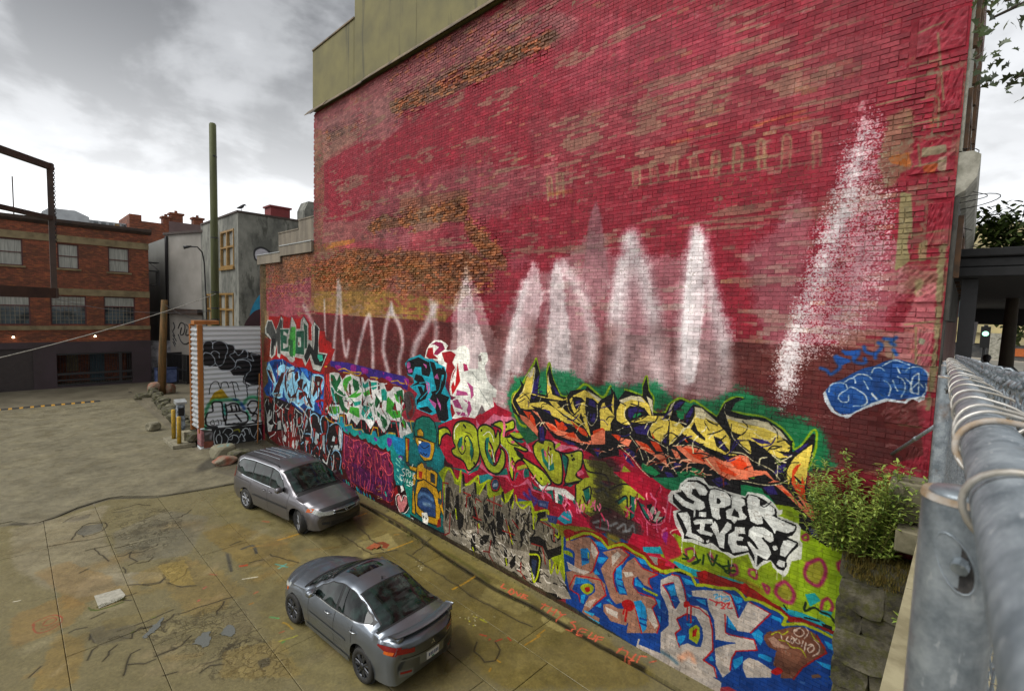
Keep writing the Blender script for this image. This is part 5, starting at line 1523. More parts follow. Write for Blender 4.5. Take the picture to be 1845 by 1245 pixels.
P|#c9cfd2|0|641,720 -5,25 -18,8 -38,-2 -16,-15 1,-26 18,-15 18,-6 -1,-23 -7,-14 12,-10 19,6 8,31 8,28
P|#101012|0|613,722 -10,-1 -7,-8 6,-11 9,0
P|#c9cfd2|0|564,743 -20,9 -25,-9 -4,-18 11,-10 -4,-18 -15,-11 5,-11 26,-12 8,-15 13,9 15,1 4,28 -19,16 1,22
P|#101012|0|551,701 -15,-10 -4,-16 26,-1
P|#c9cfd2|0|511,749 -5,14 -26,1 -9,-7 -1,-27 -7,24 -6,-11 -11,10 -22,-12 -2,-18 8,-8 -70,-14 2,-15 22,-17 30,2 4,-17 6,13 36,35 -5,-24 19,-9 21,6 11,37
P|#101012|0|468,752 -16,2 12,-19
S|#101012|2.9|1|465,738 -12,0 -17,21
P|#c9cfd2|0|673,650 -26,8 -1,-18 26,-6
P|#c9cfd2|0|754,620 -37,16 -12,-14 -10,-59 -30,-3 -18,-10 3,-8 68,3 -6,19 23,38
P|#c9cfd2|0|693,609 -11,11 -59,19 -4,-16 29,-9 2,-25 -33,-2 6,-12 42,-5 14,9 -13,8 1,20 20,-10
P|#c9cfd2|0|628,610 -14,25 -10,-10 -9,-30 -24,51 -16,-4 2,-17 20,-27 0,-53 16,1 14,35
P|#c9cfd2|0|641,552 -12,9 1,-10 7,-6
P|#c9cfd2|0|545,622 -2,16 -30,8 -4,-21 20,-7 3,-10 -18,3 2,-14 21,-7 -4,-15 -32,8 -7,-13 52,-29 17,29 2,32
P|#c9cfd2|0|499,642 -14,17 -33,8 -28,-12 -5,-23 11,-10 14,4 8,7 6,-5 -24,-20 -10,-24 10,-23 17,0 14,4 1,-35 6,1 4,30 19,25 7,13 -9,3 -24,-19 -5,5 15,19 18,13
P|#c9cfd2|1|421,613 -11,4 -3,-11 10,-7
P|#c9cfd2|0|391,642 -13,8 -26,-2 30,-57 16,0 1,18
P|#c9cfd2|0|404,567 -4,8 -19,-2 1,-19 13,-2 11,2
S|#c7cccd|2.1|0|730,516 -1,-42
S|#c7cccd|2.1|0|682,519 -1,-40
S|#c7cccd|2.0|0|623,523 -1,-38
S|#c7cccd|1.9|0|548,527 -1,-35
S|#c7cccd|1.8|0|466,532 -1,-32
S|#c7cccd|1.8|0|402,536 0,-30
S|#c7cccd|1.7|0|387,537 -1,-29
A|#c98aa0|4.4|0.7|0.4|793,672 7,-70 6,-34
A|#c98aa0|3.3|0.7|0.4|780,640 4,-65
S|#c9b8a8|3.2|1|737,563 27,-13 14,-16 -15,-9
P|#0f3f86|0|1286,284 -13,44 -45,20 -52,39 -37,9 -93,-26 -42,27 -51,4 -42,-19 -40,-6 -32,-24 -52,10 -23,20 -14,-241 129,-65 167,-46 121,-18 40,11 56,95
P|#0f3f86|0|808,342 -55,45 -76,9 -81,3 -112,28 -122,-22 -79,0 -58,-17 1,-173 272,-163 160,4 229,-32
P|#7c1412|0|1290,360 -15,18 -45,3 -53,26 -83,17 -37,-11 -10,-28 -51,34 -58,10 -64,-10 -41,-35 -68,19 -1,-21 23,-20 52,-10 32,27 41,11 83,3 51,-27 93,30 89,-48 45,-20
A|#7a6a14|25.1|0.8|0.5|1049,424 -44,0
A|#6f6a16|23.1|0.7|0.5|1256,393 -50,8
S|#8f9a18|12.4|0|1268,329 -39,27 -52,37 -43,11 -46,-6 -37,-26 -30,21 -42,21 -54,-14 -41,-3 -32,-25 -65,-3 -22,20
P|#7d1210|0|1285,370 -25,13 -30,2 4,-27 45,-11
S|#7d1210|5.6|0|1254,351 -6,-53
P|#93705f|0|1273,323 -35,13 -53,36 -38,13 -38,-15 -15,-38 27,-92 -66,-33 -7,-49 39,-42 22,-34 31,-40 -66,3 8,-37 86,21 -17,54 -17,36 58,-4 50,-14 24,76 -45,26 -1,81 51,10
P|#a9a29c|0|1137,368 -28,-14 -11,-24 21,-36 16,30
P|#aca6a2|0|1263,229 -66,-8 -67,11 37,-27 84,-10
P|#a79a92|0|1160,66 -27,33 -36,25 30,-55
S|#a01218|5.3|0|1133,378 -39,-42 27,-96 14,-14
S|#a01218|5.4|0|1215,181 -77,23 -59,13 -30,-55 38,-46 22,-30
S|#a01218|5.6|0|1215,181 27,-63 -5,-14 -46,-2 -11,-32
P|#1273ad|0|1190,316 -36,17 -15,-14 3,-50 37,-28 7,43
S|#8f9a18|7.2|0|1149,311 -4,-27
P|#0f3f86|0|1181,278 -38,11 4,-14 33,-9
P|#0f3f86|0|1286,284 -30,12 -31,-6 -4,-40 59,3
P|#7d8f16|0|1283,273 -23,8 -25,-3 -6,-17 51,0
P|#1273ad|0|1210,174 -63,18 -28,-8 13,-18 62,-18 24,-19
P|#0f3f86|0|1218,137 -43,23 -66,28 -6,-34 27,-32 47,-9 50,-5
P|#8f9a18|1|1183,135 -13,23 -33,18 -24,-6 8,-28 32,-23
P|#9a1414|1|1159,146 -23,14 -5,-14 18,-15
P|#1680b4|0|1177,105 -24,14 8,-49 19,0
P|#1684bb|0|1119,375 -32,11 -37,-22 40,-11
P|#1684bb|0|1097,314 -49,15 25,-37 28,-3
P|#1684bb|0|1112,240 -8,19 -20,-20 27,-11
S|#0f3f86|4.3|0|1109,358 -45,5
P|#93705f|0|1076,343 -81,50 -47,-13 27,-49 44,-53 -7,-60 -27,-24 -42,15 -1,-23 24,-19 33,-23 27,16 25,49 30,59 -37,63
P|#aaa39d|0|1031,344 -28,30 -18,-8 32,-52 8,-15
S|#a01218|5.4|0|978,391 -30,-11 59,-82 12,-28 -6,-37 -15,-33
P|#1684bb|0|1007,298 -24,26 -13,-88 -18,-23 33,-15 20,50
S|#0f3f86|5.8|0|996,256 -21,5
S|#0f3f86|5.8|0|991,231 -30,1
P|#93705f|0|978,303 -23,44 -32,33 -29,-32 -78,2 40,-32 -5,-23 -12,-14 39,2 29,22 16,-18 -2,-37 -34,-16 -54,13 -16,-19 18,-23 -34,-62 9,-32 133,-67 -6,51 11,-21 73,-16 37,27 2,31 -35,17 -35,-4 -34,16 -14,41 10,34 24,45
P|#b0aaa5|0|973,297 -41,16 -9,-11 36,-23
P|#b3aeaa|0|1050,109 -61,5 -1,-27 52,-2
P|#b0aaa5|0|861,193 -30,7 -23,-57 11,-20 32,29
S|#a01218|5.1|0|921,375 -35,-27 -66,1 36,-31 -1,-21 -16,-16
S|#a01218|4.7|0|923,291 2,-28 -25,-23 -71,8 -12,-16 18,-27 -34,-58 9,-36
S|#a01218|4.8|0|913,177 -20,-53 -18,-46
P|#1684bb|0|912,386 -36,-1 -13,-17 32,-2
P|#1684bb|0|820,356 -30,1 4,-5
P|#1684bb|0|915,298 -25,-13 -17,-15 44,-15
S|#8f9a18|9.3|0|877,265 -58,-1
S|#0f3f86|6.4|0|917,259 -28,4
P|#1684bb|0|918,193 -32,19 -21,-17 -10,-37 1,-53 15,-23 19,44
S|#0f3f86|8.0|0|886,136 -28,5
S|#0f3f86|8.0|0|885,117 -28,2
P|#1684bb|0|1048,142 -13,10 -23,-17
P|#1684bb|0|1100,90 -31,30 3,-26
P|#1684bb|0|822,248 -23,3 -20,-27 26,-9
P|#1684bb|0|810,183 -22,4 13,-29
P|#9d0f12|1|970,169 -28,21 -25,-4 -1,-23 19,-20 30,5
S|#9d0f12|6.7|0|957,148 6,-30
S|#9d0f12|9.1|0|946,146 6,-54
P|#2f9ac4|0|1159,42 -56,10 8,-17 43,1
P|#2f9ac4|0|1139,26 -66,-1 9,-17
P|#7c1412|0|670,422 -39,19 -76,-2 -60,6 -26,-5 -56,-19 -1,-21 69,0 42,20 67,-16 64,-24
S|#8f9a18|11.4|0|809,365 -43,23 -35,16 -42,-1 -22,-32 -32,14 -45,9 -58,22 -21,-7 -16,-16 -31,17 -52,-10
A|#7c5a16|18.6|0.7|0.5|520,454 -39,0 -35,-10
P|#8f1212|1|654,428 -20,12 -7,-18 15,-26 14,11
P|#8f1212|1|512,434 -13,16 -13,-11 13,-28
P|#a8a29e|0|807,332 -45,41 -22,7 -19,-29 -21,-61 9,-19 -53,25 -34,-5 -21,-38 -10,-101 33,-52 -46,-9 -5,-30 141,-81 77,62 4,79 -31,45 4,57 20,34 16,22
S|#a01218|4.7|0|762,373 -29,5 -23,-43 -10,-45
S|#a01218|4.9|0|696,281 -47,8 -38,-17 -12,-39 -7,-78 32,-55 -39,-6 -12,-33
P|#0f3f86|0|795,316 -42,29 -17,-47 -12,-19 16,-36 15,7 13,38
P|#1684bb|0|780,315 -28,23 -13,-38 21,-13
S|#a01218|4.5|0|756,343 41,-28 -26,-25 -24,-43
S|#1684bb|2.9|0|760,273 -22,3
P|#0f3f86|0|734,206 -40,41 -34,5 -25,-33 -6,-35 8,-39 16,-9 34,-3 31,-27 20,40 -23,34
S|#a01218|5.1|0|697,245 37,-39 -19,-30 21,-29 -19,-44
P|#1684bb|0|727,141 -31,19 2,-19 16,-29 12,8
P|#1684bb|0|699,205 -27,14 9,-19
P|#1680b4|0|689,228 -23,11 3,-12
P|#8f9a18|0|684,191 -26,31 -14,-7 -2,-38 9,-29 31,5
P|#9d1412|0|670,191 -16,19 2,-33 13,-10
P|#9d0f12|1|710,285 -17,11 -7,-14 20,-16
S|#9d0f12|5.0|0|696,278 -3,-56
S|#9d0f12|5.7|0|681,285 -2,-66
P|#1684bb|0|726,381 -41,0 -11,-13 33,-11
P|#1684bb|0|702,324 -24,0 13,-12
P|#1684bb|0|664,317 -33,14 -4,-18 23,0
P|#1684bb|0|801,229 -15,-15 7,-11 7,4
P|#1684bb|0|799,186 -22,3 21,-25
P|#0f3f86|0|803,261 -24,-26 -13,-34 2,-37 28,-36
P|#a8a29e|0|682,343 -42,21 -69,27 -28,0 -26,-74 -6,0 -25,71 -71,-6 59,-100 40,-13 39,41 0,-66 -10,-6 -82,26 -12,-13 -2,-19 66,-38 13,-34 3,-52 23,-35 27,34 7,58 -27,28 -45,30 71,-23 10,70 21,31 9,37 53,-14
S|#a01218|4.2|0|568,390 -25,-2 -29,-69
S|#a01218|4.0|0|480,390 -67,-10 58,-97
S|#a01218|4.2|0|558,308 -5,-64 -16,-1 -79,22 -12,-32 67,-39 13,-34 3,-45
P|#0f3f86|0|584,197 -69,28 44,-35 21,-18
P|#1684bb|0|549,306 -31,-32 5,-9 22,3
P|#1684bb|0|543,391 -39,1 -1,-12 20,-16
P|#1684bb|0|520,362 -12,2 5,-21
P|#1684bb|0|468,280 -21,30 -18,-11 3,-33 11,-6
P|#1684bb|0|439,230 -38,1 -1,-15 43,-4
P|#1684bb|0|520,160 -31,31 1,-28 24,-40 5,18
P|#1684bb|0|606,120 -12,14 -8,-17 13,-7
S|#3b8fc0|4.0|1|601,362 -13,9 6,-19 -18,18 -4,-15
S|#3b8fc0|3.9|1|569,369 -18,9 -3,-12 17,-11
S|#b0202a|4.1|1|615,339 -16,0
S|#b0202a|4.0|1|596,337 -9,5 5,-16
S|#b0202a|4.0|1|583,340 -12,9 0,-14
S|#b0202a|4.0|1|568,347 -9,-3 8,-14
S|#b0202a|3.9|1|556,349 -12,9 8,-21 -18,6
S|#b0202a|4.0|1|573,324 -12,4
P|#0f3f86|0|427,307 -20,22 -6,-91 40,-15 8,31
P|#6a4636|0|428,290 -7,20 -14,13 -4,-55 19,6
P|#a8a29e|0|487,171 -16,22 -31,5 -42,-9 -1,-27 78,-45 14,30
A|#c8957a|21.9|0.75|0.6|711,59 -33,36 -18,-15
A|#33627f|15.2|0.6|0.8|784,46 -30,-3 -30,-9
P|#7c1412|0|484,416 -59,7 -41,-6 -28,-20 -30,11 -50,0 -47,1 -2,-14 49,5 49,-7 30,-14 22,11 45,22 53,-8
S|#8f9a18|9.8|0|484,403 -52,4 -47,-9 -19,-9 9,-29 -30,18 -30,14 -40,-1 -47,-6
P|#6d4738|0|428,298 -28,27 -51,41 -30,15 -33,-5 -33,-30 -4,-21 34,-40 27,-42 18,-44 41,-23 1,27 25,5 -7,55 24,-1 15,18
S|#8c1414|4.2|0|279,374 -30,-44 34,-45 27,-39 23,-53
P|#8f7468|0|417,291 -18,16 -23,-13 -26,1 4,-9 42,-15
P|#7d5646|0|374,267 -30,25 -31,1 17,-55 31,-17
S|#8f9a18|3.6|1|407,309 -18,19 -16,-1 -15,19
S|#8f9a18|3.5|1|382,303 -21,5 -16,-10 -26,7 -16,-18
S|#8f9a18|3.3|1|294,373 -9,-14 -12,-5
S|#b9ada6|3.1|1|338,356 -12,16 -13,-9 9,-17 15,-1 4,13 -17,18
S|#b9ada6|3.2|1|357,328 4,-14 -10,-1
S|#b9ada6|3.2|1|347,334 -8,-5 4,-18 6,9 -7,13
S|#b9ada6|3.2|1|332,335 4,-14 -13,0 3,11
S|#b9ada6|3.1|1|314,335 3,-20
S|#b9ada6|3.1|1|306,333 3,-29
S|#b9ada6|3.1|1|301,327 -12,9 -6,-12 11,-18 6,9 -11,18
S|#b9ada6|3.1|1|285,353 -15,-10 0,-24 14,-19
S|#b9ada6|3.1|1|309,383 -8,-14 11,-26
S|#b9ada6|3.3|1|378,324 -4,-14
P|#1684bb|0|408,378 -29,1 2,-16 32,3
P|#1684bb|0|467,279 -30,21 -7,-22 7,-23 21,15
P|#1684bb|0|259,367 -32,-4 0,-18 19,2
P|#1684bb|0|276,289 -50,10 1,-18 31,0
P|#1684bb|0|444,223 -42,0 4,-12 34,1
P|#6b5040|0|285,236 -19,14 -10,-6 26,-18
P|#9d1414|1|399,184 -15,21 -10,6 -9,-8 12,-20 16,-6
P|#8f9a18|0|240,256 -16,12 1,-9
P|#b6c2cf|0|312,1145 -10,16 -8,-34 -15,-32 -21,-9 -18,5 -19,18 -22,18 -22,15 -21,13 -22,-4 -18,-2 -13,16 -19,10 -13,-3 2,-12 11,-8 15,7 13,-16 21,1 22,-1 21,-12 26,-16 22,-16 19,-21 20,2 24,11 19,29
N|#1a4a8c|3|1|0.15|306,1153 -13,24 -30,19 -27,23 -26,17 -22,7 -22,16 -24,9 -26,-7 -28,-8 -16,-18 -2,-16 0,-31 1,-16 28,-9 24,-10 33,0 32,-19 26,-21 24,-21 26,-5 24,21 10,24
S|#bccad6|3.4|1|297,1152 -3,20 -16,10 -20,0 -7,-16 15,-15 5,-15 -11,-11 -14,5 0,17
S|#bccad6|3.3|1|251,1166 -10,8 -20,-9 -16,-12 -5,-16 6,-13 26,-7
S|#bccad6|3.3|1|258,1187 -11,11 -12,1 -3,-11
S|#bccad6|3.2|1|213,1197 -6,-9 -7,-15
S|#bccad6|3.2|1|237,1204 -13,11 -19,-2 -12,-9
S|#bccad6|3.1|1|194,1223 -3,12 -15,4 -11,-8
S|#bccad6|3.0|1|171,1245 -12,10 -16,9 -18,-6 -15,-5
S|#bccad6|3.1|1|166,1203 -11,-6 -7,-15 3,-21
S|#bccad6|3.1|1|145,1206 -7,-18 -6,-11
S|#bccad6|3.0|1|135,1218 -14,-10 -5,-22 7,-26
S|#bccad6|3.0|1|117,1214 -12,-13 -1,-22 -8,-4
S|#bccad6|2.9|1|118,1234 -6,10 -21,6 -18,-13 -4,-11
S|#bccad6|3.0|1|90,1232 11,-12 2,-19 -3,-22 -12,-5
S|#bccad6|2.9|1|89,1233 -3,-59
S|#bccad6|3.0|1|90,1205 9,-14
S|#bccad6|2.9|1|86,1206 -9,-12
S|#bccad6|3.2|1|190,1162 -9,-13 -4,-4
S|#bccad6|2.9|1|73,1205 -3,-17 7,-17
S|#bccad6|3.0|1|138,1243 -8,-15
S|#b9c6d2|5.5|0|190,1160 -10,-11
A|#2f67ae|13.5|0.55|0.7|290,1163 -16,12 -13,-8
A|#2f67ae|13.2|0.55|0.7|261,1142 -19,17 -26,-15 2,-20
A|#2f67ae|12.9|0.55|0.7|227,1200 -23,3 -5,-14
A|#2f67ae|12.5|0.55|0.7|183,1225 -19,2 -5,-28
A|#2f67ae|12.1|0.55|0.7|144,1247 -21,2 -5,-17
A|#2f67ae|12.2|0.55|0.7|144,1192 -14,6 -9,-22
A|#2f67ae|11.7|0.55|0.7|108,1237 -21,7 -7,-13
A|#1b4f96|10.0|0.95|0.2|323,1222 -15,-4 -11,-11 -10,6 -12,14 -1,10 9,11 5,12
A|#1b4f96|9.8|0.95|0.2|284,1263 -15,-9 -17,-3
A|#1b4f96|9.6|0.95|0.2|268,1279 -20,-6 -19,11
A|#1b4f96|9.5|0.95|0.2|241,1264 -2,-12 -17,-5 -11,5 3,10
A|#1b4f96|9.6|0.95|0.2|230,1275 9,-16
A|#1b4f96|9.3|0.95|0.2|218,1297 -5,-14 -19,-5 -14,13 -3,14 8,6
A|#1b4f96|9.2|0.95|0.2|190,1278 -1,-12
A|#1b4f96|9.0|0.95|0.2|173,1324 -20,-1 -7,5 11,-13 -9,-8
A|#1b4f96|8.9|0.95|0.2|149,1293 -7,-13
P|#1b4f96|0|270,1279 -41,8 11,-18 24,-2
P|#1b4f96|0|288,1260 -12,3 -25,-7 -1,-7 18,-12 14,6
N|#3a3322|4|0.85|0.75|4991,58 -791,-64 -814,0 -945,36 -746,10 -469,-11 -340,-24 -189,-11 -1,-26 214,-4 313,18 470,4 747,-17 945,-40 1609,-24
"""
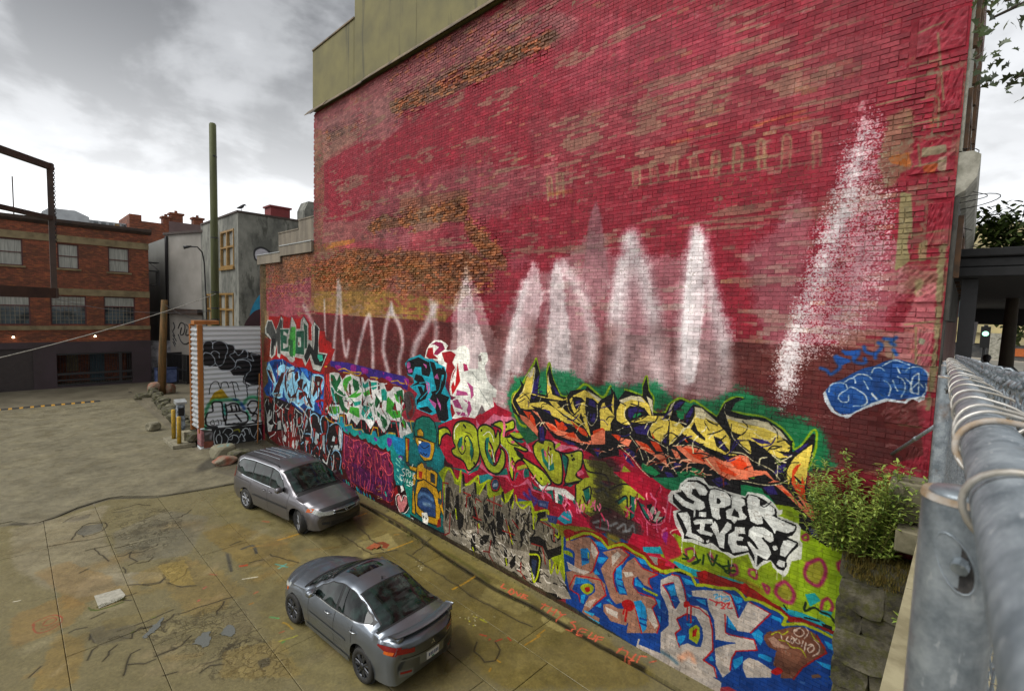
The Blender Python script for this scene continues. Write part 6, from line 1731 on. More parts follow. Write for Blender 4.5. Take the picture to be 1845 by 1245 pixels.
# ---- marks and cracks on the lot
LOT_ART = """
N|#6c6653|1.0|1|0.1|-19,4068 87,-80 208,116 176,77 170,-127 112,-47 406,-57 439,74 1831,3748 -3520,2542 41,-6240
A|#635d4c|135.3|0.22|0.7|669,6216 429,-22
A|#7b735a|174.9|0.22|0.7|571,5341 373,109
A|#66604e|222.8|0.22|0.7|434,5127 276,69
A|#787059|330.6|0.22|0.7|83,8062 326,-234
A|#635d4c|280.7|0.22|0.7|146,7063 342,323
A|#7b735a|195.6|0.22|0.7|430,7291 196,-102
A|#66604e|270.4|0.22|0.7|-5,6604 203,217
A|#787059|75.7|0.22|0.7|801,4369 251,-276
A|#787059|188.1|0.22|0.7|392,8757 638,-119
A|#635d4c|154.1|0.22|0.7|745,5442 272,-153
A|#635d4c|250.1|0.22|0.7|103,5834 364,125
A|#635d4c|188.6|0.22|0.7|307,5303 331,-189
A|#66604e|192.5|0.22|0.7|17,5017 171,-87
A|#787059|273.7|0.22|0.7|51,6766 184,-234
A|#635d4c|378.4|0.22|0.7|595,7157 487,382
A|#66604e|125.7|0.22|0.7|1222,5980 336,146
A|#7b735a|129.5|0.22|0.7|1268,6056 611,173
A|#66604e|111.5|0.22|0.7|873,4427 341,-209
A|#787059|234.8|0.22|0.7|64,5631 245,-1
A|#7b735a|133.2|0.22|0.7|1280,5726 555,-49
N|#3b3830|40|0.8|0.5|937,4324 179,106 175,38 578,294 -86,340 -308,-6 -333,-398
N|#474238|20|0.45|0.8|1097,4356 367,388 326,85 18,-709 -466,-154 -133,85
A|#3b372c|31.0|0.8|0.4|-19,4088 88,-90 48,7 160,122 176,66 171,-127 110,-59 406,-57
N|#6b6240|50|0.75|0.5|1112,3853 652,-427 -71,-2772 -984,960 5,507 223,1609
N|#665a2e|30|0.7|0.5|1658,3218 51,-886 -1,-674 -28,-878 -106,-10 -381,371 222,1463
N|#7f7765|30|0.6|0.5|-19,4028 289,1 174,82 -91,-323 5,-921 -160,-33 -152,329 -69,271
N|#8b836f|14|0.6|0.4|218,3067 160,-83 -5,-195 -116,49 -94,29
N|#878070|8|0.6|0.4|375,2988 121,-115 -2,-134 -127,87
N|#6b6656|20|0.7|0.6|380,3561 298,153 182,-282 -223,-463 -179,89 -92,86
N|#64604f|16|0.5|0.6|594,3567 126,-221 -90,-288 -193,19 -27,229
N|#7c5f34|16|0.4|0.8|50,3295 124,30 139,-348 23,-153 -197,-46 -8,179
N|#7d5f30|16|0.4|0.8|-26,2883 175,57 62,-176 -81,-131 -98,0 -59,-31
N|#7e6836|24|0.4|0.8|360,2932 256,57 149,-572 -146,-98 -114,55 -21,310
N|#7a6230|16|0.5|0.7|96,2618 90,-134 -69,-291 -95,92
N|#75602f|22|0.5|0.6|749,3220 187,32 136,-518 -53,-279 -207,194
A|#7f6434|27.1|0.4|0.8|9,2377 32,-9
A|#8a8268|53.2|0.4|0.8|176,3905 86,68
A|#7f6434|54.9|0.4|0.8|1069,2301 104,45
A|#84765a|30.0|0.4|0.8|845,2638 105,21
A|#7f6434|65.0|0.4|0.8|818,2479 79,20
A|#84765a|42.8|0.4|0.8|656,2702 68,59
A|#7f6434|94.9|0.4|0.8|1022,2799 86,28
A|#84765a|30.5|0.4|0.8|565,2421 89,28
A|#84765a|39.5|0.4|0.8|411,2024 68,-23
A|#7a6640|74.1|0.4|0.8|282,2723 41,45
A|#7a6640|40.6|0.4|0.8|599,2860 51,-6
A|#7a6640|95.0|0.4|0.8|641,3441 118,-62
A|#665c44|73.3|0.4|0.8|226,2896 96,-3
A|#6b5a30|40.4|0.4|0.8|1204,3000 78,45
A|#84765a|82.6|0.4|0.8|764,3268 65,-10
A|#6b5a30|50.3|0.4|0.8|340,2766 89,-53
A|#8a8268|93.9|0.4|0.8|68,3314 89,64
A|#84765a|54.5|0.4|0.8|836,1742 88,-36
A|#84765a|20.8|0.4|0.8|73,2322 33,41
A|#7a6640|24.7|0.4|0.8|1068,2264 105,-48
A|#84765a|52.4|0.4|0.8|1161,2900 116,-33
A|#84765a|55.7|0.4|0.8|330,2100 62,-19
A|#665c44|55.4|0.4|0.8|919,2206 56,-23
A|#7f6434|95.4|0.4|0.8|288,3153 118,32
A|#665c44|56.1|0.4|0.8|769,1752 41,-2
A|#8a8268|51.3|0.4|0.8|209,2667 103,2
A|#665c44|72.2|0.4|0.8|549,3472 122,23
A|#8a8268|33.3|0.4|0.8|519,3205 54,30
A|#665c44|80.8|0.4|0.8|7,3622 46,75
A|#6b5a30|59.7|0.4|0.8|327,2821 119,-18
A|#665c44|22.5|0.4|0.8|325,2418 81,-25
A|#6b5a30|43.1|0.4|0.8|176,2519 58,-37
A|#7f6434|27.9|0.4|0.8|1117,2600 140,-90
A|#84765a|71.1|0.4|0.8|160,3598 117,-14
A|#6b5a30|54.7|0.4|0.8|901,2388 72,37
A|#665c44|92.9|0.4|0.8|393,3122 102,38
A|#7f6434|28.8|0.4|0.8|954,2820 114,-67
A|#7a6640|34.8|0.4|0.8|378,2145 92,-67
A|#8a8268|61.0|0.4|0.8|259,2761 51,7
A|#6b5a30|27.4|0.4|0.8|818,2552 73,-1
A|#7a6640|62.9|0.4|0.8|554,2445 74,-16
A|#8a8268|47.3|0.4|0.8|946,2946 94,58
A|#84765a|58.5|0.4|0.8|333,2212 79,-26
A|#8a8268|60.5|0.4|0.8|22,2561 55,15
A|#5a4f28|148.4|0.4|0.7|1453,2324 27,-92
A|#5a4f28|76.5|0.4|0.7|1588,1068 -28,-75
A|#5a4f28|42.2|0.4|0.7|1502,2007 38,-179
A|#6f6336|50.6|0.4|0.7|1744,1059 29,-52
A|#5a4f28|74.3|0.4|0.7|1069,2080 130,-74
A|#5a4f28|103.8|0.4|0.7|1393,2277 -1,-280
A|#5a4f28|77.9|0.4|0.7|1178,1478 -43,-129
A|#5a4f28|101.6|0.4|0.7|1162,1975 38,-162
A|#6f6336|50.2|0.4|0.7|1455,1564 -21,-184
A|#5a4f28|133.5|0.4|0.7|1726,2280 54,-176
A|#7a6e40|69.6|0.4|0.7|2319,1506 102,-120
A|#51472a|154.0|0.4|0.7|1665,2342 -6,-200
A|#7a6e40|32.8|0.4|0.7|1054,1419 100,-75
A|#51472a|70.6|0.4|0.7|1341,2088 13,-190
A|#51472a|90.4|0.4|0.7|953,1758 5,-91
A|#6f6336|67.7|0.4|0.7|1231,1322 -1,-89
A|#51472a|35.3|0.4|0.7|1638,1363 91,-120
A|#51472a|102.6|0.4|0.7|1573,1812 -60,-171
A|#5a4f28|57.9|0.4|0.7|1595,1172 35,-76
A|#5a4f28|30.7|0.4|0.7|1646,965 -30,-81
N|#8f8355|10|0.7|0.5|1347,2478 214,-9 -47,-192 -201,18
N|#938756|10|0.7|0.5|1703,1339 -13,-155 -95,-11 -4,106
N|#857a4c|14|0.5|0.6|1632,1660 40,-262 -114,-33 -61,230
N|#7c713f|6|0.5|0.6|1736,2750 40,-847 -18,-430 -57,23 -53,445 -30,685
N|#3a3421|12|0.5|0.5|1318,2694 239,101 -94,-236 -178,-68
N|#4a4228|14|0.4|0.5|1191,2714 144,15 12,-251 -150,-33
N|#352f1e|20|0.5|0.5|1161,1496 174,29 -65,-179 -211,-19
A|#2f2a1a|18.4|0.85|0.4|1656,2974 18,-453 -45,-506 -15,-424 27,-216 1,-338 20,-220
K|7.9|0|1656,2974 10,-336 -16,-330 -21,-293 -7,-240 -8,-184 27,-216 1,-197 0,-141 9,-103 11,-117
A|#4c4a1e|24.2|0.7|0.6|1660,2054 -3,-239 -25,-155
K|3.5|0|112,3590 99,-15 72,-35 85,-13
K|3.0|0|254,3398 41,0 70,-12
K|2.8|0|290,3394 24,-124 14,-96
K|6.6|0|213,3605 24,94 37,88 33,24 68,-54 2,-66 -29,-61 -41,-21 -43,-2 -20,68
N|#55534b|2|0.8|0.3|237,3699 41,84 88,-26 -16,-111 -47,-26 -38,2
N|#5c564b|3|0.6|0.6|196,3932 44,54 90,-23 -19,-61 -69,-13
S|#3a362c|5.1|1|195,3923 45,63 46,2 44,-29
K|5.9|0|370,3327 38,-5 57,2
K|3.9|0|368,3206 27,-12 33,27 -18,-69 22,-76 -39,-17
K|3.1|0|360,2845 37,-29 32,-42 44,-13 21,28
K|5.5|0|445,3950 71,0 54,16 51,-80
K|4.2|0|431,3911 32,-19 60,-2
K|2.9|0|369,3056 1,-78
K|2.2|0|210,3130 31,21
K|2.5|0|413,3206 60,-27 75,52
K|2.3|0|429,3053 43,-14 26,31
V|60|1.0|0.45|401,3819 231,36 68,-310 -26,-127 -126,-187 -94,-34 -74,70 -2,122
K|3.5|0|413,2805 62,-34 29,34
K|3.5|0|479,2423 75,-2 132,-22
K|4.9|0|338,2420 28,-8 56,-16 43,39
K|2.6|0|360,2184 79,1 43,40
K|4.0|0|452,1971 36,15 40,-28
K|3.0|0|598,2309 50,81
K|2.9|0|502,2736 36,-83 51,-32
K|3.1|0|507,2732 73,36 19,57
K|5.9|0|670,3568 56,-22 73,82
K|3.3|0|955,2690 43,-123 32,-70
K|3.0|0|892,2951 -63,-12
K|2.7|0|905,2654 -58,15
V|90|0.9|0.45|481,2434 208,-67 10,-362 -151,-146 -111,107 -6,182 -74,49 -5,130 79,61
V|60|1.1|0.85|553,2121 146,-116 9,-312 -236,230
V|30|0.8|0.5|503,3031 112,-104 -20,-279 -100,79
V|50|0.8|0.6|558,3878 233,-212 -41,-114 -81,-275 -204,-250 -31,29
N|#8f7a3c|6|0.5|0.6|496,2959 113,-27 -20,-311 -77,73
N|#7d6a3a|14|0.4|0.8|549,2033 184,-86 -21,-258 -218,212
N|#6a6148|10|0.5|0.6|596,2283 108,-20 -20,-170 -68,-8
N|#3c382c|5|0.7|0.6|621,1888 43,-10 -16,-47 -32,11
S|#b0ab9a|9.0|1|769,2528 57,-28
S|#3b382f|12.0|1|789,2846 -38,-202
N|#4f4c40|3|0.5|0.5|787,2890 18,-59 -49,-192 -15,14
P|#a8492a|0|795,2678 39,-17 -6,-18 -36,15
S|#454238|15.2|1|862,2853 59,1 -16,-106
A|#b9801e|12.5|0.62|0.7|1051,2826 54,-6
A|#b9801e|12.7|0.62|0.7|1114,2821 50,-1
A|#a87a28|11.9|0.62|0.7|907,2833 33,-1
A|#b5701e|8.7|0.62|0.7|724,2288 12,0
A|#b98a24|7.8|0.62|0.7|780,2053 9,-22 4,-49
A|#9a9a2a|7.3|0.62|0.7|724,1944 44,-12 22,-3
A|#3f9a5a|8.1|0.62|0.7|755,2130 23,-35
A|#b0492e|7.6|0.62|0.7|746,1996 14,-2
A|#2f9a3a|7.2|0.62|0.7|729,1928 9,2
A|#3e9aa0|10.6|0.62|0.7|938,2563 32,-69
A|#3e9aa0|10.6|0.62|0.7|933,2510 43,18
A|#a0503a|10.2|0.62|0.7|666,2687 19,-27
A|#c04a4a|9.6|0.62|0.7|609,2568 11,7
A|#c04a4a|9.0|0.62|0.7|563,2472 7,7
A|#b0503a|9.2|0.62|0.7|767,2362 14,3
A|#a84a30|14.0|0.62|0.7|1074,3142 22,-34
S|#7d3524|3.2|1|33,2727 3,36 28,15 36,-1 21,-45 -6,-44 -37,-29 -31,8 -12,42 4,44
S|#7d3524|3.2|1|62,2723 15,34 22,-4 4,-29 -23,-19 -18,10
S|#7d3524|3.2|1|55,2689 30,-4 25,15
K|3.6|0|134,2583 22,9 33,-15
K|2.7|0|209,2639 21,5 25,11
K|4.8|0|331,2739 26,-5 21,5
K|4.5|0|244,2423 29,3 13,-28 22,-29 9,37 29,19 10,-17 36,-3 44,-1
K|2.6|0|274,2463 47,-6 34,1 47,4 68,14
K|1.8|0|210,2289 24,50 28,23
K|1.8|0|253,2146 15,54 23,64 29,7
K|1.8|0|354,2183 40,1 29,-6
K|2.1|0|354,2047 39,-13
K|1.9|0|170,2334 19,57 17,11
K|1.3|0|14,2367 32,43
K|2.0|0|188,2470 7,46 6,-80
K|1.3|0|274,2201 43,-36 34,0
K|2.9|0|324,2707 26,-24
N|#57513f|5|0.7|0.5|195,2547 66,0 76,-105 -40,-70 -81,27 -23,44
N|#6a5f3c|6|0.6|0.5|236,2588 146,-55 94,-27 -38,-26 -97,-10 -100,32
A|#3d4a16|9.0|0.9|0.4|218,2712 17,-20 42,-5 45,4
A|#39461a|4.5|0.8|0.5|209,2743 6,-36
A|#56601e|5.0|0.8|0.5|312,2411 9,6
A|#5a6420|4.2|0.8|0.5|391,2472 13,-3
V|40|0.9|0.6|318,2413 160,37 -43,-211 -87,84
S|#c2beb2|3.0|0|-21,3023 21,-6
A|#b3801e|10.1|0.8|0.6|1448,2291 57,-5 104,-1
A|#b78622|11.2|0.8|0.6|1468,1743 68,-1 81,10
A|#b3801e|14.1|0.8|0.6|1552,2809 55,8
A|#a8761e|5.4|0.8|0.6|1428,1230 89,-7
A|#b3801e|4.2|0.8|0.6|1288,1233 -1,25
A|#b3801e|5.4|0.8|0.6|1225,1228 15,7
A|#a87a2a|8.2|0.8|0.6|1575,2427 23,-15
A|#a8761e|4.0|0.8|0.6|1508,1232 54,2
P|#7a3a20|0|1448,2414 34,-19 6,-56 -37,-27 -14,25 22,29 -20,26
S|#b5b09a|2.4|0|1465,2009 0,-4
S|#b5b09a|2.5|0|1479,2022 0,-4
S|#b5b09a|2.5|0|1475,2015 0,-5
S|#b5b09a|2.5|0|1489,2081 0,-4
S|#b5b09a|2.5|0|1471,2034 0,-4
S|#b5b09a|2.4|0|1461,1993 0,-4
S|#b5b09a|2.5|0|1478,2043 -1,-4
S|#b5b09a|2.5|0|1494,2020 0,-4
S|#b5b09a|2.5|0|1482,2006 0,-4
S|#b5b09a|2.6|0|1512,2081 0,-5
S|#b5b09a|2.5|0|1490,2028 0,-4
S|#b5b09a|2.5|0|1481,2039 0,-4
S|#b5b09a|2.5|0|1505,2043 0,-5
S|#b5b09a|2.4|0|1476,2009 0,-4
S|#b5b09a|2.4|0|1458,1996 0,-4
S|#b5b09a|2.5|0|1508,2052 0,-5
S|#b5b09a|1.9|0|1467,1451 0,-3
S|#b5b09a|1.9|0|1416,1511 0,-3
S|#b5b09a|1.9|0|1366,1533 0,-3
S|#b5b09a|1.8|0|1414,1450 0,-3
S|#b5b09a|1.8|0|1352,1488 0,-3
S|#b5b09a|1.9|0|1382,1528 0,-3
S|#a9a62e|1.9|0|1422,1471 0,-3
S|#b5b09a|1.9|0|1352,1553 0,-3
S|#a9a62e|1.9|0|1362,1529 0,-3
S|#b5b09a|1.9|0|1399,1504 0,-3
S|#b5b09a|1.9|0|1409,1535 0,-3
S|#a9a62e|1.8|0|1359,1469 0,-3
S|#b5b09a|1.9|0|1373,1519 0,-3
S|#a9a62e|1.9|0|1492,1437 0,-3
S|#a9a62e|1.9|0|1406,1503 0,-3
S|#a9a62e|1.9|0|1402,1515 0,-3
S|#b5b09a|1.8|0|1415,1448 0,-3
S|#b5b09a|1.9|0|1386,1489 0,-3
S|#b5b09a|1.8|0|1366,1466 0,-3
S|#a9a62e|1.8|0|1365,1501 0,-3
S|#a9a62e|1.9|0|1366,1505 0,-3
S|#b5b09a|1.9|0|1388,1499 0,-3
A|#a0a028|8.5|0.8|0.6|1410,1481 5,-35
A|#a83020|7.1|0.8|0.5|1341,1406 12,-25
A|#a83020|7.0|0.8|0.5|1346,1355 5,1
A|#a83020|7.0|0.8|0.5|1358,1330 28,-8
A|#a83020|7.0|0.8|0.5|1412,1311 -5,-22
K|3.2|0|1348,2638 4,-328 133,-54
K|3.3|0|1465,2669 -36,-361
K|2.4|0|1504,2191 1,-303 -10,-250 24,-232 20,-121
K|1.5|0|1300,1380 -45,-31 -10,-74 36,-23 56,30 18,45
K|2.5|0|1702,2230 -183,-76
A|#4a4226|10.1|0.6|0.5|1504,2191 1,-303 -2,-240 16,-242
S|#b8553c|8.9|0|1673,1594 -30,-13 8,-22
S|#b8553c|8.7|0|1672,1538 -30,-8 -6,-22 21,-2 16,22 -4,9
S|#b8553c|8.6|0|1670,1503 -18,-28 25,3
S|#b8553c|8.5|0|1681,1465 -28,-9 10,-27
S|#b8553c|8.6|0|1681,1465 3,-21
S|#b8553c|8.5|0|1667,1460 2,-19
S|#b8553c|8.1|0|1698,1343 -42,-10
S|#b8553c|8.2|0|1687,1354 8,-33
S|#b8553c|8.0|0|1701,1307 -46,-13
S|#b8553c|7.9|0|1703,1280 -43,-15
S|#b8553c|7.9|0|1674,1300 6,-27
S|#b8553c|7.9|0|1700,1259 -14,-19 18,-9
S|#b8553c|7.7|0|1696,1238 -52,-4
S|#b8553c|7.4|0|1697,1167 -20,12 -7,-23 -13,-18 -19,12 -7,21
S|#b8553c|7.3|0|1684,1098 -4,26 -28,-2 -17,-4 9,-23
S|#b8553c|7.2|0|1660,1110 9,-14
S|#b8553c|7.1|0|1686,1075 -38,-6 7,-20
S|#b8553c|7.1|0|1686,1054 -22,-6
S|#b8553c|7.1|0|1695,1024 -10,17 -35,-7
S|#b8553c|7.0|0|1667,1038 10,-17
S|#b8553c|6.8|0|1705,934 -48,1
S|#b8553c|6.8|0|1685,940 11,-30
S|#b8553c|6.6|0|1694,905 -51,-12 23,-29 4,27
S|#b8553c|6.6|0|1706,876 -43,-3
S|#b8553c|6.6|0|1724,839 -15,21 -41,-9
S|#b8553c|6.5|0|1731,801 -27,14
"""
# ---- tags on the corrugated sheet and its plinth
SHEET_ART = """
P|#6d2a1c|0|1211,992 44,9 -2,-208 -36,2
P|#17181a|0|1219,971 36,35 82,8 74,-17 28,-22 48,-7 19,-49 79,-3 40,-24 123,-38 -2,-237 -21,-54 -83,7 -60,39 1,55 -99,7 -28,46 -76,16 -27,33 -56,4 -54,14 -26,43 6,72
S|#9aa4ac|6.8|1|1219,961 45,45 45,-7 4,-62
S|#9aa4ac|7.0|1|1314,989 51,20 56,-28 18,-60 -10,-42
S|#9aa4ac|6.8|1|1227,878 27,24 45,-17 27,-43 4,-43 -33,-29 -63,14 -21,63
S|#9aa4ac|6.9|1|1299,895 28,20 36,-22 4,-43
S|#9aa4ac|7.0|1|1429,890 -29,-95 -38,-24 -32,28
S|#9aa4ac|7.1|1|1439,975 53,-18 4,-59 -39,-31 38,-56 10,-43 -39,-41 -77,0 -32,28
S|#9aa4ac|7.3|1|1496,909 39,-45 50,52 29,-34 -10,-44 -79,-17 -20,-43
S|#9aa4ac|7.4|1|1525,815 59,3 50,-36 4,-67 -35,-42 -21,-53
S|#9aa4ac|7.4|1|1614,827 51,-25 -20,57
S|#9aa4ac|7.5|1|1645,892 103,-5
S|#9aa4ac|7.2|1|1504,735 20,20 29,-18
S|#9aa4ac|7.5|1|1645,870 61,-9
S|#17181a|7.9|1|1280,508 6,63 28,50 37,-3 18,-55
S|#17181a|8.1|1|1373,552 15,57 38,2 19,-55
S|#17181a|8.2|1|1455,598 19,9 18,-99 19,-90
S|#17181a|8.3|1|1484,606 29,-13 19,-68
S|#17181a|8.5|1|1582,631 20,-90 9,-112
S|#17181a|8.6|1|1602,541 40,18 83,4
S|#17181a|8.7|1|1704,531 -6,-112
S|#17181a|8.4|1|1583,664 -11,-65 50,-38
N|#b09018|4|0.95|0.3|1280,445 42,80 65,25 47,-80 19,-13 -123,-7 -56,-57
A|#2f8a5a|31.2|0.9|0.3|1245,196 -8,106 56,131 93,10 115,-13 59,-51 61,60 82,-21 30,-140 10,-81
A|#23488a|27.4|0.9|0.3|1550,391 30,-59
A|#23488a|16.6|0.9|0.3|1482,438 39,-10
A|#2f9a8a|20.3|0.9|0.2|1405,398 3,-98
A|#2f9a6a|19.3|0.9|0.2|1600,307 29,-82
A|#23488a|19.8|0.9|0.3|1723,303 21,-26
S|#17181a|15.1|1|1302,410 19,25 56,-12 9,-33 8,-88 9,-66
S|#17181a|14.9|1|1302,410 4,-64 -41,-16 -19,-60 17,-56 73,-22
S|#17181a|15.3|1|1414,397 9,-88 -11,-96
S|#17181a|15.7|1|1424,385 48,16 49,-17 19,-58 59,-41 10,-68 -51,-26 -146,11
S|#17181a|16.1|1|1610,362 31,41 62,-19 -11,-66 -42,-40 -40,62
S|#17181a|15.6|1|1432,319 108,-4
S|#17181a|16.3|1|1650,256 31,18 21,-37 -21,-42 -31,16
S|#17181a|15.5|1|1462,380 9,-56
S|#17181a|15.6|1|1501,375 9,-45
S|#17181a|15.7|1|1500,288 49,-74
S|#17181a|15.7|1|1245,196 138,-22 256,5 94,-3
S|#17181a|6.0|1|1291,252 18,8 9,-44 -27,4 -5,28
S|#17181a|6.0|1|1328,247 19,8 8,-44 -23,-2
S|#17181a|6.1|1|1365,252 19,-13 -10,-31
S|#17181a|6.2|1|1422,200 19,8 19,-13 20,13 29,-10 20,8
P|#3a3530|0|1191,194 99,-27 453,-4 -1,-184 -435,46 -110,-1
P|#141415|0|1290,178 112,-7 341,-8 -1,-172 -417,31 -32,59
P|#8a5a5a|0|1191,194 35,-27 7,-139 -36,6
P|#6a3a2a|0|1225,72 82,-4 -10,-63 -73,3
A|#9a9aa0|21.8|0.7|0.6|1244,143 46,3 -10,-52
A|#2a8a80|11.7|0.8|0.4|1185,100 8,-33
S|#aab2b6|7.1|1|1322,162 -14,-41 3,-75 23,-32 33,11 6,64 -28,32 -19,-35 9,-45
S|#aab2b6|7.1|1|1355,157 4,-33 -14,-9
S|#aab2b6|7.2|1|1383,131 29,38 38,-6 19,-36 -29,-28
S|#aab2b6|7.2|1|1402,117 28,-49 -20,-51 -29,-6
S|#aab2b6|7.3|1|1439,77 30,17 39,-17 14,-47 -35,-33 -48,15
S|#aab2b6|7.3|1|1469,94 -10,-42 -20,3
S|#aab2b6|7.4|1|1527,62 21,30 29,-72 -20,4
S|#aab2b6|7.5|1|1548,115 30,28 30,-16 10,-46
S|#aab2b6|7.5|1|1558,135 20,-48 -11,-20
S|#aab2b6|7.6|1|1619,137 19,-71 31,-39
S|#aab2b6|7.7|1|1659,40 42,84 21,-49 15,-49 -26,-29 -42,7
A|#8a8a18|14.7|0.8|0.5|1479,137 39,4 10,-23
"""

def canvas_image(name, cv):
    """the canvas becomes an image held in memory; cracks and chips go into its alpha"""
    im = bpy.data.images.new(name, cv.W, cv.H, alpha=True)
    im.alpha_mode = 'CHANNEL_PACKED'
    px = np.empty((cv.H, cv.W, 4), np.float32)
    px[..., :3] = np.clip(cv.a, 0, 1); px[..., 3] = 1 - np.clip(cv.chip, 0, 1)
    im.pixels.foreach_set(px.ravel()); im.update(); im.pack()
    return im
def canvas_tex(k, im, cv, axes):
    """image laid on by world position: axes = which coordinates run along and up the canvas"""
    sp = k.n('ShaderNodeSeparateXYZ'); k.l(k.pos(), sp.inputs[0])
    cb = k.n('ShaderNodeCombineXYZ')
    for i, (ax, o, n) in enumerate(zip(axes, (cv.u0, cv.v0), (cv.W, cv.H))):
        k.l(k.math('MULTIPLY', k.math('SUBTRACT', sp.outputs[ax], o), cv.res / n), cb.inputs[i])
    t = k.n('ShaderNodeTexImage'); t.image = im; t.extension = 'EXTEND'; k.l(cb.outputs[0], t.inputs[0])
    return t

BL, BH = .215, .073
wallcv = Canvas(0, -.3, 26, 15, 100, '#8a2437', 1, (BL, BH)); wallcv.run(WALL_ART); wallcv.grime()
wallcv.a = np.clip(wallcv.a, 0, 1) ** 1.16 * np.array([1.03, 1.0, .95], np.float32)
lotcv = Canvas(-6, 1, 15, 41.5, 66, '#6e6649', 2); lotcv.vary = 1 + .35 * (lotcv.vary - 1); lotcv.run(LOT_ART)
lotcv.a *= np.array([1.02, 1.02, 1.0], np.float32) * (1 + .07 * (lotcv.n3 - .5) + .07 * (lotcv.n2 - .5) + .16 * (lotcv.n1 - .5))[..., None]
sheetcv = Canvas(5.6, -.2, 3.3, 6.3, 120, '#c3c7c9', 3); sheetcv.run(SHEET_ART)
WIM, LIM, SIM = canvas_image('wall_paint', wallcv), canvas_image('lot_paint', lotcv), canvas_image('sheet_paint', sheetcv)

def wall_mat(name, mortar):
    k = NT(name); t = canvas_tex(k, WIM, wallcv, (1, 2)); co = k.pos()
    c = t.outputs[0]
    if mortar:
        n = k.noise(co, 1.1, 4); n2 = k.noise(co, 14, 3)
        sz = k.n('ShaderNodeSeparateXYZ'); k.l(co, sz.inputs[0])      # the tags below cover the joints, the old red paint above has lost them
        bare = k.math('MULTIPLY', k.math('MULTIPLY', k.ramp(n, .46, .60), k.ramp(n2, .40, .62)), k.ramp(sz.outputs[2], 6.3, 7.6))
        c = k.mix(k.math('MULTIPLY', bare, .6), c, lin('#7f7a64'))
        c = k.mix(.35, c, k.mix(1.0, c, (.72, .69, .66, 1), 'MULTIPLY'))
    else:
        at = k.n('ShaderNodeAttribute'); at.attribute_name = 'tint'
        v = k.math('ADD', 1.0, k.math('MULTIPLY', at.outputs['Fac'], .22))
        h = k.n('ShaderNodeHueSaturation'); k.l(c, h.inputs['Color']); k.l(v, h.inputs['Value']); c = h.outputs[0]
        d = k.noise(co, 42, 4, .7)
        c = k.mix(k.math('MULTIPLY', k.ramp(d, .62, .74), .45), c, k.mix(.6, c, lin('#5a4c40')))
    k.l(c, k.b.inputs['Base Color'])
    k.put(k.b.inputs['Roughness'], .8 if mortar else .68)
    k.b.inputs['Specular IOR Level'].default_value = .15 if mortar else .24
    k.bump(k.noise(co, 55, 5, .7), .4 if mortar else .3, .010)
    return k.m
MAT_BRICK, MAT_MORTAR = wall_mat('painted_brick', 0), wall_mat('painted_mortar', 1)

def lot_mat(name, asphalt):
    k = NT(name); t = canvas_tex(k, LIM, lotcv, (0, 1)); co = k.pos()
    n1 = k.noise(co, 1.3, 6, .6); n2 = k.noise(co, 26, 5, .65); n3 = k.noise(co, 150, 2, .6)
    c = k.mix(k.ramp(k.noise(co, 60, 4, .7), .30, .72), k.mix(1, t.outputs[0], (.78, .78, .78, 1), 'MULTIPLY'), k.mix(1, t.outputs[0], (1.15, 1.14, 1.12, 1), 'MULTIPLY'))
    if asphalt:
        c = k.mix(k.math('MULTIPLY', k.ramp(n3, .58, .7), .30), c, lin('#8d8878'))
    k.l(c, k.b.inputs['Base Color'])
    wet = k.ramp(n1, .40, .60)
    k.l(k.math('ADD', .20 if not asphalt else .40, k.math('MULTIPLY', wet, .40)), k.b.inputs['Roughness'])
    k.b.inputs['Specular IOR Level'].default_value = .32
    h = k.math('ADD', k.math('MULTIPLY', t.outputs[1], .9), k.math('ADD', k.math('MULTIPLY', n2, .25), k.math('MULTIPLY', n3, .35 if asphalt else .12)))
    k.bump(h, .55, .015)
    return k.m
MAT_SLAB, MAT_ASPH = lot_mat('stained_concrete', 0), lot_mat('asphalt', 1)
MAT_ALLEY = M('alley_asphalt', '#726b59', .5, c2='#5a5444', scale=.6, bump=.25, bscale=40)
MAT_DIRT = M('joint_dirt', '#4a422c', .9, scale=4)
MAT_GROUND = M('ground_earth', '#4b4739', .9, scale=.5)

# ================================================================ GROUND
g = MB(); g.add([(-400, -400, -.10), (400, -400, -.10), (400, 500, -.10), (-400, 500, -.10)], [(0, 1, 2, 3)])
tag(g.obj('ground', MAT_GROUND), kind='structure')
g = MB(); g.add([(-40, 20.5, -.004), (60, 20.5, -.004), (60, 120, -.004), (-40, 120, -.004)], [(0, 1, 2, 3)])
tag(g.obj('alley_road', MAT_ALLEY), kind='structure')
# concrete lot: a bed of dirt with slabs laid on it
lot = MB(); lot.add([(-30, -1, -.055), (8.9, -1, -.055), (8.9, 24, -.055), (-30, 24, -.055)], [(0, 1, 2, 3)])
lot = tag(lot.obj('concrete_lot', MAT_DIRT), kind='structure')
xs = [-6.6, -4.2, -1.9, -.62, .57, 1.80, 3.42, 4.56, 5.9, 7.1, 8.22]
for i in range(len(xs) - 1):
    y = -.8 + (i % 3) * .55; j = 0
    ys = [y]
    while ys[-1] < 22: ys.append(ys[-1] + (5.2, 7.1, 3.9, 6.3)[(i + j) % 4]); j += 1
    for j in range(len(ys) - 1):
        z = random.uniform(-.004, .003); gp = .0045
        s = MB(); s.box((xs[i] + gp, ys[j] + gp, -.12), (xs[i + 1] - gp, ys[j + 1] - gp, z), bev=.008)
        s.obj('slab', MAT_SLAB, lot)
# far left lot outside the frame carries on as plain concrete
s = MB(); s.box((-30, -1, -.12), (-6.61, 24, -.002)); s.obj('slab', M('plain_concrete', '#6f6650', .6, c2='#57503c', scale=.8, bump=.2), lot)
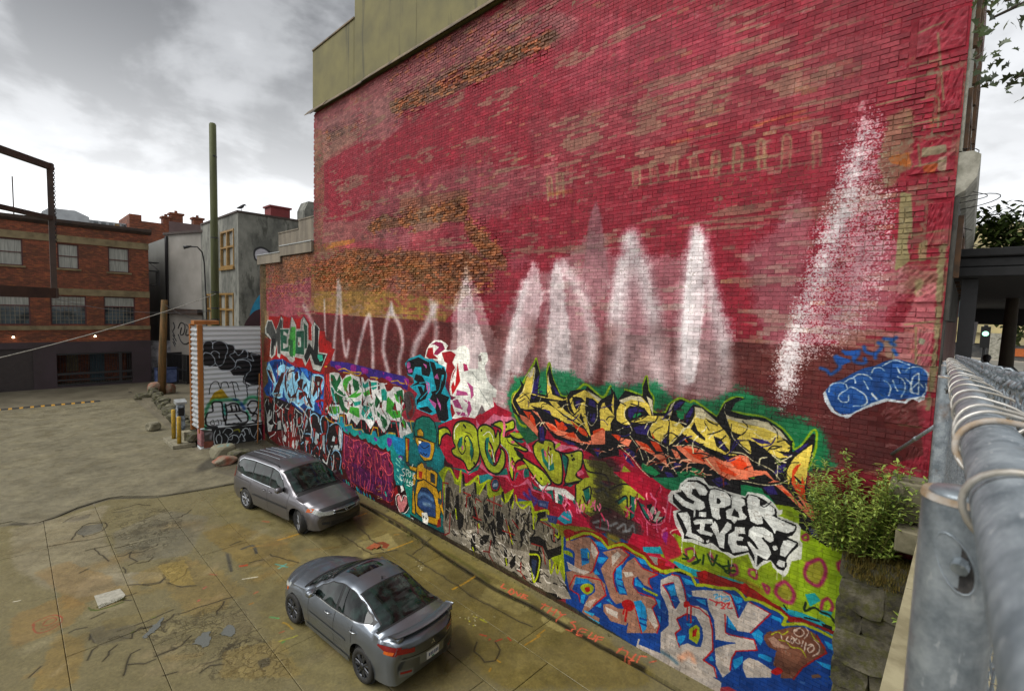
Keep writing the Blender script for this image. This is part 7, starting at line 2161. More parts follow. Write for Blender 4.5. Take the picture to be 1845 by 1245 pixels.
# asphalt laid over the slabs, with its ragged front edge
edge = [(-30, 20.9), (-6, 20.9), (-.1, 20.66), (.2, 20.15), (.46, 20.03), (.9, 20.25), (1.4, 20.69), (1.9, 20.9), (2.27, 21.03), (2.6, 20.95), (3.0, 20.5), (3.67, 20.04), (4.6, 19.85), (5.7, 19.75), (6.6, 19.5), (7.3, 19.2), (8.22, 19.0)]
ee = []
for a, b in zip(edge[:-1], edge[1:]):
    n = max(1, int((b[0] - a[0]) / .12)) if a[0] > -6.1 else 1
    for k_ in range(n):
        t = k_ / n; ee.append((a[0] + (b[0] - a[0]) * t, a[1] + (b[1] - a[1]) * t + (random.uniform(-.03, .03) if a[0] > -6.1 else 0)))
ee.append(edge[-1])
a = MB()
ee2 = [q for q in ee if q[0] > -5.9]; ee2 = [(-5.9, ee2[0][1])] + ee2 + [(8.22, 25.4), (5.8, 25.4), (5.8, 41.8), (-5.9, 41.8)]
a.prism(ee2, -.05, .022)
a.mi = 1; a.prism([(-30, 20.9), (-5.902, 20.9), (-5.902, 41.8), (-30, 41.8)], -.05, .021)
tag(a.obj('asphalt_lot', [MAT_ASPH, MAT_ALLEY]), kind='structure')
# concrete apron along the foot of the wall
ap = [(8.31, .9), (8.30, 4.1), (8.21, 5.2), (8.20, 6.9), (8.09, 8), (8.14, 10.1), (8.30, 12.6), (8.28, 14.9), (8.2, 19), (8.15, 25.3), (8.8, 25.3), (8.8, .9)]
a = MB(); a.prism(ap, -.05, .035)
tag(a.obj('apron_kerb', MAT_SLAB), kind='structure')
# puddles
def puddle(pts, z, seed):
    g_ = random.Random(seed); q = []
    n = len(pts)
    for i in range(n):
        a, b = Vector(pts[i] + (0,)), Vector(pts[(i + 1) % n] + (0,))
        for k_ in range(5):
            p = a.lerp(b, k_ / 5); q.append((p.x + g_.uniform(-.035, .035), p.y + g_.uniform(-.035, .035), z))
    c = MB(); c.add(q, [tuple(range(len(q)))]); return c
kw = NT('puddle_water'); kw.b.inputs['Base Color'].default_value = lin('#63655f'); kw.b.inputs['Roughness'].default_value = .03; kw.b.inputs['Specular IOR Level'].default_value = .9
for i, p in enumerate((((1.66, 11.72), (1.88, 11.98), (2.12, 12.2), (2.1, 12.06), (1.92, 11.78), (1.75, 11.66)),
                       ((2.36, 10.80), (2.48, 11.0), (2.70, 11.05), (2.68, 10.74), (2.52, 10.52)),
                       ((2.82, 10.74), (2.95, 10.94), (3.12, 10.94), (3.10, 10.64), (2.96, 10.5)))):
    tag(puddle(p, .0065, i).obj('puddle', kw.m), kind='structure')
kl = M('fresh_concrete', '#a9a697', .85, c2='#8d8a7c', scale=8, bump=.6, bscale=70)
s = MB(); s.add([(1.20, 13.50, .008), (1.62, 13.62, .008), (1.68, 13.78, .008), (1.64, 14.12, .008), (1.18, 14.14, .008)], [(0, 1, 2, 3, 4)])
s2_ = MB(); s2_.prism([(1.20, 13.50), (1.62, 13.60), (1.69, 13.72), (1.64, 14.12), (1.18, 14.16)], -.02, .02)
tag(s2_.obj('concrete_patch', kl), kind='structure')
# moss growing along the patch, the joints and the foot of the wall
def tufts(name, spots, mat, h=(.03, .07), n=14, r=.06, parent=None, kind='stuff', w=.004):
    m = MB(); g_ = random.Random(len(spots))
    for (x, y, z) in spots:
        for _ in range(n):
            a = g_.uniform(0, 6.28); d = g_.uniform(0, r); hh = g_.uniform(*h); b = g_.uniform(0, 6.28); l = g_.uniform(.1, .7) * hh
            p = (x + math.cos(a) * d, y + math.sin(a) * d, z)
            dx, dy = math.cos(b) * w, math.sin(b) * w
            m.add([(p[0] - dy, p[1] + dx, p[2]), (p[0] + dy, p[1] - dx, p[2]), (p[0] + dx / w * l, p[1] + dy / w * l, p[2] + hh)], [(0, 1, 2)])
    o = m.obj(name, mat, parent)
    if kind: o['kind'] = kind
    return o
MAT_MOSS = M('moss', '#3f4a16', .9, c2='#5a5a20', scale=20)
sp = []
for i in range(60): sp.append((random.uniform(1.18, 1.66), 13.55 + random.gauss(0, .03) + random.uniform(0, .06), .0))
for i in range(150): sp.append((8.72 + random.uniform(-.12, 0), random.uniform(1.2, 25), .03))
for i in range(60): y_ = random.uniform(6, 12); sp.append((8.16 + random.uniform(-.06, .05), y_, .0))
tufts('moss', sp, MAT_MOSS, (.015, .05), 10, .05)
# litter
MAT_RUST = M('rusty_scrap', '#7a3b20', .8, c2='#a4552c', scale=14)
for i, (x, y, w_, l_, a_, lab) in enumerate(((7.02, 11.9, .34, .2, .3, 'flat rust red scrap lying on the concrete between the two cars'),)):
    t = MB(); t.box((-w_ / 2, -l_ / 2, 0), (w_ / 2, l_ / 2, .02)); t.box((-w_ / 5, -l_, 0.021), (w_ / 3, -l_ * .1, .035))
    o = t.obj('scrap', MAT_RUST, loc=(x, y, .006)); o.rotation_euler.z = a_; tag(o, lab, 'scrap')
# speed hump across the lane
MAT_RUBBER = M('black_rubber', '#26251f', .7, scale=12); MAT_YEL = M('yellow_paint', '#c08a1c', .6, c2='#9b7420', scale=9)
t = thing('speed_hump', 'black rubber speed hump with yellow stripes across the lane by the brick building', 'speed hump', (0, 0, 0))
n = 9
for i in range(-4, n):
    x0 = .02 + i * .47
    m = MB(); m.ext([(x0, 41.45, .022), (x0, 41.55, .075), (x0, 41.75, .075), (x0, 41.85, .022)], (.30, .02, 0)); m.obj('rubber_segment', MAT_RUBBER, t)
    if i < 8:
        m = MB(); m.ext([(x0 + .302, 41.46, .022), (x0 + .302, 41.55, .073), (x0 + .302, 41.75, .073), (x0 + .302, 41.85, .022)], (.166, .01, 0)); m.obj('yellow_stripe', MAT_YEL, t)
m = MB(); m.tube([(6.4, 44.7, -.02), (6.4, 44.7, .004)], .42, 24); m.tube([(6.4, 44.7, .0041), (6.4, 44.7, .010)], .34, 24)
tag(m.obj('manhole_cover', M('cast_iron', '#4a443a', .6, .4, scale=30, bump=.4)), 'round iron manhole cover in the lane before the rubble wall', 'manhole cover')

# ================================================================ THE PAINTED BRICK BUILDING
XW = 8.72
bld = thing('brick_building', 'tall red painted brick building whose long side wall is covered with graffiti', 'building', (XW, 10, 0))
bld.location = (0, 0, 0)
def chip_at(u, v):
    i = np.clip(((v - wallcv.v0) * wallcv.res).astype(int), 0, wallcv.H - 1); j = np.clip(((u - wallcv.u0) * wallcv.res).astype(int), 0, wallcv.W - 1)
    return wallcv.chip[i, j]
YR, YS, YE = .25, 19.62, 25.70          # right corner, step down, far end
ZT, ZL = 14.50, 9.05
# the body of the building behind the facing
body_mat = M('plain_wall', '#6d4a44', .85, c2='#59403b', scale=1)
m = MB(); m.box((XW + .09, YR + .02, -.2), (XW + 14, YS - .1, ZT + 2.2)); m.box((XW + .09, YS - .09, -.2), (XW + 14, YE, ZL - .02))
m.obj('wall', body_mat, bld)
# mortar bed
uu = np.arange(YR, YE + .01, .10); vv = np.arange(-.1, ZT + .01, .10)
U, V = np.meshgrid(uu, vv)
dep = .0044 + .042 * chip_at(U, V) + .002 * rs.random(U.shape)
idx = np.arange(U.size).reshape(U.shape)
q = np.stack([idx[:-1, :-1], idx[1:, :-1], idx[1:, 1:], idx[:-1, 1:]], -1)
keep = ~((U[:-1, 1:] > YS) & (V[1:, :-1] > ZL))
def npmesh(name, verts, quads, mat, parent, attr=None):
    me = bpy.data.meshes.new(name)
    me.vertices.add(len(verts)); me.vertices.foreach_set('co', verts.astype(np.float32).ravel())
    nq = len(quads); me.loops.add(nq * 4); me.loops.foreach_set('vertex_index', quads.astype(np.int32).ravel())
    me.polygons.add(nq); me.polygons.foreach_set('loop_start', np.arange(0, nq * 4, 4, dtype=np.int32)); me.polygons.foreach_set('loop_total', np.full(nq, 4, np.int32))
    if attr is not None:
        at = me.attributes.new('tint', 'FLOAT', 'POINT'); at.data.foreach_set('value', attr.astype(np.float32))
    me.materials.append(mat); me.update(calc_edges=True); me.shade_flat()
    o = bpy.data.objects.new(name, me); COL.objects.link(o)
    if parent: o.parent = parent
    return o
npmesh('mortar', np.stack([XW + dep, U, V], -1).reshape(-1, 3), q[keep].reshape(-1, 4), MAT_MORTAR, bld)
# bricks: running bond with header courses now and then, every face a little out of true
J = .0055
B = []
for r in range(-1, int(ZT / BH) + 1):
    v0 = r * BH; hl = BL if r % 6 else BL / 2
    n0 = int(YR / hl) - 1
    for c in range(n0, int(YE / hl) + 2):
        u0 = c * hl - (r % 2) * hl / 2
        a, b = max(u0, YR), min(u0 + hl, YE)
        top = ZT if u0 + hl / 2 < YS else ZL
        if v0 + BH > top: continue
        if u0 < YS < u0 + hl and v0 > ZL - BH: b = YS
        if b - a < .05: continue
        if a < 1.05 and v0 < 3.3: continue
        B.append((a, b, v0))
B = np.array(B)
# the big corner stones replace some bricks
QUOINS = []
zq = 3.7; k_ = 0
while zq < ZT - .6:
    hgt = (.55, .62, .48, .58)[k_ % 4]; QUOINS.append((.26, (.80, .52)[k_ % 2], zq, zq + hgt)); zq += hgt + (.30, .22, .37)[k_ % 3]; k_ += 1
inq = np.zeros(len(B), bool)
for (a, b, z0, z1) in QUOINS: inq |= (B[:, 0] < b) & (B[:, 2] + BH > z0) & (B[:, 2] < z1)
B = B[~inq]
n = len(B)
cu, cvv = (B[:, 0] + B[:, 1]) / 2, B[:, 2] + BH / 2
ch = chip_at(cu, cvv)
out_ = rs.normal(0, .0016, n) + (rs.random(n) < .03) * rs.uniform(-.012, .006, n)
out_ += -ch * rs.uniform(-.010, .034, n)
hj = J / 2 + ch * rs.uniform(0, .007, n)
back = XW + .075
co = np.empty((n, 8, 3))
uL, uR = B[:, 0] + hj, B[:, 1] - hj; vB, vT = B[:, 2] + hj, B[:, 2] + BH - hj
jit = lambda s_: rs.normal(0, 1, n) * (s_ + ch * .006)
bev = .0022
tl = rs.normal(0, .0007, (n, 4)) + ch[:, None] * rs.normal(0, .011, (n, 4))
for i, (u, v, su, sv) in enumerate(((uL, vB, 1, 1), (uR, vB, -1, 1), (uR, vT, -1, -1), (uL, vT, 1, -1))):
    co[:, i] = np.stack([np.full(n, back), u + jit(.0008), v + jit(.0008)], 1)
    co[:, 4 + i] = np.stack([XW - out_ + tl[:, i], u + su * (bev + .02 * ch * rs.random(n)) + jit(.0012), v + sv * (bev + .012 * ch * rs.random(n)) + jit(.0012)], 1)
tint = rs.normal(0, .36, n)
# the 300 that show largest are parts of their own
C3 = np.stack([np.full(n, XW), cu, cvv], 1) - np.array([0, 0, CAMZ])
inv = np.array(CAM.matrix_world.to_3x3().inverted())
cc = C3 @ inv.T
dd = -cc[:, 2]; px, py = cc[:, 0] / dd * 862.96 / 922.5, cc[:, 1] / dd * 862.96 / 622.5
vis = (dd > .5) & (np.abs(px) < 1.0) & (np.abs(py) < 1.0) & ~((cvv < 4.6) & (cu < 1.9) & (cvv > 3.2))
def cam2(p):
    w = (p - np.array([0, 0, CAMZ])) @ inv.T
    return np.stack([w[..., 0] / -w[..., 2], w[..., 1] / -w[..., 2]], -1)
sc_ = cam2(co[:, 4:8]); e1 = sc_[:, 1] - sc_[:, 0]; e2 = sc_[:, 3] - sc_[:, 0]
size = np.abs(e1[:, 0] * e2[:, 1] - e1[:, 1] * e2[:, 0]) * vis
big = np.argsort(-size)[:300]
rest = np.ones(n, bool); rest[big] = False
FQ = np.array([(4, 7, 6, 5), (0, 4, 5, 1), (1, 5, 6, 2), (2, 6, 7, 3), (3, 7, 4, 0)])
cr_ = co[rest]; nr = len(cr_)
o = npmesh('brickwork', cr_.reshape(-1, 3), (FQ[None] + np.arange(nr)[:, None, None] * 8).reshape(-1, 4), MAT_BRICK, bld, np.repeat(tint[rest], 8))
o['kind'] = 'stuff'
for gname, sel in (('brick', big),):
    for i in sel:
        me = bpy.data.meshes.new('brick')
        c0 = co[i].mean(0)
        me.from_pydata([tuple(p) for p in (co[i] - c0)], [], [tuple(f) for f in FQ.tolist()])
        at = me.attributes.new('tint', 'FLOAT', 'POINT'); at.data.foreach_set('value', np.full(8, tint[i], np.float32))
        me.materials.append(MAT_BRICK)
        b_ = bpy.data.objects.new('brick', me); COL.objects.link(b_); b_.location = tuple(c0); b_.parent = bld
# corner stones
for i, (a, b, z0, z1) in enumerate(QUOINS):
    nu, nv = 15, 12
    g_ = np.random.default_rng(40 + i); h = g_.normal(0, .008, (nv, nu)) + .005 * np.sin(g_.random() * 6 + np.arange(nu) * g_.uniform(.5, 1.1))[None] * np.sin(g_.random() * 6 + np.arange(nv) * .8)[:, None]; 
    rows = []
    for j in range(nv):
        row = []
        for c in range(nu):
            eg = c in (0, nu - 1) or j in (0, nv - 1)
            row.append((XW + (.034 if eg else -.004 + h[j, c]), a + .01 + (b - a - .02) * (0 if c == 0 else 1 if c == nu - 1 else (c - .6) / (nu - 2.2)), z0 + .01 + (z1 - z0 - .02) * (0 if j == 0 else 1 if j == nv - 1 else (j - .6) / (nv - 2.2))))
        rows.append(row)
    m = MB(); m.grid(rows[::-1]); m.obj('corner_stone', MAT_BRICK, bld)
# metal flashing and olive parapet above
MAT_OLIVE = M('olive_render', '#6c6539', .75, c2='#58522f', scale=1.2, stretch=(1, 3, .25), bump=.25, bscale=18)
MAT_FLASH = M('weathered_flashing', '#77664d', .5, .3, c2='#4b4236', scale=3, bump=.2)
k = NT('streaked_olive_render'); co_ = k.pos()
st_ = k.noise(co_, 1.6, 5, .6, (1, 1.1, .12)); bl = k.noise(co_, .9, 5, .6)
c = k.mix(k.ramp(bl, .35, .68), lin('#6f683c'), lin('#5a5533'))
c = k.mix(k.math('MULTIPLY', k.ramp(st_, .58, .70), .8), c, lin('#2c2a20'))
k.l(c, k.b.inputs['Base Color']); k.put(k.b.inputs['Roughness'], .75); k.bump(k.noise(co_, 20, 4), .2, .01); MAT_OLIVE = k.m
y = YS + .02
while y > YR:
    y1 = max(y - random.uniform(3.2, 4.6), YR)
    ztop = 16.88 if y1 > 16.3 else 18.2
    if y > 16.3 > y1: y1 = 16.3; ztop = 16.88
    m = MB(); m.box((XW - .03, y1 + .005, ZT + .08), (XW + .12, y - .005, ztop)); m.obj('parapet_panel', MAT_OLIVE, bld)
    m = MB(); m.box((XW - .07, y1 + .005, ztop), (XW + .16, y - .005, ztop + .07), bev=.01); m.obj('parapet_cap', MAT_FLASH, bld)
    y = y1
y = YS + .35
while y > YR:
    y1 = max(y - random.uniform(1.6, 3.2), YR); dz = random.uniform(-.012, .012); dx = random.uniform(0, .03)
    m = MB(); m.ext([(XW + .02, y, ZT + .20 + dz), (XW - .05 - dx, y, ZT + .16 + dz), (XW - .20 - dx, y, ZT - .02 + dz), (XW - .20 - dx, y, ZT - .05 + dz), (XW - .03, y, ZT + .09 + dz), (XW + .02, y, ZT + .1 + dz)], (0, y1 - y + .01, dz)); m.obj('flashing', MAT_FLASH, bld)
    y = y1
# lower wing: timber coping
MAT_GREYWOOD = M('grey_timber', '#7a7161', .8, c2='#5d5549', scale=2, stretch=(1, 1, .2), bump=.3)
MAT_LEAD = M('lead_cap', '#a6a9a8', .45, .3, c2='#8a8c8a', scale=4)
for (a, b, z) in ((22.9, 25.78, ZL + .02), (19.62, 22.9, ZL + .28)):
    m = MB(); m.box((XW - .10, a, z - .30), (XW - .03, b, z + .12)); m.obj('fascia_board', MAT_GREYWOOD, bld)
    m = MB(); m.box((XW - .13, a - .01, z + .12), (XW + .30, b + .01, z + .17), bev=.012); m.obj('coping_cap', MAT_LEAD, bld)
m = MB(); m.box((XW - .02, 19.62, ZL - .02), (XW + .4, 25.7, ZL + .12)); m.box((XW - .021, 19.63, ZL + .12), (XW + .39, 22.9, ZL + .38)); m.obj('wall_head', MAT_GREYWOOD, bld)
# roof fence on the wing
rf = thing('roof_fence', 'grey vertical timber fence on the roof of the low wing', 'fence', (XW + .8, 22.6, ZL + .1))
for (a, b, z1) in ((23.0, 25.4, 10.35), (19.7, 23.0, 10.75)):
    y = a
    while y < b - .02:
        w = random.uniform(.125, .15); y1 = min(y + w, b)
        m = MB(); m.box((-.012, y - 22.6 + .003, .15), (.012, y1 - 22.6 - .003, z1 - ZL - .1 + random.uniform(-.01, .01))); m.obj('slat', MAT_GREYWOOD, rf); y = y1
    m = MB(); m.box((-.04, a - 22.6, z1 - ZL - .09), (.05, b - 22.6, z1 - ZL - .03)); m.obj('top_rail', MAT_GREYWOOD, rf)
    m = MB(); m.box((.013, a - 22.6, .1), (.10, a - 22.6 + .1, z1 - ZL - .1)); m.obj('post', MAT_GREYWOOD, rf)
# street front: cornice block, window casings seen edge on
MAT_STONE = M('pale_stone', '#9a978a', .85, c2='#6f6d60', scale=5, bump=.5, bscale=30)
MAT_CASING = M('brown_casing', '#5f4022', .6, c2='#3f2c18', scale=5)
MAT_DARKST = M('dark_stone', '#3c3a34', .85, c2='#2a2823', scale=6, bump=.4)
m = MB(); m.ext([(XW + .02, YR, 8.55), (XW + .02, YR - .10, 8.62), (XW + .02, YR - .2, 8.78), (XW + .02, YR - .22, 9.06), (XW + .02, YR - .14, 9.12), (XW + .02, YR, 9.12)], (9, 0, 0)); m.obj('cornice', MAT_STONE, bld)
for (z0, z1, d) in ((9.14, 12.6, .03), (6.9, 8.54, .05)):
    m = MB(); m.box((XW + .04, YR - d, z0), (XW + 6, YR + .018, z1)); m.obj('front_pier', MAT_STONE if z0 > 9 else MAT_DARKST, bld)
for i in range(3):
    for (z0, z1, d) in ((9.25, 10.05, .075), (7.5, 8.35, .11), (10.6, 12.2, .08)):
        x0 = XW + .35 + i * 2.4
        m = MB(); m.box((x0, YR - d, z0), (x0 + .12, YR - .01, z1)); m.box((x0 + 1.4, YR - d, z0), (x0 + 1.52, YR - .01, z1)); m.box((x0 + .121, YR - d + .005, z1 - .12), (x0 + 1.399, YR - .01, z1)); m.obj('window_casing', MAT_CASING, bld)
m = MB(); m.box((XW + .02, YR - .02, 3.6), (XW + .6, YR + .017, 6.9)); m.obj('corner_pier', MAT_DARKST, bld)

# ---------------------------------------------------------------- stone buttress at the near foot of the wall
MAT_ROUGH = M('mossy_rubble', '#66604a', .9, c2='#2f2c1e', scale=2.2, bump=.9, bscale=14, bd=.03)
k = NT('mossy_stone'); co_ = k.pos()
n1_, n2_, n3_ = k.noise(co_, 2.6, 6, .62), k.noise(co_, 9, 5, .65), k.noise(co_, 1.5, 4)
c = k.mix(k.ramp(n1_, .36, .62), lin('#676250'), lin('#2e2b1f'))
c = k.mix(k.math('MULTIPLY', k.ramp(n2_, .47, .60), .8), c, lin('#454516'))
c = k.mix(k.math('MULTIPLY', k.ramp(n3_, .56, .68), .5), c, lin('#1f1d15'))
k.l(c, k.b.inputs['Base Color']); k.put(k.b.inputs['Roughness'], .85); k.bump(k.noise(co_, 22, 6, .7), .8, .025); MAT_ROUGH = k.m
but = thing('stone_buttress', 'mossy rough stone buttress with plants on top at the near end of the graffiti wall', 'buttress', (8.4, .66, 0))
m = MB(); m.box((8.36 - 8.4, .24 - .66, -.1), (8.71 - 8.4, 1.04 - .66, 3.5)); m.box((8.37 - 8.4, .20 - .66, 0), (8.69 - 8.4, .239 - .66, 3.8)); m.obj('core', M('dark_mortar', '#2a2619', .95, scale=5), but)
z = -.05; r_ = 0
while z < 3.5:
    h = (.38, .46, .34, .42)[r_ % 4]; y = .22; c_ = 0
    cuts = ([.22, .66, 1.09], [.22, .50, 1.08], [.22, .8, 1.10], [.22, .58, 1.07])[r_ % 4]
    for a, b in zip(cuts[:-1], cuts[1:]):
        me = rock(100 + r_ * 5 + c_, (.42, (b - a) * 1.02, h * 1.04), 3, .10, .58); c_ += 1
        meshobj('stone', me, MAT_ROUGH, but, (8.46 - 8.4 + random.uniform(-.03, .03), (a + b) / 2 - .66, z + h / 2))
    z += h; r_ += 1
# stepped concrete blocks between buttress and street wall
MAT_BLOCK = M('mossy_concrete', '#76705a', .85, c2='#4f4c36', scale=3, bump=.4, bscale=24)
for (x0, x1, y0, y1, z0, z1, lab) in ((7.95, 8.68, .23, .50, 3.86, 4.16, 'lower mossy concrete block of the step beside the weeds'), (8.25, 8.69, .23, .62, 4.185, 4.72, 'upper concrete block of the step against the red wall')):
    m = MB(); m.box((x0, y0, z0), (x1, y1, z1), bev=.02); tag(m.obj('concrete_block', MAT_BLOCK), lab, 'concrete block')
# retaining wall of the street, its ledge carries the fence
def zs(x): return 4.95 - .035 * min(x, 30)
MAT_LEDGE = M('ledge_concrete', '#a09878', .8, c2='#7d7558', scale=3.5, bump=.3, bscale=40)
rw = thing('retaining_wall', 'concrete street retaining wall with a pale ledge under the chain link fence', 'retaining wall', (0, 0, 0))
for i in range(6):
    x0, x1 = -3 + i * 1.95, -3 + (i + 1) * 1.95 - .012
    m = MB(); m.ext([(x0, -.32, zs(x0) - .16), (x0, .205, zs(x0) - .16), (x0, .21, zs(x0)), (x0, -.32, zs(x0))], (x1 - x0, 0, zs(x1) - zs(x0))); m.obj('ledge_slab', MAT_LEDGE, rw)
m = MB(); m.ext([(-3, -.3, -.2), (-3, .15, -.2), (-3, .15, zs(-3) - .17), (-3, -.3, zs(-3) - .17)], (11.65, 0, zs(11.65) - zs(0))); m.obj('wall_body', MAT_BLOCK, rw)
# weeds
MAT_LEAF = NT('weed_leaf'); k = MAT_LEAF; oi = k.noise(k.pos(), 9, 3)
o2 = k.noise(k.pos(), 31, 2); k.l(k.mix(k.math('MULTIPLY', k.ramp(o2, .60, .68), .8), k.mix(k.ramp(oi, .35, .65), lin('#3f5f1f'), lin('#9db04c')), lin('#8a7a3a')), k.b.inputs['Base Color']); k.put(k.b.inputs['Roughness'], .5)
k.b.inputs['Subsurface Weight'].default_value = .0
MAT_LEAF = k.m
MAT_STEM = M('weed_stem', '#5b5a2a', .7, scale=20)
def leaf(m, p, d, ln, w, droop=.25, up=Vector((0, 0, 1))):
    d = d.normalized(); s = d.cross(up)
    s = s.normalized() if s.length > .05 else Vector((1, 0, 0))
    nrm = s.cross(d)
    m_ = p + d * ln * .5 + nrm * ln * .05; e = p + d * ln - Vector((0, 0, 1)) * ln * droop
    q = p + d * ln * .25; q2 = p + d * ln * .75 - Vector((0, 0, 1)) * ln * droop * .45
    m.add([p, q + s * w * .42, q - s * w * .42, q2 + s * w * .36 + nrm * .0, q2 - s * w * .36, e, ], [(0, 2, 1), (1, 2, 4, 3), (3, 4, 5)])
def weed(name, label, base, spread, n, h, seed, group=None):
    g_ = random.Random(seed)
    t = thing(name, label, 'weed', base, 0, group)
    st, lf = MB(), MB()
    for i in range(n):
        a = g_.uniform(0, 6.283); r = spread * math.sqrt(g_.random())
        b = Vector((math.cos(a) * r * .7, math.sin(a) * r, 0)); hh = h * g_.uniform(.55, 1.0)
        le = Vector((math.cos(a) * .25 + g_.uniform(-.25, .1), math.sin(a) * .25 + g_.uniform(-.2, .25), 1)).normalized()
        path = [b + le * hh * f + Vector((0, 0, -.06 * f * f * hh)) for f in (0, .35, .7, 1)]
        st.tube(path, [.006, .005, .004, .002], 4)
        nl = int(hh / .030)
        for j in range(nl):
            f = (j + 1.5) / (nl + 1); p = b + le * hh * f
            an = j * 2.4 + g_.uniform(-.4, .4); el = g_.uniform(.1, .75)
            d = Vector((math.cos(an) * math.cos(el), math.sin(an) * math.cos(el), math.sin(el)))
            leaf(lf, p, d, g_.uniform(.09, .17) * (1.15 - .45 * f), g_.uniform(.026, .042), g_.uniform(.05, .4))
        for j in range(5):
            an = j * 1.3; leaf(lf, path[-1], Vector((math.cos(an), math.sin(an), 1.1)), .06, .014, 0)
    st.obj('stem', MAT_STEM, t); o = lf.obj('foliage', MAT_LEAF, t); o['kind'] = 'stuff'
    return t
weed('weed', 'bushy green weed clump with narrow leaves growing on the stone buttress', (8.36, 1.02, 3.55), .46, 92, 1.3, 3)
weed('weed', 'smaller weed clump behind the bushy one against the red wall', (8.5, .62, 3.7), .26, 40, 1.35, 5)
weed('weed', 'low broad leafed weed on the edge of the mossy stone', (8.15, .62, 3.6), .10, 6, .32, 8)
weed('weed', 'sprig of green growing in the gap under the ledge', (7.9, .30, 2.75), .08, 6, .4, 11)
MAT_DRY = M('dry_moss', '#6b5a22', .95, c2='#4d4a18', scale=14)
sp = [(8.36 + random.uniform(-.16, .2), random.uniform(.30, 1.08), 3.46 + random.uniform(-.05, .07)) for _ in range(150)]
sp += [(8.24 + random.uniform(-.06, .05), random.uniform(.34, 1.0), random.uniform(3.18, 3.56)) for _ in range(170)]
tufts('dry_grass', sp, MAT_DRY, (.03, .12), 16, .06, w=.004)

# ================================================================ STREET FENCE
k = NT('galvanised_steel'); co_ = k.pos()
a_, b_ = k.noise(co_, 28, 5, .65), k.noise(co_, 9, 4)
c = k.mix(k.ramp(a_, .36, .66), lin('#a3abb0'), lin('#6d767c'))
st_ = k.noise(co_, 30, 5, .7, (.12, 1, .12)); c = k.mix(k.math('MULTIPLY', k.ramp(st_, .52, .66), .55), c, lin('#5d666c')); sc_n = k.noise(co_, 120, 3, .7, (.3, 1, .3)); c = k.mix(k.math('MULTIPLY', k.ramp(sc_n, .62, .7), .5), c, lin('#c4c8ca'))
c = k.mix(k.math('MULTIPLY', k.ramp(b_, .60, .70), .6), c, lin('#77583a'))
k.l(c, k.b.inputs['Base Color']); k.put(k.b.inputs['Metallic'], .6); k.l(k.math('ADD', .26, k.math('MULTIPLY', a_, .3)), k.b.inputs['Roughness']); k.bump(k.noise(co_, 160, 3), .12, .003)
MAT_GALV = k.m
MAT_WIRE = M('tie_wire', '#bdbab4', .4, .5, c2='#a09a8e', scale=30)
MAT_RUSTRIM = M('rusty_rim', '#8a7458', .8, c2='#a8a29a', scale=40)
MAT_WELLK = M('dark_hole', '#1b1a19', .8, c2='#4a4744', scale=60)
def rail(x): return Vector((x, -.052 + .0225 * x, 6.736 - .042 * x))
fe = thing('chain_link_fence', 'galvanised chain link fence with a thick tube rail running along the street ledge', 'fence', (0, 0, 0))
m = MB(); m.tube([rail(x) for x in (-.9, 2.95, 5.4, 7.8, 9.3)], .030, 28); m.obj('top_rail', MAT_GALV, fe, True)
for i, x in enumerate((.575, 2.95, 5.4, 7.8)):
    p = rail(x); r = .027 if i == 0 else .0285; dy = .032 if i == 0 else .040
    top = p.z - (.012 if i == 0 else .0)
    m = MB(); m.tube([(x, p.y + dy, zs(x) - .02), (x, p.y + dy, top)], r, 24, cap=False); m.tube([(x, p.y + dy, top), (x, p.y + dy, top - .12)], r - .004, 24, cap=False)
    post = m.obj('post', MAT_GALV, fe, True)
    m = MB(); m.tube([(x, p.y + dy, top - .004), (x, p.y + dy, top + .002)], [r + .0012, r + .0004], 24, cap=False); m.add([(x + (r + .0004) * math.cos(t), p.y + dy + (r + .0004) * math.sin(t), top + .002) for t in np.linspace(0, 2 * math.pi, 24, endpoint=False)] + [(x + (r - .005) * math.cos(t), p.y + dy + (r - .005) * math.sin(t), top + .0005) for t in np.linspace(0, 2 * math.pi, 24, endpoint=False)], [(j, (j + 1) % 24, 24 + (j + 1) % 24, 24 + j) for j in range(24)]); m.obj('rust_rim', MAT_RUSTRIM, post)
    m = MB(); m.tube([(x, p.y + dy, top - .002), (x, p.y + dy, top + .0045), (x, p.y + dy, top + .0065)], [r - .003, r - .006, .004], 20); m.obj('cap', MAT_GALV, post, True)
    hole = []
    for t in np.linspace(0, 2 * math.pi, 18, endpoint=False):
        an = math.pi - .15 + .52 * math.cos(t); zz_ = top - .052 + .021 * math.sin(t) - .012 * math.cos(t)
        hole.append((x + (r + .0006) * math.cos(an), p.y + dy - .003 + (r + .0006) * math.sin(an), zz_))
    m = MB(); m.add(hole, [tuple(range(18))]); m.obj('bolt_hole', MAT_WELLK, post)
    m = MB(); m.tube([(q_[0] - .0006, q_[1], q_[2]) for q_ in hole], .0009, 6, closed=True); m.obj('hole_rim', MAT_GALV, post, True)
    m = MB(); m.tube([(x - r - .006, p.y + dy - .002, top - .054), (x - r + .004, p.y + dy - .004, top - .05)], .006, 8); m.obj('bolt', MAT_GALV, post)
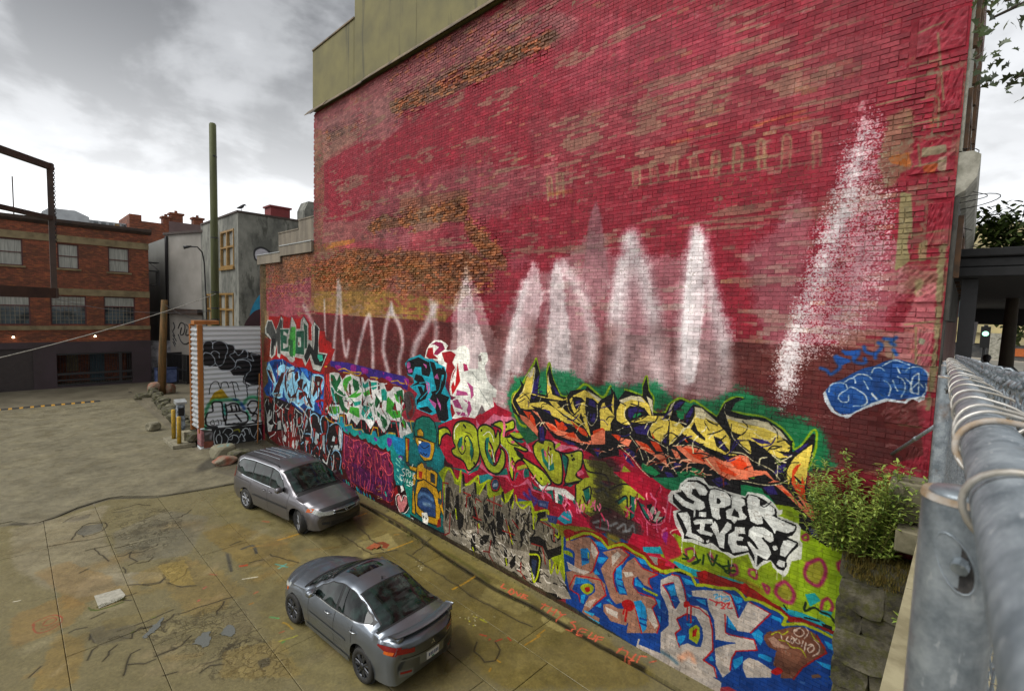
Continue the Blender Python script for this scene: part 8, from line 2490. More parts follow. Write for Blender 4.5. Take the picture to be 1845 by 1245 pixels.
# tie wires round the rail
xw = [.50, .80, .92, .80, 1.02, 1.24, 1.43, 1.72, 1.95, 2.3, 2.6, 3.1, 3.5, 3.8, 4.3, 4.7, 5.1, 5.7, 6.2, 6.7, 7.3, 8.0, 8.6]
for i, x in enumerate(xw):
    p = rail(x); tilt = random.uniform(-.04, .04); pts_ = []
    ex = .030 + random.uniform(0, .02) + (.03 if i == 1 else 0)
    for t in np.linspace(-2.1, 3.9, 26):
        r = .0345 + .0008 * math.sin(3 * t + i)
        yy, z_ = math.cos(t) * r, math.sin(t) * r
        if yy < -.01: yy -= ex * (-(yy + .01) / .025)
        pts_.append((p.x + tilt * t / 3, p.y + yy, p.z + z_))
    m = MB(); m.tube(pts_, .0026 if i != 1 else .0036, 8); m.obj('tie_wire', MAT_WIRE if i != 1 else MAT_RUSTRIM, fe, True)
# the mesh: interlocked zig-zag strands with knuckled tops
m = MB()
for i in range(182):
    x0 = .16 + i * .05; p = rail(x0); yb = p.y - .062; zt = p.z + .052 + random.uniform(-.006, .006)
    zb = zs(x0) + .06; nseg = int((zt - zb) / .027); path = []
    for j in range(nseg + 1):
        path.append((x0 + (.0275 if j % 2 else -.0275), yb + (.0035 if (j + i) % 2 else -.0035), zt - j * .027))
    m.tube(path, .0021 if x0 > 2 else .0024, 4, cap=False)
    # knuckle
    kn = [(x0 - .0275 + .010 * math.cos(t) * (1 if i % 2 else .8), yb + .008 * math.sin(2 * t), zt + .010 + .016 * math.sin(t)) for t in np.linspace(-1.2, 4.3, 12)]
    m.tube(kn, .0034, 5)
o = m.obj('chain_link', MAT_GALV, fe, True); o['kind'] = 'stuff'
m = MB(); m.tube([(7.8, .19, 5.62), (8.1, .35, 5.40), (8.70, .66, 4.97)], .022, 12); m.tube([(7.8, .19, 5.75), (7.8, .19, 5.56)], .03, 12); m.tube([(8.16, .38, 5.36), (8.22, .41, 5.32)], .027, 12); m.obj('brace_tube', MAT_GALV, fe, True)

# ================================================================ CARS
def lerp(t, pts):
    if t <= pts[0][0]: return pts[0][1]
    for (a, va), (b, vb) in zip(pts[:-1], pts[1:]):
        if t <= b:
            f = (t - a) / (b - a) if b > a else 1; f = f * f * (3 - 2 * f) * .55 + f * .45
            return va + (vb - va) * f
    return pts[-1][1]
class Car:
    """surface of a car body from its profile curves; x runs from nose (0) to tail (L)"""
    def __init__(s, **k): s.__dict__.update(k)
    def W(s, x): return lerp(x, s.wid)
    def bow(s, x): return (lerp(x, s.bowf), lerp(x, s.bowr))
    def place(s, x, y, z):
        w = s.W(x) or 1; f, r = s.bow(x); q = min(1.2, abs(y) / w)
        return (x + f * q ** 2.6 - r * q ** 2.6, y, z)
    def ze(s, x): return lerp(x, s.top) - lerp(x, s.drop)
    def sw(s, x, z):
        """half width at height z"""
        w = s.W(x); zb = lerp(x, s.belt); ze = s.ze(x); we = lerp(x, s.roofw) * w
        if z <= zb or ze <= zb + .03:
            t = (z - s.sill) / max(zb - s.sill, .01)
            prof = lerp(t, ((-.3, .90), (0, .945), (.18, .975), (.45, 1.0), (.72, .995), (.9, .965), (1.0, .925)))
            if ze <= zb + .03 and z > zb: return w * .925
            return w * prof
        t = (z - zb) / (ze - zb)
        return w * .925 + (we - w * .925) * (t ** 1.12)
    def low(s, x):
        z = s.sill - .03 + lerp(x, s.lowc)
        for xw in s.axles:
            d = abs(x - xw)
            if d < s.arch: z = max(z, s.wr + math.sqrt(s.arch ** 2 - d * d))
        return z
    def side(s, x, z, off=0.0, sg=1):
        e = .004
        y = s.sw(x, z)
        if off:
            n = Vector((-(s.sw(x + .02, z) - s.sw(x - .02, z)) / .04, 1, -(s.sw(x, z + .01) - s.sw(x, z - .01)) / .02)).normalized() * off
            p = s.place(x, y, z); return (p[0] + n.x, sg * (p[1] + n.y), p[2] + n.z)
        p = s.place(x, y, z); return (p[0], sg * p[1], p[2])
    def topz(s, x, f):
        return lerp(x, s.top) - lerp(x, s.drop) * abs(f) ** 2.6
    def topp(s, x, f, off=0.0):
        zb = lerp(x, s.belt); ze = s.ze(x)
        we = s.sw(x, max(ze, s.sill + .1)) if ze > zb + .03 else s.W(x) * .925
        p = s.place(x, f * we, s.topz(x, f))
        if off:
            dz = (s.topz(x + .02, f) - s.topz(x - .02, f)) / .04
            n = Vector((-dz, 0, 1)).normalized() * off; return (p[0] + n.x, p[1], p[2] + n.z)
        return p
    def body(s):
        X = [0, .015, .04, .08, .13, .2]; x = .26
        while x < s.L - .24: X.append(x); x += .05
        X += [s.L - .2, s.L - .13, s.L - .08, s.L - .04, s.L - .015, s.L]
        NS, NT_ = 13, 9
        rows = []
        for x in X:
            lo = s.low(x); ze = s.ze(x); zb = min(lerp(x, s.belt), ze)
            zz_ = [lo + (zb - lo) * t for t in np.linspace(0, 1, 8)] + [zb + (ze - zb) * t for t in np.linspace(0, 1, NS - 7)[1:]]
            L_ = [s.side(x, z, 0, 1) for z in zz_]
            T_ = [s.topp(x, f) for f in np.linspace(1, -1, NT_ + 2)[1:-1]]
            R_ = [s.side(x, z, 0, -1) for z in zz_[::-1]]
            rows.append(L_ + T_ + R_)
        m = MB(); m.grid(rows)
        n = len(rows[0])
        m.f.append(tuple(range(n))[::-1]); m.m.append(0)
        m.f.append(tuple(range((len(rows) - 1) * n, len(rows) * n))); m.m.append(0)
        return m
    def side_panel(s, x0, x1, zlo, zhi, off, sg, nx=18, nz=4):
        rows = []
        for i in range(nx + 1):
            x = x0 + (x1 - x0) * i / nx; a, b = zlo(x), zhi(x)
            rows.append([s.side(x, a + (b - a) * j / nz, off, sg) for j in range(nz + 1)])
        if sg < 0: rows = rows[::-1]
        m = MB(); m.grid(rows); return m
    def top_panel(s, xf, xr, f0, f1, off, nx=10, nf=14):
        rows = []
        for i in range(nf + 1):
            f = f0 + (f1 - f0) * i / nf; a, b = xf(f), xr(f)
            rows.append([s.topp(a + (b - a) * j / nx, f, off) for j in range(nx + 1)])
        m = MB(); m.grid(rows); return m
    def end(s, x, y, z, off, rear=True):
        p = s.place(s.L if rear else 0, y, z); return (p[0] + (off if rear else -off), p[1], p[2])
    def end_panel(s, y0, y1, z0, z1, off, rear=True, ny=10, nz=3, zfun=None):
        rows = []
        for i in range(ny + 1):
            y = y0 + (y1 - y0) * i / ny; a, b = (zfun(y) if zfun else (z0, z1))
            rows.append([s.end(0, y, a + (b - a) * j / nz, off, rear) for j in range(nz + 1)])
        if not rear: rows = rows[::-1]
        m = MB(); m.grid(rows); return m
def car_paint(name, c):
    k = NT(name); co = k.pos()
    k.put(k.b.inputs['Base Color'], lin(c)); k.put(k.b.inputs['Metallic'], .85); k.b.inputs['Coat Weight'].default_value = .55; k.b.inputs['Coat Roughness'].default_value = .06
    k.l(k.math('ADD', .30, k.math('MULTIPLY', k.noise(co, 14, 5), .10)), k.b.inputs['Roughness'])
    d = k.noise(co, 60, 4, .7); k.l(k.mix(k.math('MULTIPLY', k.ramp(d, .60, .75), .25), lin(c), lin('#5a5448')), k.b.inputs['Base Color'])
    return k.m
k = NT('car_glass'); k.put(k.b.inputs['Base Color'], lin('#0b1210')); k.put(k.b.inputs['Roughness'], .04); k.b.inputs['Specular IOR Level'].default_value = .38
co_ = k.pos(); k.l(k.mix(k.ramp(k.noise(co_, 4.5, 3, .5), .42, .66), lin('#080d0c'), lin('#20302c')), k.b.inputs['Base Color']); MAT_GLASS = k.m
MAT_TRIM = M('black_trim', '#121314', .5, scale=20)
MAT_TYRE = M('tyre_rubber', '#1a1a1a', .75, c2='#26241f', scale=18)
MAT_ALLOY = M('alloy', '#9a9ca0', .3, .7, scale=20, var=.2)
MAT_DALLOY = M('dark_alloy', '#4a4c50', .3, .7, scale=20, var=.3)
MAT_CHROME = M('chrome', '#c4c8cc', .12, .9, scale=10, var=.1)
MAT_RED = M('tail_lens', '#7c1210', .15, scale=30); MAT_AMB = M('amber_lens', '#c25a18', .15, scale=30); MAT_LAMP = M('clear_lens', '#b8bcb8', .1, .2, scale=25, var=.35)
MAT_WELL = M('wheel_well', '#0c0c0c', .9, scale=6)
MAT_PLATE = M('plate_white', '#c9cccb', .5, scale=12, var=.1); MAT_INK = M('plate_blue', '#22346a', .5, scale=20); MAT_GRN = M('plate_green', '#2a8a6a', .5, scale=20)
def wheel(parent, x, y, r, w, rim, spokes, steer=0, sg=1):
    t = thing('wheel', None, None, (x, y, r)); t.parent = parent; t.rotation_euler = (0, 0, steer)
    prof = [(-w / 2, r * .70), (-w / 2, r * .93), (-w / 2 + .025, r * .985), (-w * .2, r), (w * .2, r), (w / 2 - .025, r * .985), (w / 2, r * .93), (w / 2, r * .70), (w / 2 - .03, r * .66)]
    n = 36; m = MB(); m.add([(math.cos(a) * q, p, math.sin(a) * q) for p, q in prof for a in np.linspace(0, 2 * math.pi, n, endpoint=False)], [(i * n + j, i * n + (j + 1) % n, (i + 1) * n + (j + 1) % n, (i + 1) * n + j) for i in range(len(prof) - 1) for j in range(n)])
    m.obj('tyre', MAT_TYRE, t, True)
    yo = sg * (w / 2 - .012)
    m = MB()
    m.add([(math.cos(a) * q, yo * p, math.sin(a) * q) for p, q in ((1.02, r * .705), (1.04, r * .66), (.8, r * .63), (.2, r * .6)) for a in np.linspace(0, 2 * math.pi, n, endpoint=False)], [(i * n + j, i * n + (j + 1) % n, (i + 1) * n + (j + 1) % n, (i + 1) * n + j) for i in range(3) for j in range(n)])
    for i in range(spokes):
        a = 2 * math.pi * i / spokes
        for da in ((-.16, .16) if spokes <= 7 else (0,)):
            c, s_ = math.cos(a), math.sin(a); c2, s2 = math.cos(a + da), math.sin(a + da); wd = r * (.075 if spokes <= 7 else .06)
            ux, uz = -s_, c
            q0 = (c * r * .14, s_ * r * .14); q1 = (c2 * r * .665, s2 * r * .665)
            v = []
            for (qx, qz), k_, d in ((q0, 1.0, .95), (q1, .8, 1.0)):
                for sd in (-1, 1):
                    v.append((qx + ux * wd * k_ * sd, yo * d, qz + uz * wd * k_ * sd)); v.append((qx + ux * wd * k_ * sd, yo * (d - .35), qz + uz * wd * k_ * sd))
            m.add(v, [(0, 2, 6, 4), (0, 4, 5, 1), (2, 3, 7, 6), (1, 5, 7, 3)])
    m.tube([(0, yo * .55, 0), (0, yo * 1.02, 0)], r * .17, 16)
    m.obj('rim', rim, t, True)
    m = MB(); m.tube([(0, yo * .15, 0), (0, yo * .3, 0)], r * .62, 24); m.obj('brake_disc', MAT_WELL, t)
    return t
def car(name, label, C, paint, loc, heading):
    """loc = centre of the car on the ground; heading = angle of travel from +X"""
    t = thing(name, label, 'car', loc, heading)
    g = Matrix.Translation((C.L / 2, 0, 0)) @ Matrix.Rotation(math.pi, 4, 'Z')
    def P(n, m, mat, par=None, smooth=True):
        m.v = [tuple(g @ Vector(v)) for v in m.v]
        return m.obj(n, mat, par or t, smooth)
    return t, P
def glassline(pts): return lambda x: lerp(x, pts)

# ---- grey sedan, seen from behind
S = Car(L=4.57, sill=.24, wr=.325, arch=.375, axles=(.93, 3.565),
    top=((0, .66), (.03, .72), (.12, .79), (.35, .86), (.8, .94), (1.25, 1.0), (1.45, 1.10), (1.75, 1.27), (2.05, 1.405), (2.4, 1.475), (2.75, 1.48), (3.1, 1.43), (3.4, 1.34), (3.7, 1.22), (3.95, 1.115), (4.15, 1.085), (4.40, 1.075), (4.50, 1.03), (4.57, .93)),
    drop=((0, .08), (.5, .10), (1.2, .09), (1.5, .10), (2.2, .07), (3.2, .07), (3.9, .09), (4.57, .06)),
    belt=((0, .56), (.4, .74), (1.2, .90), (2.4, .95), (3.6, 1.02), (4.2, 1.01), (4.57, .85)),
    wid=((0, .70), (.05, .745), (.2, .81), (.5, .865), (1.0, .88), (3.5, .885), (4.1, .86), (4.4, .81), (4.53, .76), (4.57, .71)),
    roofw=((1.2, .88), (1.5, .80), (2.0, .685), (2.6, .665), (3.3, .68), (3.8, .74), (4.1, .86), (4.57, .9)),
    bowf=((0, .34), (.3, .26), (.9, .06), (1.3, .10), (2.1, .05), (2.6, 0)), bowr=((2.6, 0), (3.1, .05), (3.9, .12), (4.3, .17), (4.57, .22)),
    lowc=((0, .02), (.3, -.03), (1, 0), (3.6, 0), (4.3, .0), (4.57, .04)))
PAINT = car_paint('grey_car_paint', '#747b83')
hd = math.atan2(10.11 - 7.52, 4.11 - 4.33)
axx = Vector((4.33 + .76, 7.60)); fx = Vector((math.cos(hd), math.sin(hd)))
cen = axx + fx * (3.565 - 4.57 / 2)
sed, P = car('parked_sedan', 'dark grey sedan with sunroof and boot spoiler parked nearest the camera', S, PAINT, (cen.x, cen.y, .004), hd)
sed.scale = (.972, .955, .975)
P('body', S.body(), PAINT)
for sg in (1, -1):
    lo = glassline(((1.62, .985), (2.4, .985), (3.2, 1.03), (3.72, 1.10)))
    hi = glassline(((1.62, 1.02), (1.9, 1.18), (2.2, 1.325), (2.55, 1.39), (2.9, 1.38), (3.25, 1.30), (3.55, 1.19), (3.72, 1.105)))
    P('window_seal', S.side_panel(1.58, 3.76, lambda x: lo(x) - .022, lambda x: hi(x) + .022, .003, sg, 26), MAT_TRIM)
    P('side_window', S.side_panel(1.66, 2.55, lo, hi, .006, sg), MAT_GLASS)
    P('side_window', S.side_panel(2.63, 3.68, lo, hi, .006, sg), MAT_GLASS)
    P('chrome_strip', S.side_panel(1.6, 3.74, lambda x: lo(x) - .034, lambda x: lo(x) - .016, .009, sg, 20, 1), MAT_CHROME)
    P('body_moulding', S.side_panel(1.55, 3.05, lambda x: .545, lambda x: .60, .012, sg, 12, 2), PAINT)
    P('side_skirt', S.side_panel(1.36, 3.14, lambda x: .17, lambda x: .27, .018, sg, 12, 2), PAINT)
    for x in (1.52, 2.58, 3.16 + .1):
        P('door_gap', S.side_panel(x, x + .012, lambda q: .30 if x < 3.2 else .62, lambda q: .95, .0025, sg, 1, 10), MAT_TRIM)
    for x in (2.22, 3.22):
        m = MB(); 
        for q in (0,): m.tube([S.side(x, .845, .012, sg), S.side(x + .05, .85, .04, sg), S.side(x + .17, .86, .04, sg), S.side(x + .22, .865, .012, sg)], .013, 8)
        P('door_handle', m, MAT_CHROME)
    P('headlight', S.side_panel(.06, .62, glassline(((.06, .62), (.62, .74))), glassline(((.06, .70), (.62, .80))), .006, sg, 8, 2), MAT_LAMP)
    P('indicator', S.side_panel(.40, .52, lambda x: .66, lambda x: .72, .008, sg, 2, 1), MAT_AMB)
    m = MB(); p = Vector(S.side(1.72, .97, .0, sg)); v = Vector((0, sg, 0))
    m.box((p.x - .09, min(p.y, p.y + sg * .20), p.z - .01), (p.x + .05, max(p.y, p.y + sg * .20), p.z + .12), bev=.03); mir = P('mirror', m, PAINT)
    m = MB(); m.box((p.x + .051, min(p.y + sg * .03, p.y + sg * .19), p.z + .01), (p.x + .056, max(p.y + sg * .03, p.y + sg * .19), p.z + .105)); P('mirror_glass', m, MAT_CHROME, mir)
    # tail lamps wrap round the corner
    P('tail_light', S.side_panel(4.12, 4.555, glassline(((4.12, .91), (4.5, .80))), glassline(((4.12, .945), (4.5, .955))), .007, sg, 8, 3), MAT_RED)
    P('tail_light', S.end_panel(sg * .40, sg * .70, 0, 0, .008, True, 6, 2, lambda y: (.83 - .02 * (1 - abs(y) / .7), .93 if abs(y) > .5 else .91)), MAT_RED)
    P('tail_amber', S.side_panel(4.30, 4.50, lambda x: .815, lambda x: .87, .010, sg, 4, 1), MAT_AMB)
    P('reflector', S.end_panel(sg * .45, sg * .64, .46, .50, .008, True, 4, 1), MAT_RED)
    P('fog_vent', S.end_panel(sg * .42, sg * .66, .40, .53, .004, True, 4, 1), PAINT)
P('windscreen_seal', S.top_panel(lambda f: 1.24, lambda f: 2.10, -.97, .97, .003, 12, 16), MAT_TRIM)
P('windscreen', S.top_panel(lambda f: 1.30, lambda f: 2.06, -.92, .92, .007, 12, 16), MAT_GLASS)
P('rear_window_seal', S.top_panel(lambda f: 3.06, lambda f: 3.99, -.955, .955, .003, 14, 16), MAT_TRIM)
P('rear_window', S.top_panel(lambda f: 3.10, lambda f: 3.95, -.90, .90, .007, 14, 16), MAT_GLASS)
P('sunroof', S.top_panel(lambda f: 2.18, lambda f: 2.62, -.56, .56, .004, 6, 10), MAT_GLASS)
P('bonnet_gap', S.top_panel(lambda f: 1.20, lambda f: 1.235, -.95, .95, .002, 2, 14), MAT_TRIM)
# boot spoiler
rows = []
for i in range(21):
    y = -.74 + i * .074; q = abs(y) / .74; xx = 4.42 - .12 * q ** 2; rows.append([(xx - .16, y, 1.10), (xx - .10, y, 1.12), (xx + .05, y, 1.150), (xx + .07, y, 1.138), (xx + .02, y, 1.105), (xx - .12, y, 1.085)])
m = MB(); m.grid(rows); m.f += [(0, 1, 2, 3, 4, 5), tuple(range(120, 126))[::-1]]; m.m += [0, 0]
P('spoiler', m, PAINT)
for sg in (1, -1):
    m = MB(); m.box((4.20, sg * .62 - .07, 1.04), (4.40, sg * .62 + .07, 1.12), bev=.015); P('spoiler_foot', m, PAINT)
P('boot_gap', S.end_panel(-.62, .62, .735, .75, .003, True, 12, 1), MAT_TRIM)
P('plate_recess', S.end_panel(-.30, .30, .53, .71, .003, True, 6, 1), PAINT)
pl = P('number_plate', S.end_panel(-.155, .155, .545, .70, .010, True, 4, 1), MAT_PLATE)
m = MB()
for i, y in enumerate((-.105, -.062, -.02, .03, .07, .11)):
    m.grid([[S.end(0, y + d, z_, .013) for z_ in (.59, .655)] for d in (0, .024)])
P('plate_text', m, MAT_INK, pl)
P('plate_mark', S.end_panel(-.03, .03, .552, .575, .013, True, 2, 1), MAT_GRN, pl)
m = MB()
for a in (90, 210, 330):
    c_, s_ = math.cos(R(a)), math.sin(R(a)); pr = (-s_, c_); e0, e1 = .008, .052
    q = [(c_ * e0, s_ * e0), (c_ * .03 + pr[0] * .017, s_ * .03 + pr[1] * .017), (c_ * e1, s_ * e1), (c_ * .03 - pr[0] * .017, s_ * .03 - pr[1] * .017)]
    m.add([S.end(0, y, .835 + z_, .010) for y, z_ in q], [(0, 1, 2, 3)])
P('badge', m, MAT_CHROME, None, False)
m = MB()
for i in range(6): m.grid([[S.end(0, .38 + i * .028 + d, z_, .008) for z_ in (.80, .825)] for d in (0, .018)])
P('lettering', m, MAT_CHROME, None, False)
m = MB(); b_ = Vector(S.topp(3.0, 0, 0)); m.tube([b_, b_ + Vector((-.03, 0, .03)), b_ + Vector((.13, 0, .10))], [.022, .014, .003], 8); P('antenna', m, MAT_TRIM)
P('bumper_step', S.end_panel(-.66, .66, .70, .725, .012, True, 12, 1), PAINT)
m = MB(); m.box((.6, -.68, .17), (4.15, .68, .32)); P('underbody', m, MAT_WELL, None, False)
for x in S.axles:
    for sg in (1, -1): m = MB(); m.tube([(x, sg * .55, .34), (x, sg * .80, .34)], .37, 20); P('wheel_well', m, MAT_WELL, None, False)
for i, x in enumerate(S.axles):
    for sg in (1, -1): wheel(sed, S.L / 2 - x, -sg * .775, .325, .215, MAT_DALLOY, 7, 0, -sg)

# ---- grey minivan, nose towards the camera
V = Car(L=5.11, sill=.26, wr=.335, arch=.40, axles=(.98, 3.98),
    top=((0, .74), (.04, .80), (.15, .86), (.5, .96), (.9, 1.04), (1.12, 1.09), (1.3, 1.18), (1.7, 1.43), (2.05, 1.615), (2.3, 1.685), (2.8, 1.735), (3.8, 1.74), (4.5, 1.71), (4.78, 1.66), (4.9, 1.55), (5.0, 1.30), (5.06, 1.06), (5.11, .86)),
    drop=((0, .07), (.6, .10), (1.1, .09), (1.6, .10), (2.4, .085), (4.6, .08), (5.11, .05)),
    belt=((0, .60), (.5, .86), (1.1, 1.0), (2.0, 1.04), (4.6, 1.12), (5.0, 1.0), (5.11, .8)),
    wid=((0, .76), (.06, .81), (.2, .87), (.5, .93), (1.0, .955), (4.2, .96), (4.7, .93), (4.95, .88), (5.11, .82)),
    roofw=((1.1, .88), (1.5, .84), (2.1, .76), (2.8, .745), (4.5, .74), (4.9, .80), (5.11, .88)),
    bowf=((0, .30), (.3, .24), (.9, .08), (1.2, .16), (2.1, .07), (2.7, 0)), bowr=((3.2, 0), (4.3, .02), (4.8, .10), (5.11, .14)),
    lowc=((0, -.02), (.3, -.05), (1, 0), (4.6, .02), (5.11, .10)))
VP_ = car_paint('grey_van_paint', '#706e72')
hd = math.atan2(14.10 - 17.08, 5.90 - 5.36)
fx = Vector((math.cos(hd), math.sin(hd))); lf = Vector((-math.sin(hd), math.cos(hd)))
cen = Vector((5.36, 17.08)) + lf * .87 + fx * (3.98 - 5.11 / 2)
van, P = car('parked_minivan', 'grey minivan with roof bars parked by the wall with its nose to the camera', V, VP_, (cen.x, cen.y, .004), hd)
P('body', V.body(), VP_)
for sg in (1, -1):
    lo = glassline(((1.75, 1.07), (2.8, 1.075), (4.0, 1.11), (4.72, 1.17)))
    hi = glassline(((1.75, 1.12), (2.05, 1.37), (2.3, 1.535), (2.7, 1.59), (3.8, 1.595), (4.5, 1.55), (4.72, 1.40)))
    P('window_seal', V.side_panel(1.70, 4.76, lambda x: lo(x) - .02, lambda x: hi(x) + .025, .003, sg, 30), MAT_TRIM)
    for a, b in ((1.80, 2.62), (2.69, 3.62), (3.68, 4.68)): P('side_window', V.side_panel(a, b, lo, hi, .006, sg), MAT_GLASS)
    P('chrome_strip', V.side_panel(1.72, 4.74, lambda x: lo(x) - .036, lambda x: lo(x) - .018, .008, sg, 24, 1), MAT_CHROME)
    P('roof_gutter', V.side_panel(2.0, 4.7, lambda x: hi(x) + .030, lambda x: hi(x) + .05, .008, sg, 24, 1), MAT_CHROME)
    P('body_moulding', V.side_panel(1.45, 3.52, lambda x: .60, lambda x: .645, .012, sg, 14, 2), MAT_DALLOY)
    P('slide_rail', V.side_panel(3.75, 4.7, lambda x: .955 + .02 * (x - 3.7), lambda x: .972 + .02 * (x - 3.7), .004, sg, 10, 1), MAT_TRIM)
    for x in (1.42, 2.655, 3.66):
        P('door_gap', V.side_panel(x, x + .012, lambda q: .32 if x < 3.6 else .74, lambda q: 1.05, .0025, sg, 1, 10), MAT_TRIM)
    for x in (2.40, 2.76):
        m = MB(); m.tube([V.side(x, .90, .010, sg), V.side(x + .04, .905, .035, sg), V.side(x + .15, .91, .035, sg), V.side(x + .19, .912, .010, sg)], .014, 8); P('door_handle', m, VP_)
    P('headlight', V.side_panel(.02, .46, glassline(((.02, .66), (.46, .76))), glassline(((.02, .77), (.46, .87))), .006, sg, 8, 2), MAT_LAMP)
    P('headlight', V.end_panel(sg * .40, sg * .76, 0, 0, .010, False, 6, 2, lambda y: (.655, .765)), MAT_LAMP)
    P('indicator', V.side_panel(.28, .47, lambda x: .73, lambda x: .83, .010, sg, 3, 1), MAT_AMB)
    P('tail_light', V.side_panel(4.88, 5.09, lambda x: .92, lambda x: 1.22, .006, sg, 4, 4), MAT_RED)
    m = MB(); p = Vector(V.side(1.86, 1.05, .0, sg))
    m.box((p.x - .10, min(p.y, p.y + sg * .23), p.z), (p.x + .05, max(p.y, p.y + sg * .23), p.z + .16), bev=.035); mir = P('mirror', m, VP_)
    # roof bar
    m = MB(); m.tube([Vector(V.topp(x, sg * .88)) + Vector((0, 0, h)) for x, h in ((2.45, .012), (2.6, .05), (3.3, .06), (4.0, .055), (4.5, .045), (4.62, .01))], .017, 8); P('roof_bar', m, MAT_TRIM)
    P('fog_recess', V.end_panel(sg * .50, sg * .68, .38, .46, .006, False, 3, 1), MAT_TRIM)
for f in (-.45, -.15, .15, .45):
    m = MB(); m.grid([[V.topp(x, f + d, o_) for x in np.linspace(2.95, 4.55, 12)] for d, o_ in ((-.022, .003), (-.012, .014), (.012, .014), (.022, .003))]); P('roof_rib', m, MAT_CHROME)
P('windscreen_seal', V.top_panel(lambda f: 1.20, lambda f: 2.16, -.97, .97, .003, 12, 16), MAT_TRIM)
P('windscreen', V.top_panel(lambda f: 1.26, lambda f: 2.12, -.925, .925, .007, 12, 16), MAT_GLASS)
P('windscreen_cowl', V.top_panel(lambda f: 1.12, lambda f: 1.20, -.92, .92, .004, 3, 14), MAT_TRIM)
for f0, f1 in ((-.2, .75), (-.75, .15)):
    m = MB(); m.tube([V.topp(1.22 + .05 * abs(t), f0 + (f1 - f0) * t, .02) for t in np.linspace(0, 1, 7)], .008, 6); P('wiper', m, MAT_TRIM)
P('bug_shield', V.top_panel(lambda f: .06, lambda f: .20, -.93, .93, .016, 3, 16), MAT_TRIM)
P('grille', V.end_panel(-.40, .40, 0, 0, .010, False, 10, 2, lambda y: (.64 + .05 * abs(y) / .4, .755)), MAT_TRIM)
m = MB()
for y0, y1 in ((-.41, .41),):
    m.tube([V.end(0, y, .765, .016, False) for y in np.linspace(y0, y1, 12)], .010, 6); m.tube([V.end(0, y, .645 + .05 * (abs(y) / .4), .016, False) for y in np.linspace(y0, y1, 12)], .008, 6)
P('grille_trim', m, MAT_CHROME)
m = MB(); m.tube([V.end(0, y, z_, .02, False) for y, z_ in ((-.035, .735), (-.022, .675), (-.012, .70), (.012, .70), (.022, .675), (.035, .735))], .007, 6); P('badge', m, MAT_CHROME)
P('bumper_intake', V.end_panel(-.46, .46, .34, .46, .006, False, 8, 2), MAT_TRIM)
P('bumper_line', V.end_panel(-.74, .74, .585, .60, .006, False, 12, 1), MAT_TRIM)
P('rear_window', V.end_panel(-.62, .62, .95, 1.0, .006, True, 6, 1), MAT_GLASS)
m = MB(); m.box((.7, -.76, .18), (4.75, .76, .34)); P('underbody', m, MAT_WELL, None, False)
for x in V.axles:
    for sg in (1, -1): m = MB(); m.tube([(x, sg * .60, .36), (x, sg * .865, .36)], .395, 20); P('wheel_well', m, MAT_WELL, None, False)
for i, x in enumerate(V.axles):
    for sg in (1, -1): wheel(van, V.L / 2 - x, -sg * .84, .335, .215, MAT_ALLOY, 6, R(-22) if i == 0 else 0, -sg)

# ================================================================ CORRUGATED SCREEN AT THE FAR END OF THE WALL
k = NT('painted_sheet'); t_ = canvas_tex(k, SIM, sheetcv, (0, 2))
k.l(t_.outputs[0], k.b.inputs['Base Color']); k.put(k.b.inputs['Metallic'], .2); k.put(k.b.inputs['Roughness'], .36); MAT_SHEET = k.m
k = NT('tagged_concrete'); t_ = canvas_tex(k, SIM, sheetcv, (0, 2)); k.l(t_.outputs[0], k.b.inputs['Base Color']); k.put(k.b.inputs['Roughness'], .8); k.bump(k.noise(k.pos(), 18, 5), .5, .02); MAT_TAGGED = k.m
MAT_TIN = M('corrugated_tin', '#bcc0c2', .38, .25, c2='#8a8e90', scale=5)
MAT_PINE = M('orange_timber', '#9c6226', .7, c2='#7a4518', scale=3, stretch=(1, 1, .15), bump=.2)
cs = thing('corrugated_screen', 'tagged corrugated metal screen on orange timber posts closing the far end of the wall', 'fence', (7.2, 25.5, 0))
def corr(p0, p1, z0, z1, pitch, amp, nrm):
    n = int((z1 - z0) / pitch * 8); P0, P1, N_ = Vector(p0), Vector(p1), Vector(nrm)
    return [[tuple(p + N_ * amp * math.sin(2 * math.pi * i / 8) + Vector((0, 0, z0 + (z1 - z0) * i / n))) for p in (P0, P1)] for i in range(n + 1)]
m = MB(); m.grid(corr((6.19 - 7.2, 0, 0), (8.66 - 7.2, 0, 0), 1.0, 5.74, .225, .032, (0, -1, 0))); m.obj('metal_sheet', MAT_SHEET, cs, True)
m = MB(); m.grid(corr((5.93 - 7.2, 1.1, 0), (5.96 - 7.2, .02, 0), .95, 5.72, .225, .032, (-1, 0, 0))); m.obj('metal_sheet', MAT_TIN, cs, True)
for x, y in ((6.07, -.02), (5.99, 1.0)):
    m = MB(); m.box((x - .11 - 7.2, y, .75), (x + .10 - 7.2, y + .13, 5.80), bev=.008); m.obj('post', MAT_PINE, cs)
m = MB(); m.box((5.88 - 7.2, 0.2, 5.80), (6.9 - 7.2, .75, 5.98), bev=.01); m.obj('top_plank', MAT_PINE, cs)
m = MB(); m.box((6.0 - 7.2, -.10, -.1), (8.68 - 7.2, .5, .99), bev=.03); m.obj('plinth', MAT_TAGGED, cs)
m = MB(); m.tube([(8.30, 24.95, .04), (8.50, 25.25, 2.6), (8.53, 25.30, 3.4)], .025, 6); tag(m.obj('wooden_pole', MAT_PINE), 'thin wooden pole leaning in the corner between screen and wall', 'pole')
